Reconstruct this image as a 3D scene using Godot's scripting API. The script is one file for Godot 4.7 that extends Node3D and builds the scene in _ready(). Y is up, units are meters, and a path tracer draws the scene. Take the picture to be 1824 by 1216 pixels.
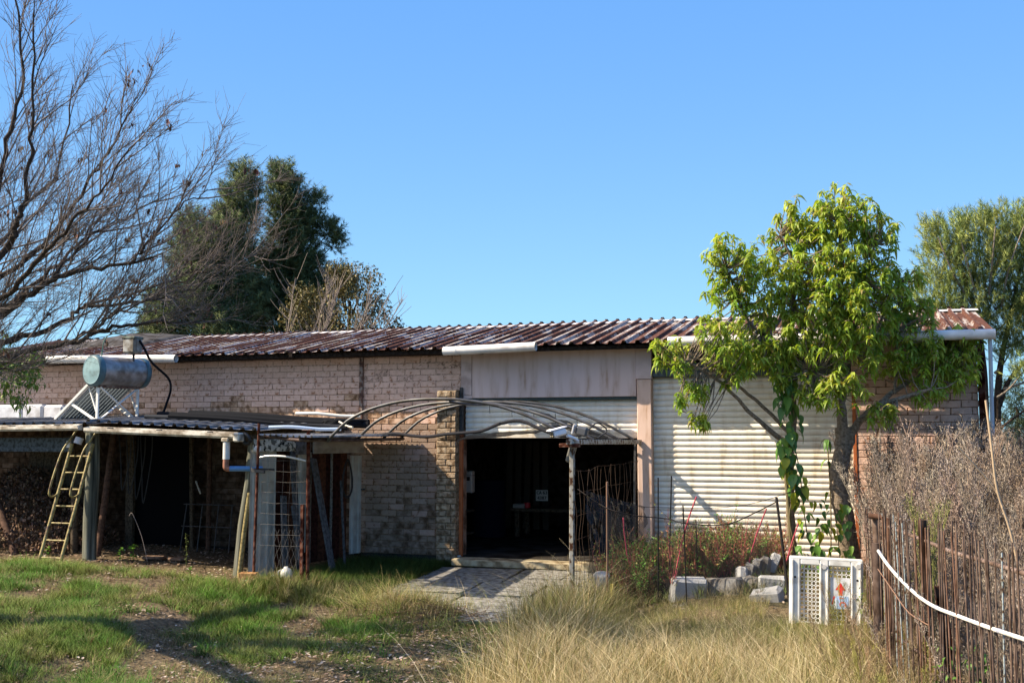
extends Node3D
# A weathered brick farm workshop with a low lean-to, seen from its weedy yard in winter sun.
# x runs along the front wall, y is up, z comes out of the wall towards the yard. Metres.

const SUN := Vector3(2.25, -2.2, -1.0)
var rng := RandomNumberGenerator.new()
var fine := FastNoiseLite.new()
var broad := FastNoiseLite.new()
var stock := {}


# ---------------------------------------------------------------- mesh builder
class MB:
	var v := PackedVector3Array()
	var n := PackedVector3Array()
	var c := PackedColorArray()
	var uv := PackedVector2Array()
	var ix := PackedInt32Array()
	var col := Color.WHITE

	func put(p: Vector3, nn: Vector3, t := Vector2.ZERO) -> int:
		v.append(p)
		n.append(nn)
		c.append(col)
		uv.append(t)
		return v.size() - 1

	func link(a: int, b: int, d: int) -> void:
		var out := (v[d] - v[a]).cross(v[b] - v[a])
		if out.dot(n[a] + n[b] + n[d]) >= 0.0:
			ix.append_array(PackedInt32Array([a, b, d]))
		else:
			ix.append_array(PackedInt32Array([a, d, b]))

	func tri(a: Vector3, b: Vector3, d: Vector3, nn: Vector3) -> void:
		link(put(a, nn), put(b, nn), put(d, nn))

	func quad(a: Vector3, b: Vector3, d: Vector3, e: Vector3, nn: Vector3) -> void:
		var i := put(a, nn, Vector2(0, 0))
		var j := put(b, nn, Vector2(1, 0))
		var k := put(d, nn, Vector2(1, 1))
		var l := put(e, nn, Vector2(0, 1))
		link(i, j, k)
		link(i, k, l)

	# a box with chamfered edges
	func box(at: Vector3, size: Vector3, turn := Basis(), bevel := 0.0) -> void:
		var h := size * 0.5
		var b := minf(bevel, minf(h.x, minf(h.y, h.z)) * 0.6)
		for axis in 3:
			var p := (axis + 1) % 3
			var q := (axis + 2) % 3
			for s in [-1.0, 1.0]:
				var nn := Vector3.ZERO
				nn[axis] = s
				var f := []
				for k in [[-1, -1], [1, -1], [1, 1], [-1, 1]]:
					var w := Vector3.ZERO
					w[axis] = s * h[axis]
					w[p] = k[0] * (h[p] - b)
					w[q] = k[1] * (h[q] - b)
					f.append(at + turn * w)
				quad(f[0], f[1], f[2], f[3], turn * nn)
		if b <= 0.0:
			return
		for axis in 3:
			var p := (axis + 1) % 3
			var q := (axis + 2) % 3
			for s in [-1.0, 1.0]:
				for t in [-1.0, 1.0]:
					var f := []
					for k in [[0, -1], [0, 1], [1, 1], [1, -1]]:
						var w := Vector3.ZERO
						w[axis] = k[1] * (h[axis] - b)
						w[p] = s * (h[p] - (b if k[0] else 0.0))
						w[q] = t * (h[q] - (0.0 if k[0] else b))
						f.append(at + turn * w)
					var nn := Vector3.ZERO
					nn[p] = s
					nn[q] = t
					quad(f[0], f[1], f[2], f[3], (turn * nn).normalized())
		for sx in [-1.0, 1.0]:
			for sy in [-1.0, 1.0]:
				for sz in [-1.0, 1.0]:
					var s := Vector3(sx, sy, sz)
					var i := Vector3(h.x - b, h.y - b, h.z - b)
					tri(at + turn * (s * Vector3(h.x, i.y, i.z)), at + turn * (s * Vector3(i.x, h.y, i.z)), at + turn * (s * Vector3(i.x, i.y, h.z)), (turn * s).normalized())

	# a tapered round bar along points
	func tube(pts: Array, radii: Array, sides := 6, caps := true) -> void:
		if pts.size() < 2:
			return
		var side := Vector3.ZERO
		var first := v.size()
		var m := pts.size()
		for j in m:
			var here: Vector3 = pts[j]
			var t: Vector3 = ((pts[mini(j + 1, m - 1)] as Vector3) - (pts[maxi(j - 1, 0)] as Vector3)).normalized()
			if side == Vector3.ZERO:
				side = t.cross(Vector3.UP if absf(t.y) < 0.9 else Vector3.RIGHT).normalized()
			side = (side - t * side.dot(t)).normalized()
			var up := t.cross(side)
			var r: float = radii[mini(j, radii.size() - 1)]
			for k in sides:
				var a := TAU * k / sides
				var d := side * cos(a) + up * sin(a)
				put(here + d * r, d, Vector2(float(k) / sides, j))
		for j in m - 1:
			for k in sides:
				var a := first + j * sides + k
				var b := first + j * sides + (k + 1) % sides
				link(a, b, b + sides)
				link(a, b + sides, a + sides)
		if caps:
			for e in [0, m - 1]:
				var nn: Vector3 = ((pts[0] as Vector3) - (pts[1] as Vector3) if e == 0 else (pts[m - 1] as Vector3) - (pts[m - 2] as Vector3)).normalized()
				var mid := put(pts[e], nn)
				var ring := []
				for k in sides:
					ring.append(put(v[first + e * sides + k], nn))
				for k in sides:
					link(mid, ring[k], ring[(k + 1) % sides])

	# rows of points joined to a smooth sheet
	func sheet(rows: Array, colors := [], flat := false, up := Vector3.UP) -> void:
		var w: int = rows[0].size()
		var first := v.size()
		for i in rows.size():
			for j in w:
				var dx: Vector3 = rows[i][mini(j + 1, w - 1)] - rows[i][maxi(j - 1, 0)]
				var dz: Vector3 = rows[mini(i + 1, rows.size() - 1)][j] - rows[maxi(i - 1, 0)][j]
				var nn := dz.cross(dx).normalized()
				if nn.dot(up) < 0:
					nn = -nn
				if colors.size():
					col = colors[i][j]
				put(rows[i][j], up if flat else nn, Vector2(float(j) / (w - 1), float(i) / (rows.size() - 1)))
		for i in rows.size() - 1:
			for j in w - 1:
				var a := first + i * w + j
				link(a, a + 1, a + w + 1)
				link(a, a + w + 1, a + w)

	# a surface of revolution round y: [[radius, height], ...]
	func lathe(at: Vector3, profile: Array, sides := 16, turn := Basis()) -> void:
		var first := v.size()
		for j in profile.size():
			var a: Array = profile[maxi(j - 1, 0)]
			var b: Array = profile[mini(j + 1, profile.size() - 1)]
			var slope := Vector2(b[0] - a[0], b[1] - a[1]).normalized()
			for k in sides:
				var t := TAU * k / sides
				var nn := Vector3(cos(t) * slope.y, -slope.x, sin(t) * slope.y)
				put(at + turn * Vector3(cos(t) * profile[j][0], profile[j][1], sin(t) * profile[j][0]), turn * nn, Vector2(float(k) / sides, float(j) / profile.size()))
		for j in profile.size() - 1:
			for k in sides:
				var a := first + j * sides + k
				var b := first + j * sides + (k + 1) % sides
				link(a, b, b + sides)
				link(a, b + sides, a + sides)

	func mesh() -> ArrayMesh:
		var out := ArrayMesh.new()
		var a := []
		a.resize(Mesh.ARRAY_MAX)
		a[Mesh.ARRAY_VERTEX] = v
		a[Mesh.ARRAY_NORMAL] = n
		a[Mesh.ARRAY_COLOR] = c
		a[Mesh.ARRAY_TEX_UV] = uv
		a[Mesh.ARRAY_INDEX] = ix
		out.add_surface_from_arrays(Mesh.PRIMITIVE_TRIANGLES, a)
		return out


# ---------------------------------------------------------------- nodes
func thing(called: String, label: String, category: String, at := Vector3.ZERO, group := "") -> Node3D:
	var o := Node3D.new()
	o.name = called
	o.position = at
	add_child(o, true)
	return tag(o, label, category, group)


func tag(o: Node3D, label: String, category: String, group := "") -> Node3D:
	o.set_meta("label", label)
	o.set_meta("category", category)
	if group:
		o.set_meta("group", group)
	return o


func part(parent: Node3D, called: String, mesh: Mesh, m: Material, at := Vector3.ZERO) -> MeshInstance3D:
	var o := MeshInstance3D.new()
	o.name = called
	o.mesh = mesh
	o.material_override = m
	o.position = at
	parent.add_child(o, true)
	return o


func mark(o: Node3D, kind: String) -> Node3D:
	o.set_meta("kind", kind)
	return o


func scatter(parent: Node3D, called: String, mesh: Mesh, m: Material, where: Array, tint: Array) -> MultiMeshInstance3D:
	var mm := MultiMesh.new()
	mm.transform_format = MultiMesh.TRANSFORM_3D
	mm.use_colors = true
	mm.mesh = mesh
	mm.instance_count = where.size()
	for i in where.size():
		mm.set_instance_transform(i, where[i])
		mm.set_instance_color(i, tint[i])
	var o := MultiMeshInstance3D.new()
	o.name = called
	o.multimesh = mm
	o.material_override = m
	parent.add_child(o, true)
	return o


# ---------------------------------------------------------------- materials
func lin(r: float, g: float, b: float) -> Color:
	return Color(r, g, b).linear_to_srgb()


func noise_tex(key: String, frequency: float, colors: Array, stops: Array, octaves := 4, kind := FastNoiseLite.TYPE_SIMPLEX_SMOOTH) -> NoiseTexture2D:
	if stock.has(key):
		return stock[key]
	var f := FastNoiseLite.new()
	f.seed = key.hash() % 10000
	f.noise_type = kind
	f.frequency = frequency
	f.fractal_octaves = octaves
	var g := Gradient.new()
	g.offsets = PackedFloat32Array(stops)
	g.colors = PackedColorArray(colors)
	var t := NoiseTexture2D.new()
	t.width = 512
	t.height = 512
	t.seamless = true
	t.noise = f
	t.color_ramp = g
	stock[key] = t
	return t


# base colour (linear), roughness, and how strongly a fine grain of tone and relief marks it
func mat(key: String, c: Color, rough := 0.85, grain := "", scale := 1.0, relief := 0.0, metal := 0.0) -> StandardMaterial3D:
	if stock.has("m_" + key):
		return stock["m_" + key]
	var m := StandardMaterial3D.new()
	m.resource_name = key
	m.albedo_color = c.linear_to_srgb()
	m.roughness = rough
	m.metallic = metal
	m.vertex_color_use_as_albedo = true
	if rough >= 0.7 and metal == 0.0:
		m.metallic_specular = 0.12 if maxf(c.r, maxf(c.g, c.b)) < 0.1 else 0.28
	if grain:
		m.albedo_texture = stock[grain]
		m.uv1_triplanar = true
		m.uv1_world_triplanar = true
		m.uv1_scale = Vector3.ONE * scale
		if relief > 0.0:
			m.heightmap_enabled = true
			m.heightmap_texture = stock["relief"]
			m.heightmap_scale = relief
	stock["m_" + key] = m
	return m


func leaf_mat(key: String, c: Color, through: float, rough := 0.5) -> StandardMaterial3D:
	var m := mat(key, c, rough)
	m.backlight_enabled = true
	m.backlight = Color(through, through, through * 0.6)
	m.metallic_specular = 0.35
	return m


func grains() -> void:
	noise_tex("relief", 0.03, [Color.BLACK, Color.WHITE], [0.2, 0.8], 5)
	noise_tex("speckle", 0.02, [Color(0.62, 0.6, 0.57), Color(0.86, 0.85, 0.84), Color(1, 1, 1)], [0.2, 0.45, 0.8], 6)
	noise_tex("blotch", 0.008, [Color(0.60, 0.55, 0.50), Color(0.84, 0.81, 0.78), Color(1, 1, 1)], [0.15, 0.42, 0.7], 6)
	noise_tex("mild", 0.008, [Color(0.80, 0.79, 0.78), Color(0.94, 0.94, 0.94), Color(1, 1, 1)], [0.2, 0.5, 0.8], 5)
	noise_tex("faint", 0.01, [Color(0.92, 0.91, 0.90), Color(1, 1, 1)], [0.25, 0.7], 5)
	noise_tex("drip", 0.012, [Color(0.84, 0.79, 0.73), Color(0.95, 0.935, 0.915), Color(1, 1, 1)], [0.08, 0.26, 0.55], 6)
	noise_tex("rusty", 0.012, [Color(0.42, 0.22, 0.15), Color(0.75, 0.52, 0.42), Color(1, 0.95, 0.92)], [0.25, 0.5, 0.75], 6)
	noise_tex("peel", 0.015, [Color(0.42, 0.26, 0.18), Color(0.50, 0.36, 0.27), Color(0.92, 0.90, 0.86), Color(1, 1, 1)], [0.24, 0.36, 0.48, 0.8], 6)
	noise_tex("mould", 0.018, [Color(0.10, 0.10, 0.09), Color(0.2, 0.2, 0.18), Color(0.93, 0.92, 0.88), Color(1, 1, 1)], [0.36, 0.42, 0.48, 0.8], 5)
	noise_tex("paintwear", 0.012, [Color(0.66, 0.55, 0.46), Color(0.76, 0.67, 0.60), Color(0.94, 0.93, 0.92), Color(1, 1, 1)], [0.08, 0.17, 0.28, 0.75], 6)
	noise_tex("crack", 0.006, [Color(0.16, 0.14, 0.12), Color(0.82, 0.8, 0.78), Color(1, 1, 1)], [0.0, 0.06, 0.5], 3, FastNoiseLite.TYPE_CELLULAR)
	# long grain along y for timber
	var im := Image.create(128, 512, false, Image.FORMAT_RGB8)
	var f := FastNoiseLite.new()
	f.seed = 5
	f.frequency = 0.02
	f.fractal_octaves = 5
	for y in 512:
		for x in 128:
			var a := cos(TAU * x / 128.0) * 22.0
			var b := sin(TAU * x / 128.0) * 22.0
			var k := clampf(0.72 + 0.55 * f.get_noise_3d(a * 3.0, b * 3.0, absf(y - 256.0) * 0.25), 0.25, 1.0)
			im.set_pixel(x, y, Color(k, k * 0.98, k * 0.95))
	stock["timber"] = ImageTexture.create_from_image(im)


# the same with runs of dirt drawn out downwards
func dripped(key: String, c: Color, rough: float, across: float, down: float) -> StandardMaterial3D:
	var m := mat(key, c, rough, "drip")
	m.uv1_scale = Vector3(across, down, across)
	return m


# ---------------------------------------------------------------- small maths
func r1(a: float, b: float) -> float:
	return rng.randf_range(a, b)


func vary(c: Color, by: float) -> Color:
	var k := 1.0 + r1(-by, by)
	return Color(c.r * k * (1.0 + r1(-by, by) * 0.4), c.g * k, c.b * k * (1.0 + r1(-by, by) * 0.4))


func curve(pts: Array, steps: int) -> Array:
	var out := []
	var m := pts.size()
	for i in m - 1:
		var a: Vector3 = pts[maxi(i - 1, 0)]
		var b: Vector3 = pts[i]
		var c: Vector3 = pts[i + 1]
		var d: Vector3 = pts[mini(i + 2, m - 1)]
		for s in steps:
			out.append(b.cubic_interpolate(c, a, d, float(s) / steps))
	out.append(pts[m - 1])
	return out


func taper(count: int, a: float, b: float) -> Array:
	var out := []
	for i in count:
		out.append(lerpf(a, b, float(i) / maxi(count - 1, 1)))
	return out


func bar(a: Vector3, b: Vector3, ra: float, rb := -1.0, sides := 8) -> ArrayMesh:
	var m := MB.new()
	m.tube([a, b], [ra, rb if rb > 0 else ra], sides)
	return m.mesh()


func rod(pts: Array, r: float, sides := 6, steps := 1) -> ArrayMesh:
	var m := MB.new()
	m.tube(curve(pts, steps) if steps > 1 else pts, [r], sides)
	return m.mesh()


func block(size: Vector3, bevel := 0.004, at := Vector3.ZERO, turn := Basis()) -> ArrayMesh:
	var m := MB.new()
	m.box(at, size, turn, bevel)
	return m.mesh()


# a flat-sided bar from a to b
func beam(a: Vector3, b: Vector3, w: float, d: float, bevel := 0.003) -> ArrayMesh:
	var m := MB.new()
	var y := (b - a).normalized()
	var x := y.cross(Vector3.BACK if absf(y.z) < 0.9 else Vector3.UP).normalized()
	m.box((a + b) * 0.5, Vector3(w, (b - a).length(), d), Basis(x, y, x.cross(y)), bevel)
	return m.mesh()


# height of the yard
func gy(x: float, z: float) -> float:
	var y := lerpf(0.02, -0.12, smoothstep(-10.0, -7.2, x))
	y = lerpf(y, 0.03, smoothstep(-2.7, -1.6, x) * (1.0 - smoothstep(2.5, 4.5, z)))
	y = lerpf(y, 0.0, smoothstep(-1.0, 0.6, x) * smoothstep(2.0, 4.0, z))
	y -= 0.047 * clampf(z - 0.35, 0.0, 4.2) * smoothstep(-6.9, -5.7, x) * (1.0 - smoothstep(-2.6, -0.9, x) * (1.0 - smoothstep(3.6, 6.0, z)))
	y += 0.15 * exp(-(pow((x + 4.6) / 0.55, 2.0) + pow((z - 3.1) / 0.36, 2.0)))
	y += 0.06 * exp(-(pow((x + 8.2) / 1.4, 2.0) + pow((z - 3.2) / 0.8, 2.0)))
	var rough := smoothstep(0.4, 2.0, z) * (1.0 - (1.0 - smoothstep(4.3, 4.9, z)) * smoothstep(-5.6, -5.2, x) * (1.0 - smoothstep(-3.0, -2.7, x)) * 0.8)
	y += rough * (0.05 * broad.get_noise_2d(x * 60.0, z * 60.0) + 0.025 * broad.get_noise_2d(x * 240.0, z * 240.0))
	if z < 0.35:
		y = minf(y, -0.11 if x < -2.6 and x > -5.6 else y)
	if z < 0.02:
		y = -0.16
	return y


# ================================================================ the scene
func _ready() -> void:
	rng.seed = 20240
	fine.seed = 11
	fine.frequency = 1.0
	fine.fractal_octaves = 4
	broad.seed = 4
	broad.frequency = 0.01
	broad.fractal_octaves = 3

	var cam := Camera3D.new()
	cam.name = "camera"
	cam.fov = 36.14
	cam.position = Vector3(0, 1.6, 13.139)
	cam.rotation_degrees = Vector3(5.12, 18.8, 0)
	cam.near = 0.1
	cam.far = 900.0
	add_child(cam)
	cam.current = true

	var env := Environment.new()
	env.background_mode = Environment.BG_SKY
	var sky := Sky.new()
	var air := ProceduralSkyMaterial.new()
	air.sky_top_color = lin(0.062, 0.178, 0.445)
	air.sky_horizon_color = lin(0.26, 0.47, 0.57)
	air.sky_curve = 0.135
	air.sky_energy_multiplier = 1.0
	air.ground_bottom_color = lin(0.16, 0.14, 0.09)
	air.ground_horizon_color = lin(0.30, 0.32, 0.30)
	air.sun_angle_max = 80.0
	air.sun_curve = 0.35
	sky.sky_material = air
	env.sky = sky
	env.background_energy_multiplier = 1.0
	env.ambient_light_source = Environment.AMBIENT_SOURCE_SKY
	env.tonemap_mode = Environment.TONE_MAPPER_LINEAR
	env.tonemap_exposure = 2.2
	env.sdfgi_enabled = true
	env.ssao_enabled = true
	env.ssil_enabled = true
	var around := WorldEnvironment.new()
	around.name = "world_environment"
	around.environment = env
	add_child(around)

	var sun := DirectionalLight3D.new()
	sun.name = "sun"
	sun.basis = Basis.looking_at(SUN.normalized())
	sun.light_color = Color(1.0, 0.93, 0.82)
	sun.light_energy = 1.6
	sun.light_angular_distance = 0.5
	sun.shadow_enabled = true
	add_child(sun)

	grains()
	ground()
	driveway()
	building()
	brick_pier()
	lean_to()
	roof_clutter()
	solar_heater()
	pergola()
	yard_objects()
	planter()
	crate()
	fence()
	garage_inside()
	bare_tree()
	green_tree()
	climbing_vine()
	far_trees()
	grasses()
	weeds()


# ---------------------------------------------------------------- ground
func spread(a: float, b: float, near_a: float, near_b: float, step: float) -> Array:
	var out := []
	var x := near_a
	while x < near_b:
		out.append(x)
		x += step
	out.append(near_b)
	var d := step
	x = near_b
	while x < b:
		d *= 1.35
		x += d
		out.append(minf(x, b))
	d = step
	x = near_a
	while x > a:
		d *= 1.35
		x -= d
		out.push_front(maxf(x, a))
	return out


func ground() -> void:
	var xs := spread(-420, 420, -13.5, 3.5, 0.11)
	var zs := spread(-420, 420, -0.4, 9.0, 0.11)
	var rows := []
	var tints := []
	var soil := Color(0.17, 0.125, 0.085)
	var straw := Color(0.20, 0.155, 0.09)
	var green := Color(0.06, 0.085, 0.025)
	for z in zs:
		var row := []
		var tint := []
		for x in xs:
			row.append(Vector3(x, gy(x, z), z))
			var k := 0.5 + 0.8 * fine.get_noise_2d(x * 0.8, z * 0.8)
			var c := soil.lerp(straw, clampf(k, 0, 1))
			c = c.lerp(green, clampf(0.42 + 1.3 * broad.get_noise_2d(x * 90 + 50, z * 90), 0, 0.75) * smoothstep(2.0, 3.4, z))
			tint.append(c * (0.8 + 0.4 * absf(fine.get_noise_2d(x * 6, z * 6))))
		rows.append(row)
		tints.append(tint)
	var m := MB.new()
	m.sheet(rows, tints)
	mark(part(self, "ground", m.mesh(), mat("soil", Color.WHITE, 0.95, "speckle", 1.3, 1.2)), "structure")


func driveway() -> void:
	var o := Node3D.new()
	o.name = "driveway"
	add_child(o)
	mark(o, "structure")
	var m := mat("concrete", Color(0.26, 0.258, 0.248), 0.9, "speckle", 0.9, 0.12)
	var edges := [0.36, 1.32, 2.05, 2.75, 3.35]
	for i in edges.size() - 1:
		var cuts := [-5.35 + r1(-0.1, 0.1), -4.35 + r1(-0.2, 0.2), -3.55 + r1(-0.15, 0.15), -2.85]
		if i >= 3:
			cuts = [-5.0, -4.2 + r1(-0.2, 0.2), -3.35]
		for j in cuts.size() - 1:
			var a: float = edges[i] + 0.007
			var b: float = edges[i + 1] - 0.007
			var ring := [Vector2(cuts[j] + 0.008 + r1(0, 0.02), a), Vector2(cuts[j + 1] - 0.008 - r1(0, 0.02), a + r1(0, 0.02)), Vector2(cuts[j + 1] - 0.008, b), Vector2(cuts[j] + 0.008 + r1(0, 0.02), b - r1(0, 0.02))]
			var poly := PackedVector2Array()
			for k in 4:
				for s in 6:
					poly.append((ring[k] as Vector2).lerp(ring[(k + 1) % 4], s / 6.0) + Vector2(r1(-0.012, 0.012), r1(-0.012, 0.012)))
			var mid: Vector2 = (ring[0] + ring[2]) * 0.5
			var top := -0.085 - 0.047 * (mid.y - 0.35) + r1(-0.01, 0.01)
			var tilt := Vector2(r1(-0.012, 0.012), -0.047 + r1(-0.008, 0.008))
			var mb := MB.new()
			var high := func(p: Vector2) -> Vector3: return Vector3(p.x, top + tilt.dot(p - mid), p.y)
			for k in poly.size():
				var p := poly[k]
				var q := poly[(k + 1) % poly.size()]
				mb.tri(high.call(mid), high.call(p), high.call(q), Vector3.UP)
				var down := Vector3(0, -0.1, 0)
				mb.quad(high.call(p), high.call(q), high.call(q) + down, high.call(p) + down, Vector3((p - mid).x, 0, (p - mid).y).normalized())
			part(o, "concrete_slab", mb.mesh(), m)
	part(o, "door_step", block(Vector3(2.42, 0.09, 0.30), 0.012, Vector3(-3.995, -0.048, 0.17)), mat("step concrete", Color(0.42, 0.37, 0.26), 0.92, "blotch", 1.1, 0.25))


# ---------------------------------------------------------------- brick work
# the bricks of a panel of wall: [centre, length, row]
func courses(x0: float, x1: float, y0: float, y1: float, shift := 0.0) -> Array:
	var out := []
	var pitch := 0.0835
	var k := 0
	while y0 + (k + 1) * pitch <= y1 + 0.03:
		var x := x0 - (0.116 if k % 2 else 0.0) - shift
		while x < x1:
			var a := maxf(x + 0.003, x0)
			var b := minf(x + 0.229, x1)
			if b - a > 0.04:
				out.append([Vector3((a + b) * 0.5 + r1(-0.002, 0.002), y0 + (k + 0.5) * pitch + r1(-0.002, 0.002), 0), b - a, k])
			x += 0.232
		k += 1
	return out


func brick_mesh(length: float) -> ArrayMesh:
	var key := "brick%d_%d" % [int(round(length * 50)), rng.randi() % 3]
	if not stock.has(key):
		var mb := MB.new()
		mb.box(Vector3.ZERO, Vector3(round(length * 50) / 50.0, 0.0765, 0.022), Basis(), r1(0.003, 0.006))
		for i in mb.v.size():
			var p := mb.v[i]
			mb.v[i] = p + Vector3(fine.get_noise_3d(p.x * 30, p.y * 30, length * 9), fine.get_noise_3d(p.y * 30, p.x * 30, 7 + length * 9), 0.5 * fine.get_noise_3d(p.x * 20, p.y * 20, 3)) * 0.008
		stock[key] = mb.mesh()
	return stock[key]


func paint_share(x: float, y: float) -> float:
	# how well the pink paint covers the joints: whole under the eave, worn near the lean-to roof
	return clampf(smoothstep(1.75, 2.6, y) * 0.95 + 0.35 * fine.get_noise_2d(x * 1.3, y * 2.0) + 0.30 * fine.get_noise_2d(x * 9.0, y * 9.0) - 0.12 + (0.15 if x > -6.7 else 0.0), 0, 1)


func mortar_face(x0: float, x1: float, y0: float, y1: float, z: float) -> ArrayMesh:
	var rows := []
	var tints := []
	var nx := int((x1 - x0) / 0.035) + 2
	var ny := int((y1 - y0) / 0.03) + 2
	for i in ny:
		var row := []
		var tint := []
		for j in nx:
			var x := lerpf(x0, x1, float(j) / (nx - 1))
			var y := lerpf(y0, y1, float(i) / (ny - 1))
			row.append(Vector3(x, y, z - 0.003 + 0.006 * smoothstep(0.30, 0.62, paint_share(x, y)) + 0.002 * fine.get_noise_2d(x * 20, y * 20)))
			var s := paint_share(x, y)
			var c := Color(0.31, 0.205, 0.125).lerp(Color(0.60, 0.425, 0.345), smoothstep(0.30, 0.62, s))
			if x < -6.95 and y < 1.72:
				c = Color(0.10, 0.07, 0.05)  # darkness under the lean-to roof painted into the joints
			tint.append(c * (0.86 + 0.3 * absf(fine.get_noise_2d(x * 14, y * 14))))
		rows.append(row)
		tints.append(tint)
	var m := MB.new()
	m.sheet(rows, tints, false, Vector3.BACK)
	return m.mesh()


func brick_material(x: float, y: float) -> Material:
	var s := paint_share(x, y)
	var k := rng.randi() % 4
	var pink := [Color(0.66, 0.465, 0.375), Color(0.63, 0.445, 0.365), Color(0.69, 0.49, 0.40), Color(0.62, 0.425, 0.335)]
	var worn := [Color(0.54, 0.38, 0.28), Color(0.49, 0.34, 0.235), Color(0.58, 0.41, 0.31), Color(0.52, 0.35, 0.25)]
	var low_shade := [Color(0.29, 0.215, 0.165), Color(0.32, 0.235, 0.18), Color(0.34, 0.25, 0.20), Color(0.265, 0.195, 0.15)]  # lower wall tones with the lean-to shade mixed into the brick colour
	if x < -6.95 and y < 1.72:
		return mat("shade toned brick %d" % k, [Color(0.13, 0.09, 0.065), Color(0.16, 0.11, 0.08), Color(0.11, 0.08, 0.06), Color(0.18, 0.13, 0.10)][k], 0.95, "blotch", 1.6)  # shade under the lean-to roof painted as darker brick
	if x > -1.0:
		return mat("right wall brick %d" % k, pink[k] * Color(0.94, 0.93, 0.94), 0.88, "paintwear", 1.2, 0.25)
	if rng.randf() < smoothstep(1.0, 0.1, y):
		return mat("damp brick %d" % k, low_shade[k] * 0.88, 0.95, "blotch", 1.6, 0.15)  # more of the shade-darkened bricks towards the ground
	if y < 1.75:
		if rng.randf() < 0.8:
			return mat("shaded worn brick %d" % k, low_shade[k], 0.93, "paintwear", 2.4, 0.15)
		return mat("shaded pink brick %d" % k, pink[k] * 0.6, 0.88, "paintwear", 1.7, 0.15)  # pink paint darkened to carry the lean-to shade
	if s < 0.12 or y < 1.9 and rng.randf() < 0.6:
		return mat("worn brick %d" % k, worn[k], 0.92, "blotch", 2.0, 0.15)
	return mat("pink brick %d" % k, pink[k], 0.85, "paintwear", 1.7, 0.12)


func iron_rust() -> Texture2D:
	# zinc sheet with rust running down it: u across, v down the slope
	if stock.has("iron"):
		return stock["iron"]
	var im := Image.create(256, 1024, false, Image.FORMAT_RGB8)
	var a := FastNoiseLite.new()
	a.seed = 31
	a.frequency = 0.011
	a.fractal_octaves = 5
	var b := FastNoiseLite.new()
	b.seed = 77
	b.frequency = 0.05
	b.fractal_octaves = 4
	for y in 1024:
		for x in 256:
			var k := 1.1 * a.get_noise_2d(x * 3.4, y * 0.2) + 0.35 * b.get_noise_2d(x * 2.0, y * 0.5) + 0.35 * b.get_noise_2d(x * 0.6, 900 + y * 1.2)
			var t := smoothstep(-0.16, 0.12, k + 0.15)
			var zinc := Color(0.52, 0.49, 0.48).lerp(Color(0.70, 0.68, 0.66), clampf(0.5 + b.get_noise_2d(x, y), 0, 1))
			var rust := Color(0.27, 0.185, 0.165).lerp(Color(0.40, 0.27, 0.215), clampf(0.5 + 1.2 * b.get_noise_2d(x * 1.7 + 300, y), 0, 1))
			im.set_pixel(x, y, zinc.lerp(rust, t))
	stock["iron"] = ImageTexture.create_from_image(im)
	return stock["iron"]


# one box-ribbed sheet: from the eave point down-left, along "across", up along "slope"
func ribbed(from: Vector3, across: Vector3, slope: Vector3, width: float, length: float, rib: float, high: float, offset := 0.0, rows := 6, sag := 0.0) -> ArrayMesh:
	var up := slope.cross(across).normalized()
	if up.y < 0 and absf(up.y) > 0.2:
		up = -up
	var prof := []
	var x := 0.0
	while x < width - 0.001:
		for p in [[0.0, 0.0], [0.30, 0.0], [0.40, 1.0], [0.62, 1.0], [0.72, 0.0]]:
			if x + p[0] * rib <= width + 0.0001:
				prof.append(Vector2(x + p[0] * rib, p[1] * high))
		x += rib
	prof.append(Vector2(width, 0))
	var m := MB.new()
	for j in prof.size() - 1:
		var a: Vector2 = prof[j]
		var b: Vector2 = prof[j + 1]
		var nn := (up * (b.x - a.x) - across * (b.y - a.y)).normalized()
		for i in rows:
			var s := float(i) / rows
			var t := float(i + 1) / rows
			var ds := -sag * sin(s * PI)
			var dt := -sag * sin(t * PI)
			var pts := [from + across * a.x + slope * s * length + up * (a.y + ds), from + across * b.x + slope * s * length + up * (b.y + ds), from + across * b.x + slope * t * length + up * (b.y + dt), from + across * a.x + slope * t * length + up * (a.y + dt)]
			var q := [m.put(pts[0], nn, Vector2(offset + a.x * 0.9, offset * 3.1 + s * length * 0.3)), m.put(pts[1], nn, Vector2(offset + b.x * 0.9, offset * 3.1 + s * length * 0.3)), m.put(pts[2], nn, Vector2(offset + b.x * 0.9, offset * 3.1 + t * length * 0.3)), m.put(pts[3], nn, Vector2(offset + a.x * 0.9, offset * 3.1 + t * length * 0.3))]
			m.link(q[0], q[1], q[2])
			m.link(q[0], q[2], q[3])
	return m.mesh()


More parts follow.
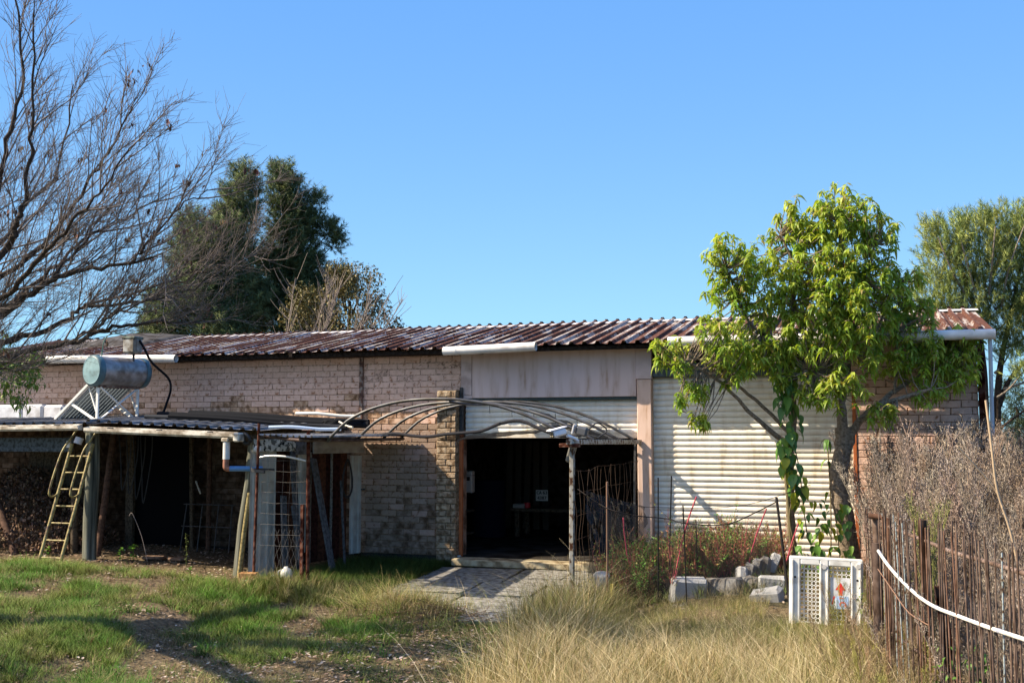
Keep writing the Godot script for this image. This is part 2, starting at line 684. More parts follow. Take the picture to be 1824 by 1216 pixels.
# ---------------------------------------------------------------- the workshop
func building() -> void:
	var o := thing("workshop_building", "long pink painted brick workshop with rusty ribbed roof and two roller doors", "building")
	var shell := mat("wall core", Color(0.34, 0.25, 0.2), 0.95, "blotch", 1.0)
	# walls with thickness, round the openings
	var long := part(o, "brick_wall", block(Vector3(8.6, 2.98, 0.21), 0.0, Vector3(-9.505, 1.29, -0.127)), shell)
	mark(part(long, "mortar", mortar_face(-13.8, -5.205, -0.12, 2.77, -0.0055), mat("mortar", Color.WHITE, 0.95, "speckle", 2.5, 0.25)), "structure")
	var short := part(o, "brick_wall", block(Vector3(1.385, 2.98, 0.21), 0.0, Vector3(0.5075, 1.29, -0.127)), shell)
	mark(part(short, "mortar", mortar_face(-0.185, 1.2, -0.12, 2.77, -0.0055), mat("mortar", Color.WHITE, 0.95, "speckle", 2.5, 0.25)), "structure")
	var single := []
	var joined := []
	for b in courses(-13.8, -5.205, 0.0, 2.76):
		if (b[0] as Vector3).x > -5.5 and (b[0] as Vector3).y < 2.1:
			continue
		var p: Vector3 = b[0]
		if p.x > -7.35 and p.y > 1.7 or p.x > -6.72:
			single.append([long, b])
		else:
			joined.append([long, b])
	for b in courses(-0.185, 1.2, 0.0, 2.76, 0.07):
		var p: Vector3 = b[0]
		if p.y > 1.35 and p.y < 2.7:
			single.append([short, b])
		else:
			joined.append([short, b])
	while single.size() > 298:
		joined.append(single.pop_front())
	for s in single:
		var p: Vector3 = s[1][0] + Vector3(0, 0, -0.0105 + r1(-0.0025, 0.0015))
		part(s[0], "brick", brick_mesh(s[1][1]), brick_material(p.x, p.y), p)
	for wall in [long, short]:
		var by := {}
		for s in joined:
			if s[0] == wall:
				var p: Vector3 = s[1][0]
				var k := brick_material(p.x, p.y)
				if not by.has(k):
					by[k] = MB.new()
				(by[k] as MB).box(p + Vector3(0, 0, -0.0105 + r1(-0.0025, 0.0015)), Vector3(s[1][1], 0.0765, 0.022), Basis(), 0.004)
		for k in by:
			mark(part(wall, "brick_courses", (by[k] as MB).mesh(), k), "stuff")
	# plaster above the first door, pink pillar, closed side walls and back
	var plaster := mat("pink plaster", Color(0.62, 0.50, 0.485), 0.8, "faint", 0.5, 0.03)
	var plaster_warm := dripped("pillar plaster", Color(0.64, 0.475, 0.40), 0.8, 1.6, 0.3)
	part(o, "plaster_panel", block(Vector3(2.24, 0.66, 0.20), 0.004, Vector3(-3.92, 2.425, -0.098)), dripped("run stained plaster", Color(0.64, 0.515, 0.495), 0.8, 0.9, 0.16))
	part(o, "plaster_strip", block(Vector3(0.155, 0.62, 0.21), 0.004, Vector3(-5.122, 2.445, -0.097)), mat("pale plaster", Color(0.64, 0.52, 0.50), 0.8, "mild", 0.6))
	part(o, "plaster_panel", block(Vector3(0.16, 0.04, 0.195), 0.003, Vector3(-5.122, 2.112, -0.098)), plaster)
	part(o, "pillar", block(Vector3(0.185, 2.38, 0.27), 0.008, Vector3(-2.693, 1.115, -0.107)), plaster_warm)
	part(o, "pillar_top", block(Vector3(0.2, 0.44, 0.275), 0.006, Vector3(-2.695, 2.53, -0.104)), plaster)
	part(o, "door_lintel", block(Vector3(2.41, 0.035, 0.16), 0.003, Vector3(-3.995, 2.075, -0.09)), mat("green lintel", Color(0.02, 0.045, 0.045), 0.6, "speckle", 2.0))
	part(o, "shutter_box", block(Vector3(2.41, 0.175, 0.22), 0.01, Vector3(-1.393, 2.42, -0.12)), mat("dark shutter box", Color(0.06, 0.08, 0.085), 0.5, "speckle", 1.2))
	part(o, "eave_shade_board", block(Vector3(2.41, 0.24, 0.18), 0.0, Vector3(-1.393, 2.63, -0.12)), mat("dark timber", Color(0.035, 0.028, 0.024), 0.9, "speckle", 2.0))  # near-black tone paints the shadow under the gutter pipe
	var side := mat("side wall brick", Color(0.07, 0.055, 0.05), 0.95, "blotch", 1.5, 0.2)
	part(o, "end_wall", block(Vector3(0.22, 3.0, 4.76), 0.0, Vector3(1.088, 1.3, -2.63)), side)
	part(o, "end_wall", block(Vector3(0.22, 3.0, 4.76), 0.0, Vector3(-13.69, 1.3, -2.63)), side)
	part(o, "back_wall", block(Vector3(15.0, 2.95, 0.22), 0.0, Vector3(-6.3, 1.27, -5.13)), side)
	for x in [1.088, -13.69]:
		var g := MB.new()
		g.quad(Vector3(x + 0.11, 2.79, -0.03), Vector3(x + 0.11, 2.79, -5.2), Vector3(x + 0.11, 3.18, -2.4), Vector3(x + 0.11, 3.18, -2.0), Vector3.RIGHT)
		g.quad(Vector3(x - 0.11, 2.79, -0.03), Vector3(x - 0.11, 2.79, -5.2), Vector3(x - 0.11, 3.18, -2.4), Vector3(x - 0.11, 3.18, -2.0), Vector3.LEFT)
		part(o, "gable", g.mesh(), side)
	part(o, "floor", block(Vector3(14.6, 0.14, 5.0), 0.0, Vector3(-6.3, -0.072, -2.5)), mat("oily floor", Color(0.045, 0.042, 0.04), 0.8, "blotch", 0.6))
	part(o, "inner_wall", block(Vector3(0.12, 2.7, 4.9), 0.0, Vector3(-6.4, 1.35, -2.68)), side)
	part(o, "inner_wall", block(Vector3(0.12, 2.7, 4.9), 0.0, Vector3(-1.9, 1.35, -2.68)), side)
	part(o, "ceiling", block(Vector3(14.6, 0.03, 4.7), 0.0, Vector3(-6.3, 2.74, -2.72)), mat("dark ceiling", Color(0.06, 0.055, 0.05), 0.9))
	# roof sheets: the front slope one by one, the back slope too
	var iron := mat("rusty iron", Color.WHITE, 0.88)
	iron.albedo_texture = iron_rust()
	iron.metallic_specular = 0.2
	var slope := Vector3(0, 0.545, -2.58).normalized()
	var back := Vector3(0, 0.62, 3.0).normalized()
	var x := -14.1
	var k := 0
	while x < 1.28:
		var w := minf(0.686, 1.38 - x)
		part(o, "roof_sheet", ribbed(Vector3(x, 2.742 + r1(-0.006, 0.008) + 0.003 * (k % 2), 0.38 + r1(-0.025, 0.02)), Vector3.RIGHT, slope, w + 0.01, 2.66, 0.1715, 0.036, k * 0.37, 5), iron)
		part(o, "roof_sheet", ribbed(Vector3(x, 2.68, -5.3), Vector3.RIGHT, back, w + 0.01, 3.14, 0.1715, 0.036, 5.0 + k * 0.37, 3), iron)
		x += 0.686
		k += 1
	for i in 5:
		part(o, "ridge_cap", ribbed_cap(-14.15 + i * 3.12, -11.05 + i * 3.12), mat("ridge cap", Color(0.62, 0.60, 0.60), 0.5, "rusty" if i == 2 else "mild", 0.9))
	part(o, "purlin", block(Vector3(15.2, 0.05, 0.05), 0.0, Vector3(-6.4, 2.705, 0.27)), mat("dark timber", Color(0.035, 0.028, 0.024), 0.9))
	part(o, "eave_filler", block(Vector3(8.5, 0.04, 0.3), 0.0, Vector3(-9.5, 2.70, 0.12)), mat("dark timber", Color(0.035, 0.028, 0.024), 0.9))
	for i in 6:
		part(o, "rafter", block(Vector3(0.05, 0.07, 0.4), 0.003, Vector3(-13.0 + i * 2.7, 2.715, 0.19)), mat("dark timber", Color(0.035, 0.028, 0.024), 0.9))
	# gutters of white pipe
	var white := mat("white plastic", Color(0.74, 0.73, 0.72), 0.45, "mild", 0.7)
	for g in [[-11.75, 2.765, -9.45, 2.722], [-5.27, 2.722, -4.0, 2.75], [-2.3, 2.765, 1.36, 2.742]]:
		var mb := MB.new()
		var a := Vector3(g[0], g[1] - 0.022, 0.445)
		var b := Vector3(g[2], g[3] - 0.022, 0.445)
		mb.tube([a, b], [0.058], 20, false)
		mb.tube([a, b], [0.053], 20, false)
		mb.tube([a.lerp(b, 0.13), a.lerp(b, 0.15)], [0.061], 20, true)
		var pipe := part(o, "gutter_pipe", mb.mesh(), white)
		for e in [0.12, 0.5, 0.9]:
			var p := a.lerp(b, e)
			part(pipe, "bracket", block(Vector3(0.02, 0.02, 0.12), 0.002, p + Vector3(0, 0.02, -0.11)), mat("bracket steel", Color(0.1, 0.08, 0.07), 0.6))
	# steel on the wall
	part(o, "conduit_channel", block(Vector3(0.055, 0.93, 0.03), 0.004, Vector3(-6.685, 2.29, 0.02)), mat("grey steel", Color(0.20, 0.19, 0.18), 0.6, "rusty", 1.4))
	part(o, "door_jamb", block(Vector3(0.045, 1.62, 0.05), 0.003, Vector3(-5.19, 0.81, 0.005)), mat("red oxide steel", Color(0.44, 0.135, 0.05), 0.7, "mild", 1.0))
	part(o, "guide_rail", block(Vector3(0.045, 0.62, 0.05), 0.003, Vector3(-5.187, 1.93, 0.008)), mat("dark steel", Color(0.05, 0.05, 0.055), 0.6, "speckle", 2.0))
	part(o, "jamb_foot", block(Vector3(0.06, 0.03, 0.07), 0.003, Vector3(-5.21, 0.0, 0.03)), mat("pale steel", Color(0.5, 0.5, 0.5), 0.6))
	part(o, "door_jamb", block(Vector3(0.04, 2.3, 0.05), 0.003, Vector3(-0.163, 1.15, -0.015)), mat("red oxide steel", Color(0.44, 0.135, 0.05), 0.7, "mild", 1.0))
	part(o, "corner_post", block(Vector3(0.07, 2.72, 0.07), 0.004, Vector3(1.24, 1.3, 0.02)), mat("rusty post", Color(0.09, 0.05, 0.04), 0.8, "rusty", 1.2))
	part(o, "downpipe", bar(Vector3(1.31, 2.7, 0.40), Vector3(1.31, 0.0, 0.05), 0.022), mat("blue pipe", Color(0.35, 0.42, 0.5), 0.5))
	part(o, "bird_nest_tarp", tarp_mesh(), mat("grey roof tarp", Color(0.085, 0.085, 0.09), 0.8, "blotch", 1.0)).set_meta("label", "dark grey tarpaulin lying over the ridge")
	shutter(o, -5.165, -2.79, 1.62, 2.055)
	shutter(o, -2.598, -0.187, 0.0, 2.33)


func tarp_mesh() -> ArrayMesh:
	var rows := []
	for i in 9:
		var row := []
		for j in 26:
			var x := -12.7 + j * 0.058 * 1.05
			var s := i / 8.0
			var z := lerpf(-0.75, -2.5, s)
			var y := 2.742 + (0.38 - maxf(z, -2.2)) * 0.211 + 0.05
			y += sin(j / 25.0 * PI) * 0.10 * sin(s * PI) + 0.03 * fine.get_noise_2d(x * 3, z * 3) - (0.0 if i and i < 8 and j and j < 25 else 0.035)
			row.append(Vector3(x + 0.05 * fine.get_noise_2d(z * 3, x), y, z))
		rows.append(row)
	var m := MB.new()
	m.sheet(rows)
	return m.mesh()


func ribbed_cap(a: float, b: float) -> ArrayMesh:
	var m := MB.new()
	var pts := [[-1.98, 3.262], [-2.14, 3.302], [-2.22, 3.312], [-2.30, 3.300], [-2.46, 3.262]]
	for i in 4:
		var p := Vector3(a, pts[i][1], pts[i][0])
		var q := Vector3(a, pts[i + 1][1], pts[i + 1][0])
		var d := Vector3(b - a, 0, 0)
		m.quad(p, p + d, q + d, q, (q - p).cross(d).normalized() if (q - p).cross(d).y > 0 else -(q - p).cross(d).normalized())
	return m.mesh()


func shutter(o: Node3D, x0: float, x1: float, y0: float, y1: float) -> void:
	var door := Node3D.new()
	door.name = "roller_shutter"
	o.add_child(door, true)
	var count := int(round((y1 - y0) / 0.0735))
	var pitch := (y1 - y0) / count
	var prof := []
	for k in 7:
		var t := k / 6.0
		prof.append(Vector2(t * (pitch - 0.006), 0.002 + 0.016 * pow(sin(PI * clampf(t * 0.97 + 0.03, 0, 1)), 0.7)))
	prof.append(Vector2(pitch - 0.004, 0.0))
	prof.append(Vector2(pitch, 0.0))
	for variant in 3:
		var rows := []
		for p in prof:
			var row := []
			for j in 13:
				var x := lerpf(x0, x1, j / 12.0)
				row.append(Vector3(x, p.x, p.y + 0.004 * fine.get_noise_2d(x * 1.5, variant * 30.0)))
			rows.append(row)
		var m := MB.new()
		m.sheet(rows, [], false, Vector3.BACK)
		stock["slat%d" % variant] = m.mesh()
	var tones := [Color(0.78, 0.745, 0.67), Color(0.76, 0.72, 0.64), Color(0.80, 0.765, 0.695), Color(0.70, 0.645, 0.55)]
	for i in count:
		var k := rng.randi() % 4
		part(door, "slat", stock["slat%d" % (rng.randi() % 3)], dripped("cream slat %d" % k, tones[k], 0.45, 0.9, 0.22), Vector3(0, y0 + i * pitch, -0.105))
	part(door, "bottom_bar", block(Vector3(x1 - x0, 0.055, 0.035), 0.004, Vector3((x0 + x1) * 0.5, y0 - 0.03, -0.095)), dripped("cream slat 3", tones[3], 0.45, 0.9, 0.22))
	# what is behind the slats keeps the light out
	part(door, "slat_backing", block(Vector3(x1 - x0, y1 - y0, 0.01), 0.0, Vector3((x0 + x1) * 0.5, (y0 + y1) * 0.5, -0.125)), mat("shutter back", Color(0.3, 0.29, 0.26), 0.6))


func brick_pier() -> void:
	var o := thing("brick_pier", "unpainted brown brick pier beside the open garage door", "brick pier", Vector3(-5.352, 0, 0.075))
	part(o, "mortar_core", block(Vector3(0.275, 2.27, 0.13), 0.0, Vector3(0, 1.065, -0.01)), mat("pier mortar", Color(0.26, 0.21, 0.14), 0.95, "speckle", 2.0, 0.2))
	var tones := [Color(0.35, 0.275, 0.20), Color(0.39, 0.30, 0.21), Color(0.31, 0.25, 0.185), Color(0.41, 0.325, 0.23)]
	var k := 0
	var y := -0.06
	while y < 2.14:
		var cuts := [-0.142, 0.0, 0.142] if k % 2 else [-0.142, 0.072, 0.142]
		for j in 2:
			var a: float = cuts[j] + 0.005
			var b: float = cuts[j + 1] - 0.005
			var mb := MB.new()
			mb.box(Vector3.ZERO, Vector3(b - a, 0.074, 0.15), Basis(), r1(0.005, 0.011))
			var m := rng.randi() % 4
			part(o, "brick", mb.mesh(), mat("pier brick %d" % m, tones[m], 0.95, "blotch", 2.6, 0.25), Vector3((a + b) / 2 + r1(-0.004, 0.004), y + 0.042, r1(-0.004, 0.005)))
		y += 0.0835
		k += 1


# ---------------------------------------------------------------- the lean-to
func lean_to() -> void:
	var o := thing("lean_to_shed", "low open lean-to of old roofing sheets and posts against the brick wall", "lean-to")
	var sheet := mat("grey roofing", Color(0.24, 0.26, 0.30), 0.5, "blotch", 0.8)
	var old := mat("dull roofing", Color(0.16, 0.17, 0.19), 0.55, "blotch", 0.8)
	# right section: front edge falls to the right
	for i in 4:
		var x := -9.62 + i * 0.66
		var f := Vector3(x, lerpf(1.775, 1.655, i / 4.0), 2.10)
		part(o, "roof_sheet", ribbed(f, Vector3(1, -0.045, 0).normalized(), Vector3(0, 0.12, -2.06).normalized(), 0.68, 2.08, 0.165, 0.034, i * 0.3), sheet if i % 2 else old)
	# left section
	for i in 7:
		var x := -14.2 + i * 0.66
		part(o, "roof_sheet", ribbed(Vector3(x, 1.735 + 0.003 * (i % 2), 2.02), Vector3(1, 0.006, 0).normalized(), Vector3(0, 0.13, -2.0).normalized(), 0.68, 2.0, 0.165, 0.034, 3 + i * 0.3), old if i % 3 else sheet)
	# a loose end sheet by the hoops
	part(o, "roof_sheet", ribbed(Vector3(-6.78, 1.60, 2.5), Vector3(1, -0.02, 0).normalized(), Vector3(0, 0.015, -2.44).normalized(), 0.9, 2.44, 0.076, 0.018, 7.0), mat("pale old sheet", Color(0.40, 0.40, 0.40), 0.55, "blotch", 0.7))
	part(o, "roof_sheet", ribbed(Vector3(-6.19, 1.585, 2.98), Vector3(1, -0.02, 0).normalized(), Vector3(0, 0.015, -2.0).normalized(), 0.43, 1.9, 0.076, 0.018, 9.0), mat("pale old sheet", Color(0.40, 0.40, 0.40), 0.55, "blotch", 0.7))
	# beams under the roof
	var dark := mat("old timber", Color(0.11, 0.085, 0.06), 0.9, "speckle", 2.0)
	part(o, "roof_beam", beam(Vector3(-9.7, 1.675, 1.93), Vector3(-7.05, 1.575, 1.93), 0.05, 0.10), dark)
	part(o, "roof_beam", beam(Vector3(-14.2, 1.66, 1.88), Vector3(-9.7, 1.68, 1.88), 0.05, 0.09), dark)
	part(o, "roof_beam", beam(Vector3(-14.2, 1.75, 0.9), Vector3(-6.8, 1.62, 0.9), 0.05, 0.09), dark)
	part(o, "roof_beam", beam(Vector3(-9.62, 1.69, 1.95), Vector3(-9.62, 1.80, 0.05), 0.06, 0.08), dark)
	# box gutters, open on top
	var gut := mat("cream gutter", Color(0.70, 0.675, 0.61), 0.5, "blotch", 1.1)
	gutter(o, Vector3(-9.50, 1.665, 2.17), Vector3(-7.27, 1.588, 2.17), gut)
	gutter(o, Vector3(-14.1, 1.655, 2.10), Vector3(-9.66, 1.695, 2.10), gut)
	# downpipe, elbow, blue pipe
	var white := mat("white plastic", Color(0.74, 0.73, 0.72), 0.45, "mild", 0.7)
	part(o, "downpipe", bar(Vector3(-7.40, 1.55, 2.17), Vector3(-7.40, 1.31, 2.17), 0.042, -1, 14), white)
	part(o, "outlet", block(Vector3(0.10, 0.05, 0.10), 0.01, Vector3(-7.40, 1.545, 2.17)), gut)
	part(o, "elbow", rod([Vector3(-7.40, 1.31, 2.17), Vector3(-7.405, 1.25, 2.17), Vector3(-7.40, 1.205, 2.165), Vector3(-7.36, 1.195, 2.15)], 0.036, 12, 3), mat("copper elbow", Color(0.34, 0.15, 0.10), 0.6, "mild", 2.0))
	part(o, "water_pipe", bar(Vector3(-7.37, 1.197, 2.15), Vector3(-7.06, 1.19, 1.90), 0.034, -1, 14), mat("blue plastic", Color(0.11, 0.27, 0.55), 0.4))
	part(o, "gutter_end", block(Vector3(0.09, 0.11, 0.13), 0.015, Vector3(-7.24, 1.575, 2.16)), gut)
	part(o, "cable_roll", rod([Vector3(-7.2, 1.62, 2.1), Vector3(-7.13, 1.58, 2.12), Vector3(-7.12, 1.52, 2.1), Vector3(-7.2, 1.50, 2.08), Vector3(-7.22, 1.57, 2.09)], 0.025, 6, 4), mat("black rubber", Color(0.015, 0.015, 0.016), 0.6))
	# posts
	var wood := mat("green grey post", Color(0.25, 0.265, 0.225), 0.9)
	wood.albedo_texture = stock["timber"]
	wood.uv1_scale = Vector3(1, 0.1, 1)
	part(o, "timber_post", rod([Vector3(-9.61, -0.1, 1.90), Vector3(-9.62, 0.5, 1.90), Vector3(-9.605, 1.1, 1.90), Vector3(-9.63, 1.68, 1.90)], 0.088, 14, 2), wood)
	part(o, "timber_post", rod([Vector3(-7.34, -0.25, 1.98), Vector3(-7.30, 0.5, 1.94), Vector3(-7.23, 1.0, 1.92), Vector3(-7.20, 1.6, 1.90)], 0.058, 12, 2), wood)
	part(o, "thin_post", rod([Vector3(-7.27, -0.25, 2.06), Vector3(-7.22, 0.4, 2.03), Vector3(-7.17, 0.9, 2.0)], 0.028, 8, 2), mat("yellowed pole", Color(0.34, 0.28, 0.13), 0.85, "speckle", 2.0))
	part(o, "timber_post", rod([Vector3(-10.2, -0.1, 1.5), Vector3(-10.25, 0.9, 1.48)], 0.05, 10), dark)
	part(o, "timber_post", bar(Vector3(-9.78, 0.0, 1.55), Vector3(-9.90, 1.7, 1.15), 0.045, -1, 10), mat("brown pole", Color(0.12, 0.07, 0.05), 0.9, "speckle", 2.0))
	part(o, "timber_post", bar(Vector3(-12.0, 0.0, 1.8), Vector3(-12.1, 1.7, 1.7), 0.06, -1, 10), dark)
	part(o, "timber_post", bar(Vector3(-11.0, 0.0, 1.0), Vector3(-10.95, 1.7, 1.0), 0.03, -1, 8), dark)
	part(o, "door_post", beam(Vector3(-10.15, 0.0, 0.45), Vector3(-10.2, 1.7, 0.42), 0.13, 0.06), dark)
	part(o, "door_post", beam(Vector3(-9.12, 0.0, 0.40), Vector3(-9.2, 1.7, 0.38), 0.05, 0.05), dark)
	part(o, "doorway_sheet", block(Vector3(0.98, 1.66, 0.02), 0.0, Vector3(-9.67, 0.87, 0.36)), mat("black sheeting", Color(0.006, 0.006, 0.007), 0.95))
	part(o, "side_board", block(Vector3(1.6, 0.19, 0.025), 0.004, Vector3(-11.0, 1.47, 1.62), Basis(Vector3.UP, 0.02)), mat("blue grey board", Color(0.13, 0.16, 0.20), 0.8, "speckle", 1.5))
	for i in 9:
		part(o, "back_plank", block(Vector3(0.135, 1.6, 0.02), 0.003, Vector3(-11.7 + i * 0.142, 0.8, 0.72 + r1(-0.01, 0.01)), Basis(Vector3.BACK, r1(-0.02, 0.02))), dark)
	part(o, "socket_plate", block(Vector3(0.06, 0.09, 0.03), 0.004, Vector3(-10.1, 1.48, 1.80)), white)
	part(o, "pipe_cup", bar(Vector3(-9.76, 1.57, 1.98), Vector3(-9.78, 1.49, 2.0), 0.052, -1, 14), mat("grey white plastic", Color(0.5, 0.5, 0.55), 0.5))
	# the end wall that faces the driveway
	var c1 := Vector3(-7.15, 0, 2.03)
	var e := Vector3(0.5, 0, -1.98)
	var dir := e.normalized()
	var face := Vector3(-dir.z, 0, dir.x) * 1.0
	if face.x < 0:
		face = -face
	var cream := mat("cream cladding", Color(0.45, 0.43, 0.385), 0.6, "mild", 0.8)
	for p in [[0.0, 0.205, -0.2, 1.42, 0], [0.395, 0.475, 0.1, 1.36, 0], [0.885, 1.0, 0.0, 1.32, 0]]:
		var at: Vector3 = c1 + e * p[0] + Vector3(0, p[2], 0)
		part(o, "wall_sheet", upright(at, dir, face, (p[1] - p[0]) * e.length(), p[3] - p[2]), cream)
	var maroon := mat("maroon door", Color(0.055, 0.022, 0.018), 0.8, "speckle", 1.5)
	for p in [[0.205, 0.395], [0.475, 0.68], [0.68, 0.885]]:
		for j in 3:
			var a: float = lerpf(p[0], p[1], j / 3.0)
			var b: float = lerpf(p[0], p[1], (j + 1) / 3.0)
			part(o, "door_plank", block(Vector3((b - a) * e.length() - 0.008, 1.45, 0.02), 0.003, c1 + e * (a + b) * 0.5 - face * 0.06 + Vector3(0, 0.68, 0), Basis(dir, Vector3.UP, dir.cross(Vector3.UP))), maroon if j + int(p[0] * 10) % 2 != 2 else mat("brown door", Color(0.10, 0.038, 0.02), 0.8, "speckle", 1.5))
	part(o, "door_post", beam(c1 + e * 0.70 + Vector3(0, -0.05, 0) + face * 0.01, c1 + e * 0.70 + Vector3(0, 1.36, 0) + face * 0.01, 0.025, 0.03), mat("grey batten", Color(0.24, 0.23, 0.21), 0.9, "speckle", 2.0))
	part(o, "door_post", beam(c1 + e * 0.50 + Vector3(0, -0.05, 0) + face * 0.01, c1 + e * 0.50 + Vector3(0, 1.38, 0) + face * 0.01, 0.03, 0.05), mat("grey batten", Color(0.24, 0.23, 0.21), 0.9, "speckle", 2.0))
	var turn := Basis(dir, Vector3.UP, dir.cross(Vector3.UP))
	part(o, "fascia_board", block(Vector3(0.72, 0.155, 0.02), 0.004, c1 + e * 0.18 + face * 0.03 + Vector3(0, 1.475, 0), turn), mat("peeling board", Color(0.62, 0.59, 0.50), 0.8, "mould", 1.3))
	part(o, "fascia_board", block(Vector3(0.99, 0.20, 0.02), 0.004, c1 + e * 0.76 + face * 0.025 + Vector3(0, 1.46, 0), turn), mat("grey cream board", Color(0.42, 0.40, 0.37), 0.8, "mild", 1.0))
	part(o, "fascia_board", block(Vector3(0.32, 0.21, 0.02), 0.004, c1 + e * 0.42 + face * 0.012 + Vector3(0, 1.455, 0), turn), mat("dark grey board", Color(0.17, 0.17, 0.175), 0.8, "speckle", 1.5))
	part(o, "lamp_socket", bar(c1 + e * 0.02 + face * 0.05 + Vector3(0, 1.43, 0), c1 + e * 0.02 + face * 0.09 + Vector3(0, 1.43, 0), 0.04, -1, 12), white)
	part(o, "tap_bracket", beam(c1 + face * 0.06 + Vector3(0.0, 1.19, 0.05), c1 + e * 0.1 + face * 0.2 + Vector3(0, 1.18, 0), 0.03, 0.03), mat("dark steel", Color(0.05, 0.05, 0.055), 0.6))
	part(o, "latch", block(Vector3(0.06, 0.02, 0.03), 0.002, c1 + e * 0.995 + face * 0.04 + Vector3(0, 0.86, 0), turn), mat("dark steel", Color(0.05, 0.05, 0.055), 0.6))


func gutter(o: Node3D, a: Vector3, b: Vector3, m: Material) -> void:
	var mb := MB.new()
	var along := (b - a).normalized()
	var w := 0.10
	var h := 0.062
	var out := Vector3(0, 0, 1)
	var prof := [Vector3(0, h * 0.5 + 0.02, -w * 0.5), Vector3(0, -h * 0.5, -w * 0.5), Vector3(0, -h * 0.5, w * 0.32), Vector3(0, -h * 0.1, w * 0.5), Vector3(0, h * 0.5, w * 0.5), Vector3(0, h * 0.5, w * 0.42)]
	for s in [1.0, 0.93]:
		for k in prof.size() - 1:
			var p: Vector3 = prof[k] * s
			var q: Vector3 = prof[k + 1] * s
			var nn := Vector3(0, -(q - p).z, (q - p).y).normalized()
			if nn.dot(p + q) < 0:
				nn = -nn
			mb.quad(a + p, b + p, b + q, a + q, nn)
	mb.quad(a + prof[0], a + prof[1], a + prof[2], a + prof[4], -along)
	mb.quad(b + prof[0], b + prof[1], b + prof[2], b + prof[4], along)
	var g := part(o, "gutter", mb.mesh(), m)
	var n := int((b - a).length() / 0.65)
	for i in n:
		var p := a.lerp(b, (i + 0.5) / n)
		part(g, "gutter_strap", block(Vector3(0.02, 0.012, 0.12), 0.002, p + Vector3(0, h * 0.5 + 0.008, -0.01)), mat("dark steel", Color(0.05, 0.05, 0.055), 0.6))


# a vertical ribbed sheet standing at a point
func upright(at: Vector3, along: Vector3, face: Vector3, width: float, high: float) -> ArrayMesh:
	var m := MB.new()
	var x := 0.0
	var pts := []
	while x < width:
		for p in [[0.0, 0.0], [0.035, 0.0], [0.05, 0.02], [0.075, 0.02], [0.09, 0.0]]:
			if x + p[0] < width:
				pts.append(Vector2(x + p[0], p[1]))
		x += 0.12
	pts.append(Vector2(width, 0))
	for j in pts.size() - 1:
		var a: Vector2 = pts[j]
		var b: Vector2 = pts[j + 1]
		var nn := (face * (b.x - a.x) - along * (b.y - a.y)).normalized()
		var p := at + along * a.x + face * a.y
		var q := at + along * b.x + face * b.y
		m.quad(p, q, q + Vector3(0, high, 0), p + Vector3(0, high, 0), nn)
		m.quad(p - face * 0.004, q - face * 0.004, q + Vector3(0, high, 0) - face * 0.004, p + Vector3(0, high, 0) - face * 0.004, -nn)
	return m.mesh()


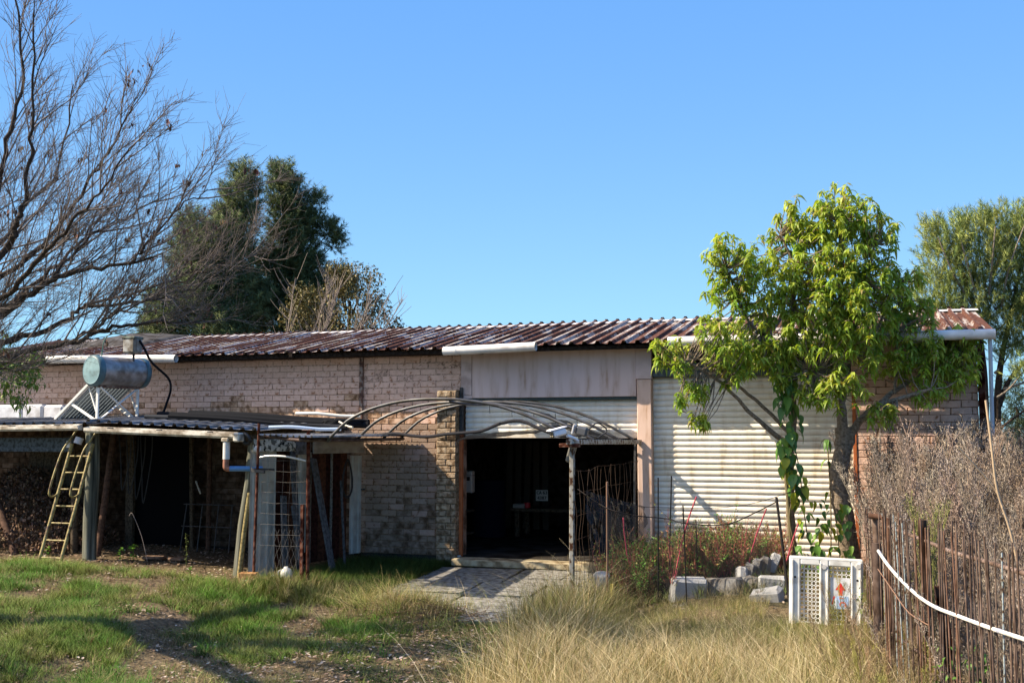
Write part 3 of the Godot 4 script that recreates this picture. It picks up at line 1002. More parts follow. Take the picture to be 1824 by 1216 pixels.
# ---------------------------------------------------------------- lying on the lean-to roof
func roof_clutter() -> void:
	var black := mat("black poly pipe", Color(0.012, 0.013, 0.016), 0.8)
	var grey := mat("grey poly pipe", Color(0.035, 0.038, 0.045), 0.75)
	var lots := [
		[Vector3(-9.3, 1.885, 1.0), Vector3(-6.2, 1.73, 0.75), 0.045, black, "long thick black pipe lying on the lean-to roof, foremost of the thick ones"],
		[Vector3(-9.0, 1.90, 0.7), Vector3(-6.3, 1.765, 0.55), 0.05, black, "long thick black pipe lying on the lean-to roof nearest the brick wall"],
		[Vector3(-9.2, 1.85, 1.4), Vector3(-6.35, 1.70, 1.1), 0.032, grey, "dark grey pipe lying slantwise across the lean-to roof"],
		[Vector3(-8.6, 1.85, 1.7), Vector3(-6.15, 1.69, 1.45), 0.025, black, "thin black pipe on the lean-to roof close to its front edge"],
		[Vector3(-7.5, 1.90, 0.38), Vector3(-6.55, 1.86, 0.30), 0.022, mat("white batten", Color(0.62, 0.61, 0.58), 0.6), "whitish batten lying at the foot of the upper brick wall"],
		[Vector3(-6.95, 1.695, 1.95), Vector3(-6.15, 1.675, 1.6), 0.022, mat("sky light tint", Color(0.45, 0.55, 0.70), 0.35), "sheet edge of the shed roof by the hoops, blue sky light painted into its colour"],  # sky light on a sheet edge, given as a pale blue colour
		[Vector3(-6.7, 1.80, 0.75), Vector3(-6.15, 1.70, 1.3), 0.012, mat("pale stick", Color(0.5, 0.48, 0.42), 0.8), "pale stick poking up from the pipes on the lean-to roof"],
	]
	for l in lots:
		var p: Vector3 = l[0]
		var q: Vector3 = l[1]
		var pts := [p, p.lerp(q, 0.35) + Vector3(0, 0.012, 0.05), p.lerp(q, 0.7) + Vector3(0, -0.008, 0.02), q]
		tag(part(self, "roof_pipe", rod(pts, l[2], 10, 4), l[3]), l[4], "pipe", "pipes lying on the lean-to roof")
	var hoops := []
	for i in 60:
		var a := i * 0.62
		hoops.append(Vector3(-6.55 + cos(a) * (0.28 + 0.01 * sin(i)), 1.73 + i * 0.0012, 0.75 + sin(a) * 0.26))
	tag(part(self, "pipe_coil", rod(hoops, 0.012, 6), black), "coil of thin black irrigation pipe lying on the roof beside the hoops", "pipe coil")
	# whitewashed parapet at the far left
	var o := thing("parapet_wall", "whitewashed low parapet wall with cracks behind the left shed roof", "wall", Vector3(0, 0, 0))
	var wm := mat("whitewash", Color(0.66, 0.68, 0.74), 0.8, "mild", 0.6, 0.15)
	var x := -14.4
	for w in [1.1, 0.58, 0.52, 0.40, 0.38]:
		var mb := MB.new()
		mb.box(Vector3(x + w * 0.5, 1.9 + r1(-0.012, 0.012), 0.34), Vector3(w - 0.008, 0.33, 0.26), Basis(), 0.035)
		part(o, "wall_block", mb.mesh(), wm)
		x += w
	# cistern, hoses
	var tank := thing("header_tank", "small grey plastic header tank on a stick above the solar tank", "water tank", Vector3(-9.78, 2.66, 0.98))
	part(tank, "box", block(Vector3(0.21, 0.22, 0.19), 0.025, Vector3(0, 0.19, 0)), mat("grey white tank", Color(0.38, 0.39, 0.38), 0.7, "blotch", 1.5))
	part(tank, "lid", block(Vector3(0.225, 0.035, 0.205), 0.012, Vector3(-0.005, 0.30, 0)), mat("green tank lid", Color(0.16, 0.20, 0.18), 0.7, "blotch", 1.5))
	part(tank, "stand", bar(Vector3(0.02, -0.04, 0), Vector3(0.02, 0.09, 0), 0.016), mat("dark steel", Color(0.05, 0.05, 0.055), 0.6))
	tag(part(self, "black_hose", rod([Vector3(-9.67, 2.93, 0.98), Vector3(-9.62, 2.8, 0.92), Vector3(-9.585, 2.62, 0.8), Vector3(-9.52, 2.42, 0.52), Vector3(-9.50, 2.25, 0.48), Vector3(-9.55, 2.05, 0.5), Vector3(-9.58, 1.86, 0.55)], 0.017, 8, 4), black), "black hose running from the header tank down past the solar tank", "hose")
	tag(part(self, "green_hose", rod([Vector3(-9.80, 2.95, 0.98), Vector3(-9.9, 3.0, 1.02), Vector3(-10.05, 3.02, 1.1), Vector3(-10.13, 2.93, 1.14), Vector3(-10.15, 2.75, 1.16), Vector3(-10.14, 2.62, 1.17)], 0.008, 6, 5), mat("green hose", Color(0.02, 0.12, 0.09), 0.5)), "thin green hose looping from the header tank to the solar tank", "hose")


func solar_heater() -> void:
	var o := thing("solar_water_heater", "grey solar water heater tank with teal end caps on a white frame", "solar water heater", Vector3(-9.92, 1.84, 1.10))
	var axis := Vector3(0.25, 0.0, -0.97).normalized()
	var down := Vector3(-0.97, 0, -0.25).normalized()
	var turn := Basis(axis.cross(Vector3.UP).normalized(), axis, Vector3.UP)
	turn = Basis(turn.x, axis, turn.x.cross(axis))
	var at := Vector3(0, 0.64, 0)
	var steel := mat("scratched zinc", Color(0.33, 0.33, 0.345), 0.42, "blotch", 1.3, 0.0, 0.35)
	var teal := mat("teal plastic", Color(0.06, 0.13, 0.16), 0.5, "mild", 2.0)
	var pale := mat("pale teal", Color(0.17, 0.29, 0.33), 0.6, "mild", 2.0)
	var mb := MB.new()
	mb.lathe(at, [[0.203, -0.36], [0.205, -0.355], [0.205, 0.355], [0.203, 0.36]], 36, turn)
	var tank := part(o, "tank", mb.mesh(), steel)
	for s in [-1.0, 1.0]:
		mb = MB.new()
		mb.lathe(at + axis * s * 0.335, [[0.213, 0.0], [0.218, s * 0.01], [0.216, s * 0.07], [0.185, s * 0.088]], 36, turn)
		var cap := part(tank, "end_cap", mb.mesh(), teal)
		mb = MB.new()
		mb.lathe(at + axis * s * 0.335, [[0.185, s * 0.088], [0.17, s * 0.083], [0.06, s * 0.096], [0.001, s * 0.098]], 30, turn)
		part(cap, "cap_face", mb.mesh(), pale)
	# tubes run from under the tank down to the left
	var glass := mat("collector tube", Color(0.24, 0.28, 0.31), 0.2, "", 1.0, 0.0, 0.55)
	var top := at + down * 0.12 + Vector3(0, -0.20, 0)
	var low := at + down * 0.83 + Vector3(0, -0.655, 0)
	for i in 11:
		var a := axis * lerpf(-0.30, 0.30, i / 10.0)
		part(o, "collector_tube", bar(top + a, low + a, 0.021, -1, 12), glass)
	var white := mat("white frame", Color(0.72, 0.72, 0.70), 0.4)
	part(o, "manifold", beam(top + axis * -0.34 + Vector3(0, 0.01, 0), top + axis * 0.34 + Vector3(0, 0.01, 0), 0.06, 0.05), white)
	part(o, "foot_rail", beam(low + axis * -0.35, low + axis * 0.35, 0.05, 0.05), mat("pale steel", Color(0.5, 0.5, 0.5), 0.6))
	for s in [-0.35, 0.35]:
		part(o, "side_rail", beam(top + axis * s + Vector3(0, 0.03, 0), low + axis * s + down * 0.05, 0.035, 0.05), white)
		var foot: Vector3 = at - down * 0.02 + axis * s * 0.92 + Vector3(0, -0.69, 0)
		part(o, "leg", beam(foot, at + axis * s * 0.92 - down * 0.02 + Vector3(0, -0.17, 0), 0.04, 0.025), white)
		part(o, "leg", beam(foot + axis * 0.02 - down * 0.03, at + axis * s * 0.92 + down * 0.17 + Vector3(0, -0.23, 0), 0.022, 0.025), white)
		part(o, "strut", beam(foot, top.lerp(low, 0.55) + axis * s + Vector3(0, 0.0, 0), 0.035, 0.02), white)
	var fa := at - down * 0.035 + Vector3(0, -0.68, 0)
	part(o, "cross_brace", beam(fa + axis * -0.31, fa + axis * 0.31 + Vector3(0, 0.46, 0), 0.03, 0.012), white)
	part(o, "cross_brace", beam(fa + axis * 0.31 - down * 0.013, fa + axis * -0.31 + Vector3(0, 0.46, 0) - down * 0.013, 0.03, 0.012), white)
	part(o, "tank_saddle", block(Vector3(0.12, 0.05, 0.68), 0.01, at + Vector3(0, -0.205, 0), Basis(Vector3.UP.cross(-axis).normalized(), Vector3.UP, -axis)), mat("grey steel", Color(0.20, 0.19, 0.18), 0.6, "rusty", 1.4))


# ---------------------------------------------------------------- hoops before the garage
func pergola() -> void:
	var o := thing("hoop_pergola", "bent steel pipe hoops over the driveway on a rusty post and beam", "pergola")
	var steel := mat("weathered pipe", Color(0.095, 0.10, 0.112), 0.45, "blotch", 0.9, 0.0, 0.4)
	var zs := [[2.62, 2.58, 1.97, -4.75, 0.0], [1.75, 1.9, 1.96, -4.45, 0.0], [0.85, 0.9, 1.99, -4.3, 0.0], [0.16, 0.2, 2.02, -4.2, 0.0]]
	for h in zs:
		var zl: float = h[0]
		var zr: float = h[1]
		var xr := lerpf(-2.79, -2.91, zr / 2.6)
		var pts := []
		for i in 13:
			var t := i / 12.0
			var x := lerpf(lerpf(-6.03, -5.76, zl / 2.6), xr, t)
			var arch := 1.0 - pow(absf(2.0 * pow(t, 0.86) - 1.0), 2.3)
			pts.append(Vector3(x, lerpf(1.555, 1.55, t) + arch * (h[2] - 1.53), lerpf(zl, zr, t) + 0.02 * sin(i * 1.3)))
		pts.push_front(pts[0] + Vector3(-0.05, -0.01, -0.12))
		part(o, "hoop", rod(pts, 0.0175, 10, 3), steel)
	part(o, "side_rail", rod([Vector3(-6.9, 1.60, 2.14), Vector3(-6.3, 1.55, 2.5), Vector3(-5.86, 1.545, 2.62), Vector3(-5.84, 1.545, 1.6), Vector3(-6.0, 1.55, 0.1)], 0.02, 8, 4), mat("dark pipe", Color(0.09, 0.07, 0.065), 0.6, "rusty", 1.2))
	part(o, "cross_beam", beam(Vector3(-2.93, 1.532, 2.72), Vector3(-2.755, 1.515, 0.035), 0.06, 0.055, 0.004), mat("peeling beam", Color(0.50, 0.47, 0.43), 0.7, "peel", 2.0))
	var pm := mat("peeling post", Color(0.26, 0.26, 0.25), 0.75, "peel", 1.5)
	part(o, "post", beam(Vector3(-2.935, -0.3, 2.62), Vector3(-2.92, 1.5, 2.62), 0.05, 0.05, 0.008), pm)
	part(o, "post_plate", block(Vector3(0.2, 0.04, 0.12), 0.004, Vector3(-2.94, 1.495, 2.64)), mat("rusty plate", Color(0.2, 0.15, 0.13), 0.8, "rusty", 2.0))
	part(o, "post", beam(Vector3(-2.83, 0.0, 0.10), Vector3(-2.80, 1.5, 0.08), 0.028, 0.028), mat("dark steel", Color(0.05, 0.05, 0.055), 0.6))
	part(o, "ridge_pipe", rod([Vector3(-4.3, 1.965, 2.6), Vector3(-4.35, 1.95, 1.8), Vector3(-4.4, 1.98, 0.9), Vector3(-4.4, 2.01, 0.15)], 0.012, 6, 3), steel)
	for k in 5:
		part(o, "wire_tie", bar(Vector3(-4.3 + k * 0.23, 1.97 - k * 0.035, 1.35 - k * 0.15), Vector3(-4.3 + k * 0.23, 1.86 - k * 0.04, 1.33 - k * 0.15), 0.004, -1, 4), mat("dark steel", Color(0.05, 0.05, 0.055), 0.6))
	# sagging shade net, part of it rolled up
	var net := mat("shade net", Color(0.035, 0.036, 0.042), 0.95)
	net.transparency = BaseMaterial3D.TRANSPARENCY_ALPHA
	net.albedo_color.a = 0.72
	var rows := []
	for i in 13:
		var row := []
		for j in 33:
			var t := j / 32.0
			var s := i / 12.0
			var x := lerpf(-5.0, -2.85, t)
			var z := lerpf(1.25, 0.55, s)
			var y := 1.56 + 0.09 * pow(sin(t * PI), 0.8) + 0.10 * exp(-pow((t - 0.68) / 0.14, 2.0)) + 0.035 * fine.get_noise_2d(x * 2.0, z * 2.0) - 0.05 * sin(s * PI)
			row.append(Vector3(x, y, z))
		rows.append(row)
	var mb := MB.new()
	mb.sheet(rows)
	tag(part(self, "shade_net", mb.mesh(), net), "black shade net sagging under the pipe hoops", "shade net")
	var roll := []
	for i in 12:
		var t := i / 11.0
		roll.append(Vector3(lerpf(-5.95, -3.1, t), 1.60 + 0.02 * sin(i * 1.7) + 0.17 * exp(-pow((t - 0.68) / 0.14, 2.0)), lerpf(1.0, 1.6, t)))
	tag(part(self, "net_roll", rod(roll, 0.02, 8, 3), mat("net roll", Color(0.03, 0.03, 0.035), 0.9)), "rolled black netting stretched from the brick pier to the hoops", "netting")
	rows = []
	for i in 7:
		var row := []
		for j in 9:
			var t := j / 8.0
			var s := i / 6.0
			row.append(Vector3(lerpf(-3.95, -3.0, t), lerpf(1.93, 1.60, t) - 0.10 * s + 0.05 * fine.get_noise_2d(t * 4, s * 4), lerpf(0.9, 0.4, s)))
		rows.append(row)
	mb = MB.new()
	mb.sheet(rows)
	tag(part(self, "shade_net", mb.mesh(), net), "scrap of dark netting caught in the right end of the hoops", "shade net")
	# camera and flood lamp on the post
	var cam := thing("security_camera", "white bullet security camera on top of the rusty post", "security camera", Vector3(-2.95, 1.575, 2.74))
	var aim := Basis.looking_at(Vector3(-0.62, -0.22, 0.75))
	var white := mat("camera white", Color(0.72, 0.72, 0.78), 0.35)
	mb = MB.new()
	mb.box(Vector3.ZERO, Vector3(0.075, 0.07, 0.17), aim, 0.018)
	var body := part(cam, "body", mb.mesh(), white, Vector3(-0.07, 0.05, 0.04))
	mb = MB.new()
	mb.box(aim * Vector3(0, 0.045, -0.015), Vector3(0.09, 0.01, 0.21), aim, 0.004)
	part(body, "sun_hood", mb.mesh(), white)
	mb = MB.new()
	mb.box(aim * Vector3(0, -0.003, -0.087), Vector3(0.062, 0.058, 0.006), aim, 0.002)
	part(body, "lens_window", mb.mesh(), mat("black glass", Color(0.02, 0.02, 0.022), 0.15))
	for s in [[-0.016, 0.012], [0.016, 0.012], [-0.016, -0.016], [0.016, -0.016]]:
		part(body, "lamp_ring", bar(aim * Vector3(s[0], s[1], -0.088), aim * Vector3(s[0], s[1], -0.093), 0.009, -1, 8), mat("dull brass", Color(0.3, 0.27, 0.2), 0.4))
	part(cam, "bracket", rod([Vector3(0.0, 0.02, -0.03), Vector3(0.05, 0.0, -0.08), Vector3(0.08, -0.03, -0.14)], 0.016, 8, 3), white)
	var lamp := thing("flood_lamp", "broken grey flood lamp with a hanging cover beside the security camera", "flood lamp", Vector3(-2.90, 1.53, 2.3))
	mb = MB.new()
	mb.box(Vector3(0, 0.11, 0), Vector3(0.13, 0.10, 0.10), Basis(Vector3.BACK, -0.25), 0.02)
	part(lamp, "housing", mb.mesh(), mat("dark grey housing", Color(0.06, 0.065, 0.075), 0.5))
	part(lamp, "side_plate", block(Vector3(0.02, 0.10, 0.09), 0.006, Vector3(-0.085, 0.13, 0.02), Basis(Vector3.BACK, -0.25)), mat("pale grey plate", Color(0.42, 0.43, 0.46), 0.5))
	part(lamp, "globe", bar(Vector3(-0.07, 0.055, 0.05), Vector3(-0.08, -0.03, 0.055), 0.042, 0.03, 12), mat("yellowed cup", Color(0.58, 0.55, 0.40), 0.4))
	part(lamp, "hanging_cover", beam(Vector3(-0.08, 0.0, 0.02), Vector3(-0.14, -0.22, 0.03), 0.08, 0.05, 0.015), mat("smoky cover", Color(0.10, 0.095, 0.08), 0.5))
	part(lamp, "loose_cable", rod([Vector3(0.05, 0.12, -0.05), Vector3(0.13, 0.2, -0.15), Vector3(0.2, 0.12, -0.3), Vector3(0.12, 0.04, -0.2)], 0.008, 6, 4), mat("black rubber", Color(0.015, 0.015, 0.016), 0.6))
	# wire trellis under the beam
	var tr := thing("wire_trellis", "rusty bent wire trellis hanging under the beam before the dark garage", "trellis")
	var wm := mat("dark rusty wire", Color(0.08, 0.055, 0.042), 0.8)
	var a := Vector3(-2.91, -0.05, 2.55)
	var b := Vector3(-2.77, 0, 0.10)
	for i in 19:
		var t := i / 18.0
		var pts := []
		for j in 6:
			pts.append(a.lerp(b, t) + Vector3(0.05 * fine.get_noise_2d(i * 1.7, j * 0.9), 0.1 + j * 0.235 + 0.03 * fine.get_noise_1d(i), 0.10 * fine.get_noise_2d(40 + i * 0.5, j * 0.8)))
		part(tr, "wire", rod(pts, 0.0022, 4, 3), wm)
	for j in 6:
		var pts := []
		for i in 10:
			pts.append(a.lerp(b, i / 9.0) + Vector3(0.03 * fine.get_noise_2d(i, j * 3.0), 0.1 + j * 0.235 + 0.03 * fine.get_noise_2d(i * 0.6, j), 0))
		part(tr, "wire", rod(pts, 0.002, 4, 2), wm)
	# shade cloth hung at its foot
	rows = []
	for i in 12:
		var row := []
		for j in 22:
			var t := j / 21.0
			var s := i / 11.0
			var p := a.lerp(b, t * 0.95) + Vector3(0.12, 0, 0.03)
			var topy := lerpf(1.03, 0.72, t)
			p.y = lerpf(topy, -0.03, s)
			p += Vector3(0.10, 0, 0.05) * (fine.get_noise_2d(t * 7 + s * 2.0, s * 1.5) + 0.3 * s)
			row.append(p)
		rows.append(row)
	mb = MB.new()
	mb.sheet(rows, [], false, Vector3.BACK)
	var cloth := mat("thin shade cloth", Color(0.05, 0.05, 0.053), 0.95)
	cloth.transparency = BaseMaterial3D.TRANSPARENCY_ALPHA
	cloth.albedo_color.a = 0.6
	tag(part(self, "shade_cloth", mb.mesh(), cloth), "grey see-through shade cloth hung in folds on the wire trellis", "shade cloth")


# ---------------------------------------------------------------- yard
func yard_objects() -> void:
	ladder()
	var rust := mat("rusty pipe", Color(0.15, 0.075, 0.055), 0.85, "rusty", 1.6)
	var p1 := thing("rusty_post", "tall rusty pipe post with flat top plate by the shed", "post", Vector3(-6.24, -0.12, 2.2), "rusty posts before the shed")
	part(p1, "pole", bar(Vector3.ZERO, Vector3(-0.02, 1.77, 0), 0.022, -1, 10), rust)
	part(p1, "top_plate", block(Vector3(0.14, 0.012, 0.07), 0.003, Vector3(-0.02, 1.78, 0)), mat("grey steel", Color(0.20, 0.19, 0.18), 0.6, "rusty", 1.4))
	tag(part(self, "rusty_post", beam(Vector3(-6.305, -0.15, 2.22), Vector3(-6.31, 0.79, 2.22), 0.04, 0.035), rust), "short rusty angle post standing close to the tall rusty post", "post", "rusty posts before the shed")
	var p2 := thing("rusty_post", "thin dark rusty post before the cream corner sheets of the shed", "post", Vector3(-6.95, -0.12, 2.22), "rusty posts before the shed")
	part(p2, "pole", bar(Vector3(0, 0, 0), Vector3(0.03, 1.86, 0), 0.017, -1, 8), rust)
	part(p2, "tap", beam(Vector3(-0.04, 1.30, 0.02), Vector3(0.14, 1.285, 0.03), 0.035, 0.03), mat("dark steel", Color(0.05, 0.05, 0.055), 0.6))
	tag(part(self, "curved_strip", rod([Vector3(-6.89, 1.335, 2.23), Vector3(-6.75, 1.355, 2.24), Vector3(-6.5, 1.345, 2.24), Vector3(-6.27, 1.30, 2.23)], 0.014, 8, 4), mat("bare zinc", Color(0.62, 0.64, 0.68), 0.3, "", 1, 0, 0.4)), "bright curved metal strip tied between the two rusty posts", "metal strip")
	# wire fence between them
	var f := thing("wire_fence_panel", "sagging wire mesh stretched between the rusty posts before the shed", "wire fence")
	var zinc := mat("zinc wire", Color(0.13, 0.12, 0.115), 0.6)
	var mb := MB.new()
	for i in 9:
		var y := 0.30 + i * 0.125
		var pts := []
		for j in 7:
			pts.append(Vector3(lerpf(-6.92, -6.26, j / 6.0), y + 0.02 * fine.get_noise_2d(i * 2, j), 2.21 + 0.02 * fine.get_noise_2d(i, j * 2)))
		mb.tube(pts, [0.0015], 4, false)
	for i in 7:
		var pts := []
		for j in 8:
			pts.append(Vector3(lerpf(-6.88, -6.3, i / 6.0) + 0.02 * fine.get_noise_2d(i * 3, j), 0.05 + j * 0.18, 2.21))
		mb.tube(pts, [0.0014], 4, false)
	part(f, "square_mesh", mb.mesh(), zinc)
	mb = MB.new()
	for i in 15:
		for s in [-1.0, 1.0]:
			var pts := []
			for j in 6:
				var x: float = -6.93 + i * 0.075 + s * (j - 2.5) * 0.04
				if x > -6.95 and x < -6.24:
					pts.append(Vector3(x + 0.02 * fine.get_noise_2d(i * 5, j * 2), -0.05 + j * 0.11 + 0.02 * fine.get_noise_2d(j, i), 2.24 + 0.04 * fine.get_noise_2d(i * 2, j * 2 + s)))
			mb.tube(pts, [0.0015], 4, false)
	part(f, "diamond_mesh", mb.mesh(), zinc)
	# leaning boards
	var grey := mat("weathered board", Color(0.115, 0.12, 0.13), 0.9, "speckle", 1.6)
	for b in [[Vector3(-6.72, -0.12, 1.55), Vector3(-6.98, 1.5, 1.35), 0.11, "dark grey weathered board leaning on the shed, the long one in the middle"], [Vector3(-6.42, -0.12, 1.25), Vector3(-6.84, 1.30, 1.05), 0.13, "wide dark grey board leaning on the shed doors"], [Vector3(-6.80, -0.12, 1.75), Vector3(-6.93, 0.85, 1.62), 0.12, "short grey board with a split top leaning by the wire mesh"], [Vector3(-6.62, -0.12, 1.65), Vector3(-6.86, 0.72, 1.5), 0.08, "shortest dark board leaning at the foot of the shed"], [Vector3(-6.52, -0.1, 0.75), Vector3(-6.70, 1.0, 0.55), 0.03, "thin dark pole leaning on the maroon shed door"]]:
		tag(part(self, "leaning_board", beam(b[0], b[1], 0.025, b[2]), grey), b[3], "board", "boards leaning on the shed")
	# hose coil hung on the shed
	mb = MB.new()
	var pts := []
	for i in 110:
		var a := i * 0.35
		pts.append(Vector3(-6.66 + 0.012 * sin(i * 0.7), 1.02 + sin(a) * (0.25 + 0.012 * sin(i * 0.9)), 0.44 + cos(a) * (0.13 + 0.01 * cos(i * 0.5))))
	mb.tube(pts, [0.009], 6)
	tag(part(self, "hose_coil", mb.mesh(), mat("black rubber", Color(0.015, 0.015, 0.016), 0.6)), "coil of black hose hanging on the shed beside the last cream sheet", "hose coil")
	# small finds on the ground
	tag(part(self, "loose_brick", block(Vector3(0.22, 0.09, 0.105), 0.008, Vector3(-6.98, -0.055, 2.28), Basis(Vector3.UP, 0.25)), mat("orange brick", Color(0.42, 0.24, 0.11), 0.9, "blotch", 2.5, 0.2)), "single orange brick lying at the foot of the shed corner", "brick")
	tag(part(self, "loose_brick", block(Vector3(0.14, 0.07, 0.1), 0.01, Vector3(-6.70, -0.08, 2.34), Basis(Vector3.UP, -0.4)), mat("mossy brick", Color(0.17, 0.14, 0.08), 0.95, "blotch", 2.5, 0.2)), "small mossy brick piece beside the orange brick", "brick")
	var jug := thing("plastic_jug", "dirty white plastic jug standing in the grass by the rusty post", "jug", Vector3(-6.52, -0.12, 2.18))
	mb = MB.new()
	mb.lathe(Vector3.ZERO, [[0.001, 0.0], [0.065, 0.0], [0.072, 0.02], [0.074, 0.11], [0.06, 0.15], [0.025, 0.17], [0.022, 0.185], [0.001, 0.186]], 18, Basis(Vector3.BACK, 0.12))
	part(jug, "body", mb.mesh(), mat("dirty white plastic", Color(0.62, 0.62, 0.58), 0.5, "mild", 2.0))
	part(jug, "handle", rod([Vector3(-0.05, 0.15, 0.03), Vector3(-0.09, 0.13, 0.05), Vector3(-0.085, 0.08, 0.05)], 0.008, 6, 3), mat("dirty white plastic", Color(0.62, 0.62, 0.58), 0.5, "mild", 2.0))
	var rows := []
	for i in 7:
		var row := []
		for j in 10:
			row.append(Vector3(-6.80 + j * 0.022, -0.10 + 0.05 * absf(fine.get_noise_2d(i * 1.3, j * 1.1)) + 0.03 * sin(j * 0.5), 2.1 + i * 0.025))
		rows.append(row)
	mb = MB.new()
	mb.sheet(rows)
	tag(part(self, "plastic_rag", mb.mesh(), mat("pale rag", Color(0.5, 0.5, 0.5), 0.7)), "crumpled pale plastic scrap on the ground left of the white jug", "plastic scrap")
	for s in [[Vector3(-8.95, 0.0, 1.45), 0.3, 0.28, "flat stone lying on the leaf litter before the dark shed opening"], [Vector3(-8.65, -0.02, 1.35), -0.2, 0.24, "reddish flat stone next to the first one by the shed opening"]]:
		tag(part(self, "flat_stone", block(Vector3(s[2], 0.04, 0.16), 0.018, s[0], Basis(Vector3.UP, s[1])), mat("reddish stone", Color(0.22, 0.15, 0.11), 0.95, "blotch", 2.5, 0.2)), s[3], "stone", "flat stones before the shed")
	# inside the lean-to
	var t := thing("metal_table_frame", "thin black metal table frame in the dark lean-to", "table frame", Vector3(-8.7, 0.0, 0.5))
	var black := mat("dark steel", Color(0.05, 0.05, 0.055), 0.6)
	for l in [[-0.38, 0.2], [-0.12, 0.2], [0.14, 0.2], [0.36, 0.2]]:
		part(t, "leg", bar(Vector3(l[0] * 1.06, 0, l[1]), Vector3(l[0], 0.65, 0.1), 0.009, -1, 6), black)
	for y in [0.64, 0.34]:
		part(t, "rail", bar(Vector3(-0.42, y, 0.12 if y > 0.5 else 0.16), Vector3(0.42, y, 0.12 if y > 0.5 else 0.16), 0.009, -1, 6), black)
	tag(part(self, "stick", bar(Vector3(-8.98, 0.955, 0.55), Vector3(-8.85, 0.79, 0.62), 0.012), mat("pale stick", Color(0.5, 0.48, 0.42), 0.8)), "short pale stick stuck slantwise in the dark lean-to", "stick")
	tag(part(self, "pole", bar(Vector3(-8.84, 0.0, 0.42), Vector3(-8.86, 1.7, 0.42), 0.035), mat("brown pole", Color(0.12, 0.07, 0.05), 0.9, "speckle", 2.0)), "upright brown pole at the back of the dark lean-to", "pole")
	for i in 4:
		var base := Vector3(-9.78 + i * 0.07, 1.6, 1.2 - i * 0.06)
		tag(part(self, "hanging_cable", rod([base, base + Vector3(0.06, -0.35 - i * 0.05, 0.02), base + Vector3(0.12, -0.75 - i * 0.06, 0.05), base + Vector3(0.19, -0.35, 0.0), base + Vector3(0.2, -0.02, 0)], 0.008, 6, 5), mat("black rubber", Color(0.015, 0.015, 0.016), 0.6)), ["longest black cable loop hanging behind the lean-to post", "black cable loop hanging just right of the longest one", "short black cable loop in the bundle behind the lean-to post", "innermost black cable loop in the dark lean-to bundle"][3 - i], "cable", "hanging cables in the lean-to")
	tag(part(self, "rusty_pole", bar(Vector3(-10.85, -0.02, 1.85), Vector3(-11.55, 0.75, 1.55), 0.05, -1, 10), mat("brown pole", Color(0.12, 0.07, 0.05), 0.9, "speckle", 2.0)), "rusty brown pole leaning in the leaf heap at the far left", "pole")
	tag(part(self, "bent_wire", rod([Vector3(-8.83, 0.0, 1.75), Vector3(-8.9, 0.3, 1.78), Vector3(-9.02, 0.56, 1.8), Vector3(-9.06, 0.60, 1.8), Vector3(-9.09, 0.56, 1.8)], 0.0045, 6, 4), mat("dull wire", Color(0.22, 0.18, 0.16), 0.7)), "bent thin wire standing in the ground right of the lean-to post", "wire")
	leaf_heap()


func ladder() -> void:
	var o := thing("yellow_ladder", "worn yellow steel ladder with handrails leaning on the lean-to gutter", "ladder")
	var y := mat("worn yellow paint", Color(0.32, 0.27, 0.105), 0.6, "peel", 1.7)
	var l0 := Vector3(-9.95, -0.02, 2.42)
	var l1 := Vector3(-9.90, 1.43, 1.98)
	var d := Vector3(0.335, 0, 0.0)
	for s in 2:
		part(o, "stile", bar(l0 + d * s, l1 + d * s + (l1 - l0).normalized() * 0.06, 0.023, -1, 10), y)
		var a := l0.lerp(l1, 0.60) + d * s
		var b := l0.lerp(l1, 0.97) + d * s
		var off := Vector3(-0.02, -0.02, 0.13)
		part(o, "handrail", rod([a, a + off * 0.7 + Vector3(0, -0.02, 0), a + off + Vector3(0, 0.08, 0), b + off, b + off + Vector3(0.03, 0.18, -0.12), b + Vector3(0.06, 0.30, -0.06)], 0.014, 8, 4), y)
	for i in 7:
		var p := l0.lerp(l1, 0.06 + i * 0.145)
		part(o, "rung", bar(p, p + d, 0.011, -1, 8), y)


func leaf_heap() -> void:
	var where := []
	var tint := []
	for i in 9000:
		var x := r1(-13.2, -10.2)
		var z := r1(0.6, 1.9)
		var top := 1.15 * exp(-pow((x + 11.6) / 1.1, 2.0)) * exp(-pow((z - 0.9) / 0.8, 2.0))
		var p := Vector3(x, top * pow(rng.randf(), 0.25) + 0.02, z)
		where.append(Transform3D(Basis.from_euler(Vector3(r1(-3, 3), r1(-3, 3), r1(-3, 3))).scaled(Vector3.ONE * r1(0.6, 1.3)), p))
		tint.append(vary([Color(0.10, 0.055, 0.035), Color(0.14, 0.085, 0.05), Color(0.07, 0.045, 0.035), Color(0.2, 0.13, 0.09)][rng.randi() % 4], 0.3))
	var o := scatter(self, "dry_leaf_heap", litter_leaf(), mat("dry leaf", Color.WHITE, 0.8), where, tint)
	tag(o, "dark heap of dry brown leaves under the left end of the lean-to", "leaf heap")
	mark(o, "stuff")


func litter_leaf() -> ArrayMesh:
	if not stock.has("litter"):
		var m := MB.new()
		var rows := [[Vector3(0, 0, -0.03), Vector3(0, 0, -0.03), Vector3(0, 0, -0.03)], [Vector3(-0.014, 0.006, -0.012), Vector3(0, 0.0, -0.012), Vector3(0.014, 0.007, -0.012)], [Vector3(-0.013, 0.008, 0.01), Vector3(0, 0.003, 0.01), Vector3(0.013, 0.008, 0.01)], [Vector3(0, 0.012, 0.03), Vector3(0, 0.012, 0.03), Vector3(0, 0.012, 0.03)]]
		m.sheet(rows)
		stock["litter"] = m.mesh()
	return stock["litter"]


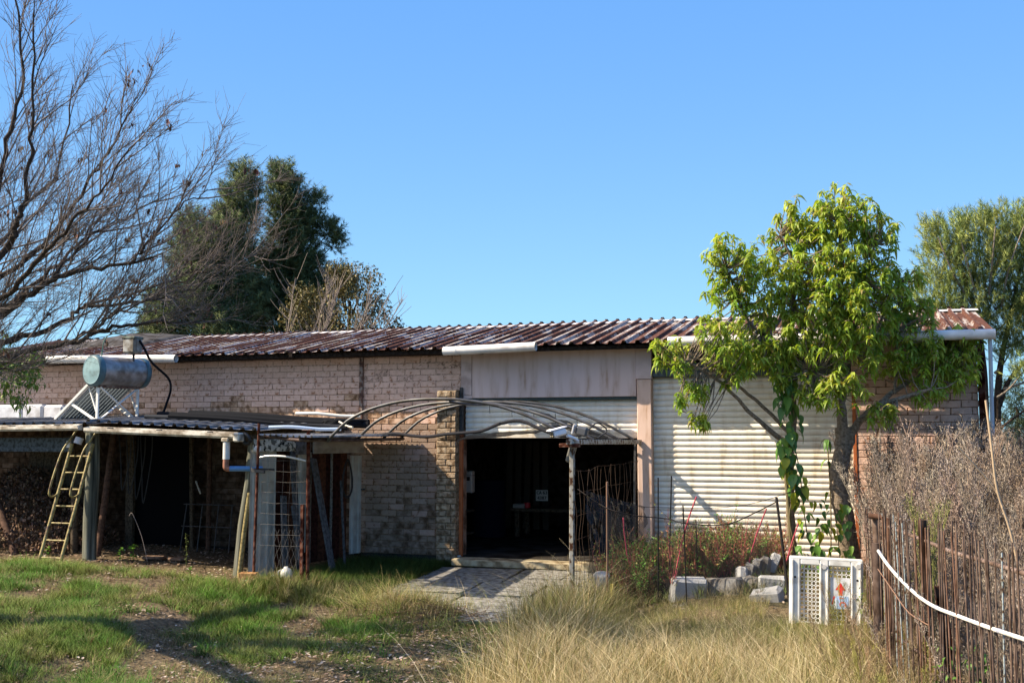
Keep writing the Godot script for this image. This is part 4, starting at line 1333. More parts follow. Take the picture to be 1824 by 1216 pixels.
# ---------------------------------------------------------------- raised bed
func planter() -> void:
	var white := mat("worn white block", Color(0.42, 0.43, 0.44), 0.85, "paintwear", 1.6, 0.25)
	var grey := mat("grey white block", Color(0.25, 0.255, 0.26), 0.9, "blotch", 1.4, 0.25)
	var lots := [
		[Vector3(-1.78, 0.02, 2.36), Vector3(0.36, 0.27, 0.18), Vector3(0.05, 0.25, 0.03), white, "large worn white block at the front left corner of the raised bed"],
		[Vector3(-1.43, 0.03, 2.24), Vector3(0.36, 0.26, 0.16), Vector3(-0.05, -0.1, 0.06), grey, "grey white block right of the large white corner block of the raised bed"],
		[Vector3(-1.17, 0.04, 2.12), Vector3(0.18, 0.24, 0.16), Vector3(0.1, -0.5, -0.1), grey, "small grey block in the middle of the raised bed edge, half hidden by plants"],
		[Vector3(-2.28, 0.02, 1.92), Vector3(0.42, 0.22, 0.17), Vector3(0.3, 0.75, 0.2), grey, "tilted rough grey block at the left end of the raised bed"],
		[Vector3(-1.30, 0.09, 1.92), Vector3(0.10, 0.30, 0.24), Vector3(-0.12, 0.1, -0.1), white, "whitest upright brick, first of the leaning row on the bed edge"],
		[Vector3(-1.24, 0.10, 1.75), Vector3(0.11, 0.31, 0.24), Vector3(-0.12, 0.1, -0.14), grey, "second upright brick of the leaning row on the bed edge"],
		[Vector3(-1.18, 0.11, 1.57), Vector3(0.11, 0.33, 0.24), Vector3(-0.12, 0.05, -0.1), grey, "third upright brick of the leaning row on the bed edge"],
		[Vector3(-1.12, 0.12, 1.39), Vector3(0.11, 0.34, 0.24), Vector3(-0.1, 0.1, -0.12), grey, "fourth upright brick of the leaning row on the bed edge"],
		[Vector3(-1.06, 0.13, 1.20), Vector3(0.11, 0.36, 0.24), Vector3(-0.1, 0.1, -0.2), white, "last upright brick of the leaning row, nearest the roller door"],
		[Vector3(-0.97, 0.09, 2.2), Vector3(0.27, 0.20, 0.15), Vector3(0.05, 0.1, 0.0), white, "white block lying left of the crate, the upper one of two"],
		[Vector3(-0.98, 0.03, 2.62), Vector3(0.30, 0.18, 0.2), Vector3(0.1, -0.15, 0.05), white, "white block lying left of the crate, the lower and nearer of two"],
		[Vector3(-1.75, -0.10, 2.62), Vector3(0.3, 0.1, 0.12), Vector3(0.1, 0.3, 0.1), grey, "low grey slab half buried in dry grass before the white corner block"],
		[Vector3(-0.85, 0.15, 0.55), Vector3(0.34, 0.16, 0.14), Vector3(0, 0.1, 0), grey, "pale block lying by the roller door behind the crate"],
	]
	for l in lots:
		var mb := MB.new()
		mb.box(Vector3.ZERO, l[1], Basis.from_euler((l[2] as Vector3) * 1.5 + Vector3(r1(-0.1, 0.1), r1(-0.2, 0.2), r1(-0.12, 0.12))), 0.022)
		for i in mb.v.size():
			var p := mb.v[i]
			mb.v[i] = p + Vector3(fine.get_noise_3d(p.x * 12 + l[0].x * 9, p.y * 12, p.z * 12), fine.get_noise_3d(p.y * 12, p.z * 12 + l[0].z * 7, p.x * 12), fine.get_noise_3d(p.z * 12, p.x * 12, p.y * 12)) * 0.028
		tag(part(self, "edging_block", mb.mesh(), l[3], l[0]), l[4], "block", "blocks edging the raised bed")
	var rows := []
	for i in 16:
		var row := []
		for j in 20:
			var x := lerpf(-2.5, -0.5, j / 19.0)
			var z := lerpf(0.2, 2.3, i / 15.0)
			var inside := minf(1.0, minf(j, 19 - j) / 2.0) * minf(1.0, minf(i, 15 - i) / 2.0)
			row.append(Vector3(x, -0.08 + 0.20 * inside + 0.05 * fine.get_noise_2d(x * 3, z * 3), z))
		rows.append(row)
	var m := MB.new()
	m.sheet(rows)
	mark(part(self, "bed_soil", m.mesh(), mat("bed soil", Color(0.07, 0.05, 0.035), 0.95, "speckle", 1.5, 0.5)), "structure")
	# bucket, yellow scrap
	var b := thing("plastic_bucket", "clear cloudy plastic bucket in the dry grass before the trellis", "bucket", Vector3(-2.66, -0.12, 2.45))
	m = MB.new()
	m.lathe(Vector3.ZERO, [[0.001, 0.0], [0.06, 0.0], [0.078, 0.26], [0.083, 0.27], [0.083, 0.285], [0.075, 0.285], [0.058, 0.01]], 20)
	var cloudy := mat("cloudy plastic", Color(0.6, 0.6, 0.6), 0.5)
	cloudy.transparency = BaseMaterial3D.TRANSPARENCY_ALPHA
	cloudy.albedo_color.a = 0.55
	part(b, "tub", m.mesh(), cloudy)
	m = MB.new()
	m.lathe(Vector3(0, 0.26, 0), [[0.086, 0.0], [0.088, 0.025], [0.06, 0.055], [0.02, 0.06], [0.001, 0.061]], 20)
	part(b, "lid", m.mesh(), cloudy)
	tag(part(self, "yellow_peg", block(Vector3(0.03, 0.17, 0.012), 0.004, Vector3(-2.545, 0.0, 2.5), Basis(Vector3.BACK, -0.08)), mat("yellow plastic", Color(0.62, 0.52, 0.12), 0.5)), "bright yellow plastic strip standing in the grass right of the bucket", "plastic strip")
	tag(part(self, "yellow_scrap", block(Vector3(0.09, 0.03, 0.06), 0.01, Vector3(-2.36, 0.01, 2.2), Basis(Vector3.BACK, 0.3)), mat("mustard plastic", Color(0.45, 0.30, 0.06), 0.6)), "mustard yellow scrap lying left of the tilted grey block", "plastic scrap")
	# thin rods and the net cord
	var black := mat("black rod", Color(0.02, 0.018, 0.018), 0.7)
	var rusty := mat("rusty wire", Color(0.20, 0.12, 0.085), 0.8)
	for r in [
		[Vector3(-2.53, 1.13, 2.72), Vector3(-2.56, -0.1, 2.62), 0.010, rusty, "tall thin rusty rod nearest the trellis, leaning a little"],
		[Vector3(-2.00, 1.18, 2.75), Vector3(-2.03, 0.0, 2.67), 0.007, black, "thin black rod in the weeds just right of the pink pillar"],
		[Vector3(-1.91, 1.19, 2.51), Vector3(-1.97, 0.0, 2.43), 0.007, black, "thin black rod beside the tall pink weed stem"],
		[Vector3(-1.74, 0.92, 2.85), Vector3(-1.73, -0.05, 2.77), 0.007, black, "thin black rod before the large white corner block"],
		[Vector3(-1.72, 0.73, 2.19), Vector3(-1.72, 0.0, 2.13), 0.006, black, "shortest thin black rod behind the white corner block"],
		[Vector3(-0.84, 1.02, 2.98), Vector3(-0.70, -0.1, 3.30), 0.014, black, "thick black rod leaning before the left edge of the crate"]]:
		tag(part(self, "garden_rod", bar(r[0], r[1], r[2], -1, 6), r[3]), r[4], "rod", "rods in the weedy bed")
	var cord := MB.new()
	cord.tube(curve([Vector3(-3.1, 1.0, 1.75), Vector3(-2.55, 0.87, 2.70), Vector3(-2.26, 0.80, 2.70), Vector3(-1.94, 0.765, 2.58), Vector3(-1.74, 0.745, 2.83), Vector3(-1.35, 0.74, 2.81), Vector3(-1.08, 0.85, 2.83), Vector3(-0.84, 0.98, 2.97)], 4), [0.006], 5)
	cord.tube(curve([Vector3(-2.55, 0.9, 2.7), Vector3(-1.9, 0.87, 2.5), Vector3(-1.2, 0.90, 2.3), Vector3(-0.6, 1.08, 1.6)], 4), [0.003], 4)
	tag(part(self, "taut_line", cord.mesh(), black), "black cord strung from rod to rod above the weedy bed", "cord")
	var net := mat("garden net", Color(0.03, 0.03, 0.032), 0.95)
	net.transparency = BaseMaterial3D.TRANSPARENCY_ALPHA
	net.albedo_color.a = 0.22
	rows = []
	var top := curve([Vector3(-2.55, 0.87, 2.70), Vector3(-2.26, 0.80, 2.70), Vector3(-1.94, 0.765, 2.60), Vector3(-1.74, 0.745, 2.80), Vector3(-1.35, 0.74, 2.81), Vector3(-1.08, 0.85, 2.83), Vector3(-0.84, 0.97, 2.97)], 4)
	for i in 8:
		var row := []
		for p in top:
			row.append(Vector3(p.x, lerpf(p.y, -0.05, i / 7.0), p.z + 0.06 * fine.get_noise_2d(p.x * 6, i * 0.7) + 0.02))
		rows.append(row)
	m = MB.new()
	m.sheet(rows, [], false, Vector3.BACK)
	tag(part(self, "garden_net", m.mesh(), net), "fine black garden net hanging from the cord before the weedy bed", "netting")


# ---------------------------------------------------------------- crate with a sign on it
func crate() -> void:
	var o := thing("plastic_crate", "white plastic crate base with round holes standing on edge by the fence", "crate", Vector3(-0.405, -0.07, 3.46))
	o.rotation = Vector3(-0.06, 0.07, -0.028)
	var white := mat("crate plastic", Color(0.70, 0.71, 0.70), 0.5, "mild", 1.2)
	var w := 0.62
	var h := 0.585
	# frame bars, with the two windows between them
	for b in [[-0.31, -0.218, 0.0, h], [-0.052, 0.022, 0.0, h], [0.208, 0.31, 0.0, h]]:
		part(o, "upright", block(Vector3(b[1] - b[0], b[3] - b[2], 0.03), 0.008, Vector3((b[0] + b[1]) * 0.5, h * 0.5, 0)), white)
	for b in [[-0.218, -0.052], [0.022, 0.208]]:
		part(o, "top_bar", block(Vector3(b[1] - b[0], 0.055, 0.028), 0.008, Vector3((b[0] + b[1]) * 0.5, h - 0.0275, 0)), white)
		part(o, "bottom_bar", block(Vector3(b[1] - b[0], 0.04, 0.028), 0.008, Vector3((b[0] + b[1]) * 0.5, 0.02, 0)), white)
		part(o, "grid", holes(b[0], b[1], 0.04, h - 0.055, 5, 14), white, Vector3(0, 0, -0.012))
	# deep rims behind the face and ribs on it
	for s in [-1.0, 1.0]:
		part(o, "side_rim", block(Vector3(0.025, h, 0.13), 0.006, Vector3(s * 0.30, h * 0.5, -0.075)), white)
		part(o, "rib", block(Vector3(0.022, h - 0.02, 0.025), 0.008, Vector3(s * 0.285, h * 0.5, 0.02)), white)
	part(o, "rib", block(Vector3(0.018, h - 0.1, 0.022), 0.008, Vector3(0.012, h * 0.45, 0.02)), white)
	part(o, "rib", block(Vector3(0.018, h - 0.03, 0.022), 0.008, Vector3(-0.045, h * 0.47, 0.018)), white)
	part(o, "rib", block(Vector3(0.018, h - 0.03, 0.022), 0.008, Vector3(0.216, h * 0.47, 0.018)), white)
	part(o, "top_rim", block(Vector3(w, 0.025, 0.15), 0.008, Vector3(0, h, -0.06)), white)
	part(o, "stud", bar(Vector3(-0.016, h - 0.065, 0.0), Vector3(-0.016, h - 0.065, 0.035), 0.02, -1, 14), mat("grey stud", Color(0.45, 0.45, 0.45), 0.5))
	part(o, "stud", bar(Vector3(0.27, h - 0.045, 0.0), Vector3(0.27, h - 0.045, 0.035), 0.02, -1, 14), mat("grey stud", Color(0.45, 0.45, 0.45), 0.5))
	for p in [[-0.262, 0.42], [0.262, 0.42], [0.262, 0.26]]:
		part(o, "bolt_hole", bar(Vector3(p[0], p[1], 0.012), Vector3(p[0], p[1], 0.0165), 0.010, -1, 10), mat("black rod", Color(0.02, 0.018, 0.018), 0.7))
	# sign
	var s := thing("arrow_sign", "small white sign with a red arrow over a pale blue field on the crate", "sign", Vector3(-0.405, -0.07, 3.46))
	s.rotation = o.rotation
	part(s, "board", block(Vector3(0.165, 0.27, 0.004), 0.001, Vector3(0.118, 0.30, 0.0095)), mat("sign white", Color(0.66, 0.69, 0.74), 0.5, "mild", 2.0))
	part(s, "blue_field", block(Vector3(0.10, 0.105, 0.003), 0.0005, Vector3(0.135, 0.225, 0.0128)), mat("sign blue", Color(0.36, 0.52, 0.80), 0.5))
	var red := mat("sign red", Color(0.62, 0.02, 0.03), 0.5)
	var m := MB.new()
	var z := 0.0135
	m.tri(Vector3(0.12, 0.395, z), Vector3(0.077, 0.33, z), Vector3(0.163, 0.33, z), Vector3.BACK)
	m.quad(Vector3(0.104, 0.33, z), Vector3(0.137, 0.33, z), Vector3(0.137, 0.285, z), Vector3(0.104, 0.285, z), Vector3.BACK)
	part(s, "arrow", m.mesh(), red)
	m = MB.new()
	m.quad(Vector3(0.062, 0.275, z), Vector3(0.074, 0.275, z), Vector3(0.058, 0.205, z), Vector3(0.045, 0.205, z), Vector3.BACK)
	part(s, "stripe", m.mesh(), red)
	for l in [["T", 0.128, 0.262, 30, PI / 2], ["C", 0.137, 0.213, 52, -PI / 2]]:
		var t := TextMesh.new()
		var f := SystemFont.new()
		f.font_names = PackedStringArray(["Droid Sans"])
		f.font_weight = 700
		t.font = f
		t.text = l[0]
		t.font_size = l[3]
		t.pixel_size = 0.0014
		t.depth = 0.002
		var k := part(s, "letter", t, red, Vector3(l[1], l[2], 0.016))
		k.rotation.z = l[4]


func holes(x0: float, x1: float, y0: float, y1: float, nx: int, ny: int) -> ArrayMesh:
	var m := MB.new()
	var cw := (x1 - x0) / nx
	var ch := (y1 - y0) / ny
	for i in nx:
		for j in ny:
			var c := Vector3(x0 + (i + 0.5) * cw, y0 + (j + 0.5) * ch, 0)
			for k in 12:
				var a := TAU * k / 12.0
				var b := TAU * (k + 1) / 12.0
				var edge := func(t: float) -> Vector3:
					var d := Vector2(cos(t), sin(t))
					var s := minf(cw * 0.5 / maxf(absf(d.x), 0.001), ch * 0.5 / maxf(absf(d.y), 0.001))
					return c + Vector3(d.x * s, d.y * s, 0)
				var p := c + Vector3(cos(a) * cw * 0.42, sin(a) * ch * 0.42, 0)
				var q := c + Vector3(cos(b) * cw * 0.42, sin(b) * ch * 0.42, 0)
				m.quad(edge.call(a), edge.call(b), q, p, Vector3.BACK)
				var back := Vector3(0, 0, -0.008)
				m.quad(p, q, q + back, p + back, (c - p).normalized())
	return m.mesh()


# ---------------------------------------------------------------- rusty fence
func fence() -> void:
	var o := thing("rod_fence", "rusty fence of thin upright rods with a sagging top rail in dry weeds", "fence")
	var tones := [mat("fence rust 0", Color(0.165, 0.12, 0.10), 0.85, "blotch", 2.2), mat("fence rust 1", Color(0.11, 0.08, 0.07), 0.85, "blotch", 2.0), mat("fence rust 2", Color(0.20, 0.12, 0.09), 0.85, "blotch", 1.7), mat("fence faded blue", Color(0.30, 0.36, 0.40), 0.7, "peel", 3.4)]
	var a := Vector3(0.05, 0, 5.42)
	var b := Vector3(0.72, 0, 8.35)
	for i in 58:
		var t := pow(i / 57.0, 1.15)
		var p := a.lerp(b, t) + Vector3(r1(-0.012, 0.012), 0, r1(-0.012, 0.012))
		var top := 1.08 + r1(-0.04, 0.05) - 0.02 * sin(t * 9)
		var lean := Vector3(r1(-0.03, 0.03), 0, r1(-0.03, 0.03))
		var k := rng.randi() % 9
		part(o, "rod", bar(p + Vector3(0, -0.05, 0), p + lean + Vector3(0, top, 0), r1(0.0042, 0.0062), -1, 6), tones[0 if k < 3 else (1 if k < 6 else (2 if k < 8 else 3))])
	# a few more along the side that turns towards the workshop
	for i in 8:
		var p := a + Vector3(-0.02 - i * 0.012, 0, -0.10 - i * 0.11)
		part(o, "rod", bar(p + Vector3(0, -0.05, 0), p + Vector3(r1(-0.02, 0.02), 1.05 + r1(-0.05, 0.03), 0), 0.005, -1, 6), tones[i % 3])
	part(o, "top_rail", rod([Vector3(0.08, 0.985, 5.42), Vector3(0.22, 0.962, 5.85), Vector3(0.31, 0.95, 6.1), Vector3(0.42, 0.955, 6.8), Vector3(0.55, 0.97, 7.4), Vector3(0.66, 0.985, 7.99), Vector3(0.74, 0.99, 8.4)], 0.012, 8, 3), mat("rail rust", Color(0.22, 0.165, 0.145), 0.8, "blotch", 1.5))
	part(o, "low_rail", rod([Vector3(0.08, 0.28, 5.42), Vector3(0.31, 0.26, 6.3), Vector3(0.55, 0.27, 7.4), Vector3(0.74, 0.28, 8.4)], 0.009, 6, 3), tones[1])
	part(o, "post", bar(Vector3(0.03, -0.1, 5.40), Vector3(0.025, 0.86, 5.40), 0.032, -1, 12), tones[1])
	part(o, "post", bar(Vector3(0.03, 0.8, 5.38), Vector3(0.02, 1.03, 5.36), 0.022, -1, 12), tones[0])
	part(o, "stub", bar(Vector3(-0.02, 1.045, 5.40), Vector3(0.09, 1.035, 5.42), 0.02, -1, 10), tones[2])
	part(o, "post", bar(Vector3(0.32, -0.1, 6.08), Vector3(0.295, 1.075, 6.10), 0.026, -1, 12), mat("dark brown post", Color(0.06, 0.04, 0.032), 0.8, "blotch", 1.4))
	part(o, "post", bar(Vector3(0.10, -0.1, 5.5), Vector3(0.105, 1.04, 5.5), 0.018, -1, 8), tones[2])
	var post := thing("leaning_post", "dark steel channel post leaning before the fence under the white pipe", "post", Vector3(0.435, -0.05, 6.60))
	var steel := mat("dark channel", Color(0.06, 0.045, 0.042), 0.7, "rusty", 1.5)
	var tip := Vector3(-0.085, 0.80, 0.05)
	part(post, "web", beam(Vector3.ZERO, tip, 0.055, 0.008), steel)
	for s in [-1.0, 1.0]:
		part(post, "flange", beam(Vector3(s * 0.025, 0, 0.018), tip + Vector3(s * 0.025, 0, 0.018), 0.007, 0.035), steel)
	var pipe := thing("white_pipe", "white plastic pipe curving down along the rusty fence", "pipe")
	var white := mat("pipe white", Color(0.74, 0.74, 0.73), 0.4, "mild", 2.5)
	var run := [Vector3(0.035, 0.83, 5.62), Vector3(0.09, 0.755, 5.75), Vector3(0.165, 0.69, 6.0), Vector3(0.25, 0.645, 6.35), Vector3(0.325, 0.64, 6.72), Vector3(0.42, 0.655, 7.1), Vector3(0.52, 0.68, 7.55), Vector3(0.63, 0.715, 8.05), Vector3(0.74, 0.74, 8.5)]
	part(pipe, "pipe", rod(run, 0.0105, 12, 4), white)
	var smooth := curve(run, 4)
	for k in [1, 10, 16, 25]:
		part(pipe, "joint", bar(smooth[k], smooth[k].lerp(smooth[k + 1], 0.3), 0.0122, -1, 12), mat("joint grey", Color(0.33, 0.35, 0.45), 0.4))
	tag(part(self, "drooping_wire", rod([Vector3(0.03, 0.70, 5.55), Vector3(0.12, 0.60, 5.9), Vector3(0.2, 0.52, 6.2), Vector3(0.3, 0.50, 6.5)], 0.004, 5, 3), mat("rusty wire", Color(0.20, 0.12, 0.085), 0.8)), "thin rusty wire drooping under the white pipe", "wire")


# ---------------------------------------------------------------- in the dark garage
func garage_inside() -> void:
	var plate := thing("number_board", "white board with black numbers on the dark garage wall", "number board", Vector3(-5.05, 0.63, -3.2))
	plate.rotation.y = 0.1
	part(plate, "board", block(Vector3(0.20, 0.175, 0.008), 0.003), mat("board white", Color(0.55, 0.55, 0.54), 0.6))
	for l in [["CA 63", 0.042], ["4387", -0.042]]:
		var t := TextMesh.new()
		var f := SystemFont.new()
		f.font_names = PackedStringArray(["Droid Sans"])
		f.font_weight = 700
		t.font = f
		t.text = l[0]
		t.font_size = 44
		t.pixel_size = 0.00155
		t.depth = 0.002
		part(plate, "lettering", t, mat("black rod", Color(0.02, 0.018, 0.018), 0.7), Vector3(0, l[1], 0.0055))
	var box := thing("meter_box", "grey meter box with a small black window just inside the garage", "meter box", Vector3(-5.46, 0.94, -0.9))
	part(box, "case", block(Vector3(0.20, 0.31, 0.12), 0.012), mat("grey enamel", Color(0.33, 0.31, 0.30), 0.5))
	part(box, "window", block(Vector3(0.06, 0.055, 0.006), 0.002, Vector3(0.04, 0.045, 0.062)), mat("black glass", Color(0.02, 0.02, 0.022), 0.15))
	part(box, "lid_edge", block(Vector3(0.205, 0.008, 0.125), 0.002, Vector3(0, 0.09, 0.002)), mat("dark steel", Color(0.05, 0.05, 0.055), 0.6))
	part(box, "conduit", bar(Vector3(-0.04, 0.15, 0), Vector3(-0.04, 0.75, 0), 0.012), mat("grey enamel", Color(0.33, 0.31, 0.30), 0.5))
	tag(part(self, "green_jerrycan", block(Vector3(0.12, 0.27, 0.2), 0.03, Vector3(-5.62, 0.98, -1.0)), mat("pale green plastic", Color(0.22, 0.36, 0.28), 0.5)), "pale green can glimpsed beside the meter box", "can")
	var shelf := thing("shelf_rack", "dark shelf rack with a rusty tin behind the left garage jamb", "shelf", Vector3(-5.62, 0, -1.0))
	var wood := mat("old timber", Color(0.11, 0.085, 0.06), 0.9, "speckle", 2.0)
	for y in [0.2, 0.52, 0.84]:
		part(shelf, "shelf_board", block(Vector3(0.35, 0.02, 0.35), 0.003, Vector3(0, y, 0)), wood)
	for s in [-0.16, 0.16]:
		part(shelf, "upright", block(Vector3(0.03, 1.0, 0.03), 0.003, Vector3(s, 0.5, 0.15)), wood)
	tag(part(self, "rusty_tin", bar(Vector3(-5.55, 0.21, -0.92), Vector3(-5.55, 0.42, -0.92), 0.07, -1, 14), mat("rust tin", Color(0.3, 0.14, 0.08), 0.6, "rusty", 2.0)), "rust coloured tin on the low shelf inside the garage", "tin")
	var bench := thing("workbench", "dark workbench along the back of the garage below the number board", "workbench", Vector3(-4.7, 0, -3.1))
	part(bench, "top", block(Vector3(1.5, 0.05, 0.6), 0.004, Vector3(0, 0.42, 0)), wood)
	for s in [[-0.65, -0.25], [0.65, -0.25], [-0.65, 0.25], [0.65, 0.25]]:
		part(bench, "leg", block(Vector3(0.07, 0.4, 0.07), 0.004, Vector3(s[0], 0.2, s[1])), wood)
	var drum := thing("blue_drum", "dark blue drum standing in the garage shadow", "drum", Vector3(-5.75, 0, -2.6))
	var m := MB.new()
	m.lathe(Vector3.ZERO, [[0.001, 0], [0.27, 0], [0.275, 0.02], [0.27, 0.3], [0.28, 0.31], [0.27, 0.33], [0.27, 0.6], [0.28, 0.61], [0.27, 0.63], [0.27, 0.88], [0.275, 0.9], [0.001, 0.9]], 24)
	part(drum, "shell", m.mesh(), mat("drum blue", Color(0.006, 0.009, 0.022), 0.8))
	tag(part(self, "red_can", bar(Vector3(-5.2, 0.45, -2.9), Vector3(-5.2, 0.53, -2.9), 0.055, 0.05, 14), mat("sign red", Color(0.62, 0.02, 0.03), 0.5)), "small red can standing on the dark workbench", "can")
	tag(part(self, "grey_tray", block(Vector3(0.2, 0.07, 0.14), 0.01, Vector3(-5.32, 0.48, -2.88)), mat("grey enamel", Color(0.33, 0.31, 0.30), 0.5)), "grey tray beside the red can on the workbench", "tray")
	for i in 5:
		tag(part(self, "stored_plank", block(Vector3(0.11, 1.5, 0.03), 0.004, Vector3(-5.95 + i * 0.17, 0.75, -4.2 + i * 0.02), Basis.from_euler(Vector3(-0.08, 0, r1(-0.03, 0.03)))), mat("dark stored plank", Color(0.08, 0.07, 0.06), 0.9)), ["first plank from the left against the garage back wall", "second plank from the left against the garage back wall", "middle plank against the garage back wall", "second plank from the right against the garage back wall", "last plank on the right against the garage back wall"][i], "plank", "planks in the garage")


# ---------------------------------------------------------------- trees
func bark(key: String, c: Color) -> StandardMaterial3D:
	return mat(key, c, 0.9, "speckle", 2.5, 0.4)


func side_dir(t: Vector3, angle: float, roll: float) -> Vector3:
	var s := t.cross(Vector3.UP if absf(t.y) < 0.95 else Vector3.RIGHT).normalized()
	var u := t.cross(s)
	return (t * cos(angle) + (s * cos(roll) + u * sin(roll)) * sin(angle)).normalized()


func shoot(from: Vector3, dir: Vector3, length: float, steps: int, rise: float, wiggle: float) -> Array:
	var pts := [from]
	var d := dir
	for i in steps:
		d = (d + Vector3(r1(-1, 1), r1(-1, 1), r1(-1, 1)) * wiggle + Vector3(0.05, rise, 0)).normalized()
		pts.append(pts[-1] + d * (length / steps))
	return pts


func bare_tree() -> void:
	var o := thing("bare_tree", "large leafless tree reaching in with dark crooked limbs and fine twigs", "tree")
	var m := bark("dark bark", Color(0.085, 0.07, 0.062))
	var twig := mat("twig bark", Color(0.15, 0.128, 0.12), 0.85)
	var fork := Vector3(-8.81, 2.04, 6.0)
	part(o, "trunk", rod([Vector3(-9.1, -0.2, 5.92), Vector3(-9.05, 0.45, 5.93), Vector3(-8.93, 1.22, 5.96), fork, fork + Vector3(0.05, 0.4, 0)], 0.19, 14, 4), m)
	var limbs := [
		[0.0468, 0.0084, [fork, Vector3(-8.12, 2.19, 5.78), Vector3(-7.46, 2.31, 5.67), Vector3(-6.80, 2.43, 5.56), Vector3(-6.39, 2.54, 5.54), Vector3(-5.95, 2.58, 5.50), Vector3(-5.53, 2.57, 5.36)]],
		[0.0499, 0.0084, [fork, Vector3(-8.38, 2.26, 5.55), Vector3(-7.84, 2.48, 5.29), Vector3(-7.35, 2.68, 5.03), Vector3(-7.21, 2.85, 4.90), Vector3(-6.76, 3.00, 4.65), Vector3(-6.2, 3.24, 4.44)]],
		[0.0593, 0.0072, [fork, Vector3(-7.90, 2.43, 5.94), Vector3(-7.21, 2.66, 5.94), Vector3(-6.75, 2.91, 5.91), Vector3(-6.36, 3.02, 5.89), Vector3(-5.92, 3.05, 5.85), Vector3(-5.6, 3.12, 5.82)]],
		[0.0468, 0.0060, [fork, Vector3(-8.23, 2.52, 5.63), Vector3(-7.76, 2.79, 5.39), Vector3(-7.37, 3.18, 5.19), Vector3(-7.19, 3.54, 4.95), Vector3(-6.95, 3.98, 4.75)]],
		[0.0530, 0.0060, [fork, Vector3(-7.82, 2.66, 6.14), Vector3(-7.04, 3.16, 6.14), Vector3(-6.82, 3.38, 6.19), Vector3(-6.66, 3.69, 6.27), Vector3(-6.43, 4.24, 6.46), Vector3(-6.26, 4.99, 6.68)]],
		[0.0437, 0.0054, [fork, Vector3(-8.11, 2.70, 5.82), Vector3(-7.43, 3.05, 5.73), Vector3(-6.92, 3.38, 5.69), Vector3(-6.55, 3.81, 5.71), Vector3(-6.35, 4.10, 5.65), Vector3(-6.1, 4.5, 5.65)]],
		[0.0437, 0.0048, [fork, Vector3(-7.86, 2.52, 6.04), Vector3(-7.05, 2.78, 6.11), Vector3(-6.54, 3.02, 6.27), Vector3(-6.12, 3.30, 6.37), Vector3(-5.75, 3.52, 6.44), Vector3(-5.45, 3.85, 6.47)]],
		[0.0437, 0.0060, [fork, Vector3(-8.41, 2.84, 5.62), Vector3(-8.05, 3.50, 5.14), Vector3(-7.98, 3.87, 4.94), Vector3(-7.87, 4.34, 4.62), Vector3(-7.82, 5.28, 4.48)]],
		[0.0281, 0.0036, [fork, Vector3(-7.52, 2.15, 6.21), Vector3(-6.75, 2.15, 6.37), Vector3(-6.45, 2.10, 6.43)]],
		[0.0187, 0.0036, [Vector3(-6.80, 2.43, 5.56), Vector3(-6.51, 2.60, 5.48), Vector3(-6.20, 2.74, 5.49), Vector3(-5.66, 2.85, 5.43), Vector3(-5.2, 3.06, 5.42)]],
		[0.0212, 0.0036, [Vector3(-7.21, 2.85, 4.90), Vector3(-6.69, 2.91, 4.72), Vector3(-6.43, 3.04, 4.65), Vector3(-5.91, 3.26, 4.49), Vector3(-5.6, 3.36, 4.40)]],
		[0.0162, 0.0030, [Vector3(-5.92, 3.05, 5.85), Vector3(-5.78, 3.24, 5.82), Vector3(-5.46, 3.57, 5.74), Vector3(-5.25, 3.70, 5.66)]],
		[0.0187, 0.0030, [Vector3(-6.75, 2.91, 5.91), Vector3(-6.49, 3.30, 5.75), Vector3(-6.17, 3.56, 5.56), Vector3(-5.95, 3.70, 5.44)]],
		[0.0468, 0.0060, [fork, Vector3(-7.93, 2.88, 5.99), Vector3(-7.28, 3.54, 6.04), Vector3(-6.96, 4.13, 6.20), Vector3(-6.73, 4.72, 6.29), Vector3(-6.72, 5.53, 6.47)]],
		[0.0374, 0.0060, [fork, Vector3(-8.2, 3.1, 6.8), Vector3(-7.9, 3.9, 7.4), Vector3(-7.8, 4.9, 7.9)]],
		[0.0437, 0.0060, [fork, Vector3(-9.4, 3.0, 5.2), Vector3(-9.9, 3.9, 4.5), Vector3(-10.2, 5.1, 4.0)]],
		[0.0437, 0.0060, [fork, Vector3(-9.5, 3.0, 6.5), Vector3(-10.2, 3.8, 7.0), Vector3(-10.8, 4.9, 7.3)]],
		[0.1500, 0.0500, [fork, Vector3(-8.6, 2.9, 6.9), Vector3(-8.3, 3.6, 8.0), Vector3(-8.0, 4.4, 9.2)]],
		[0.0530, 0.0180, [Vector3(-8.95, 1.1, 5.96), Vector3(-8.95, 1.7, 7.0), Vector3(-8.65, 2.2, 8.2), Vector3(-8.4, 2.8, 9.0)]],
		[0.1500, 0.0500, [fork, Vector3(-9.3, 2.9, 5.2), Vector3(-9.75, 3.6, 4.3), Vector3(-10.1, 4.5, 3.4)]],
	]
	var mb := MB.new()
	var pods := []
	var tint := []
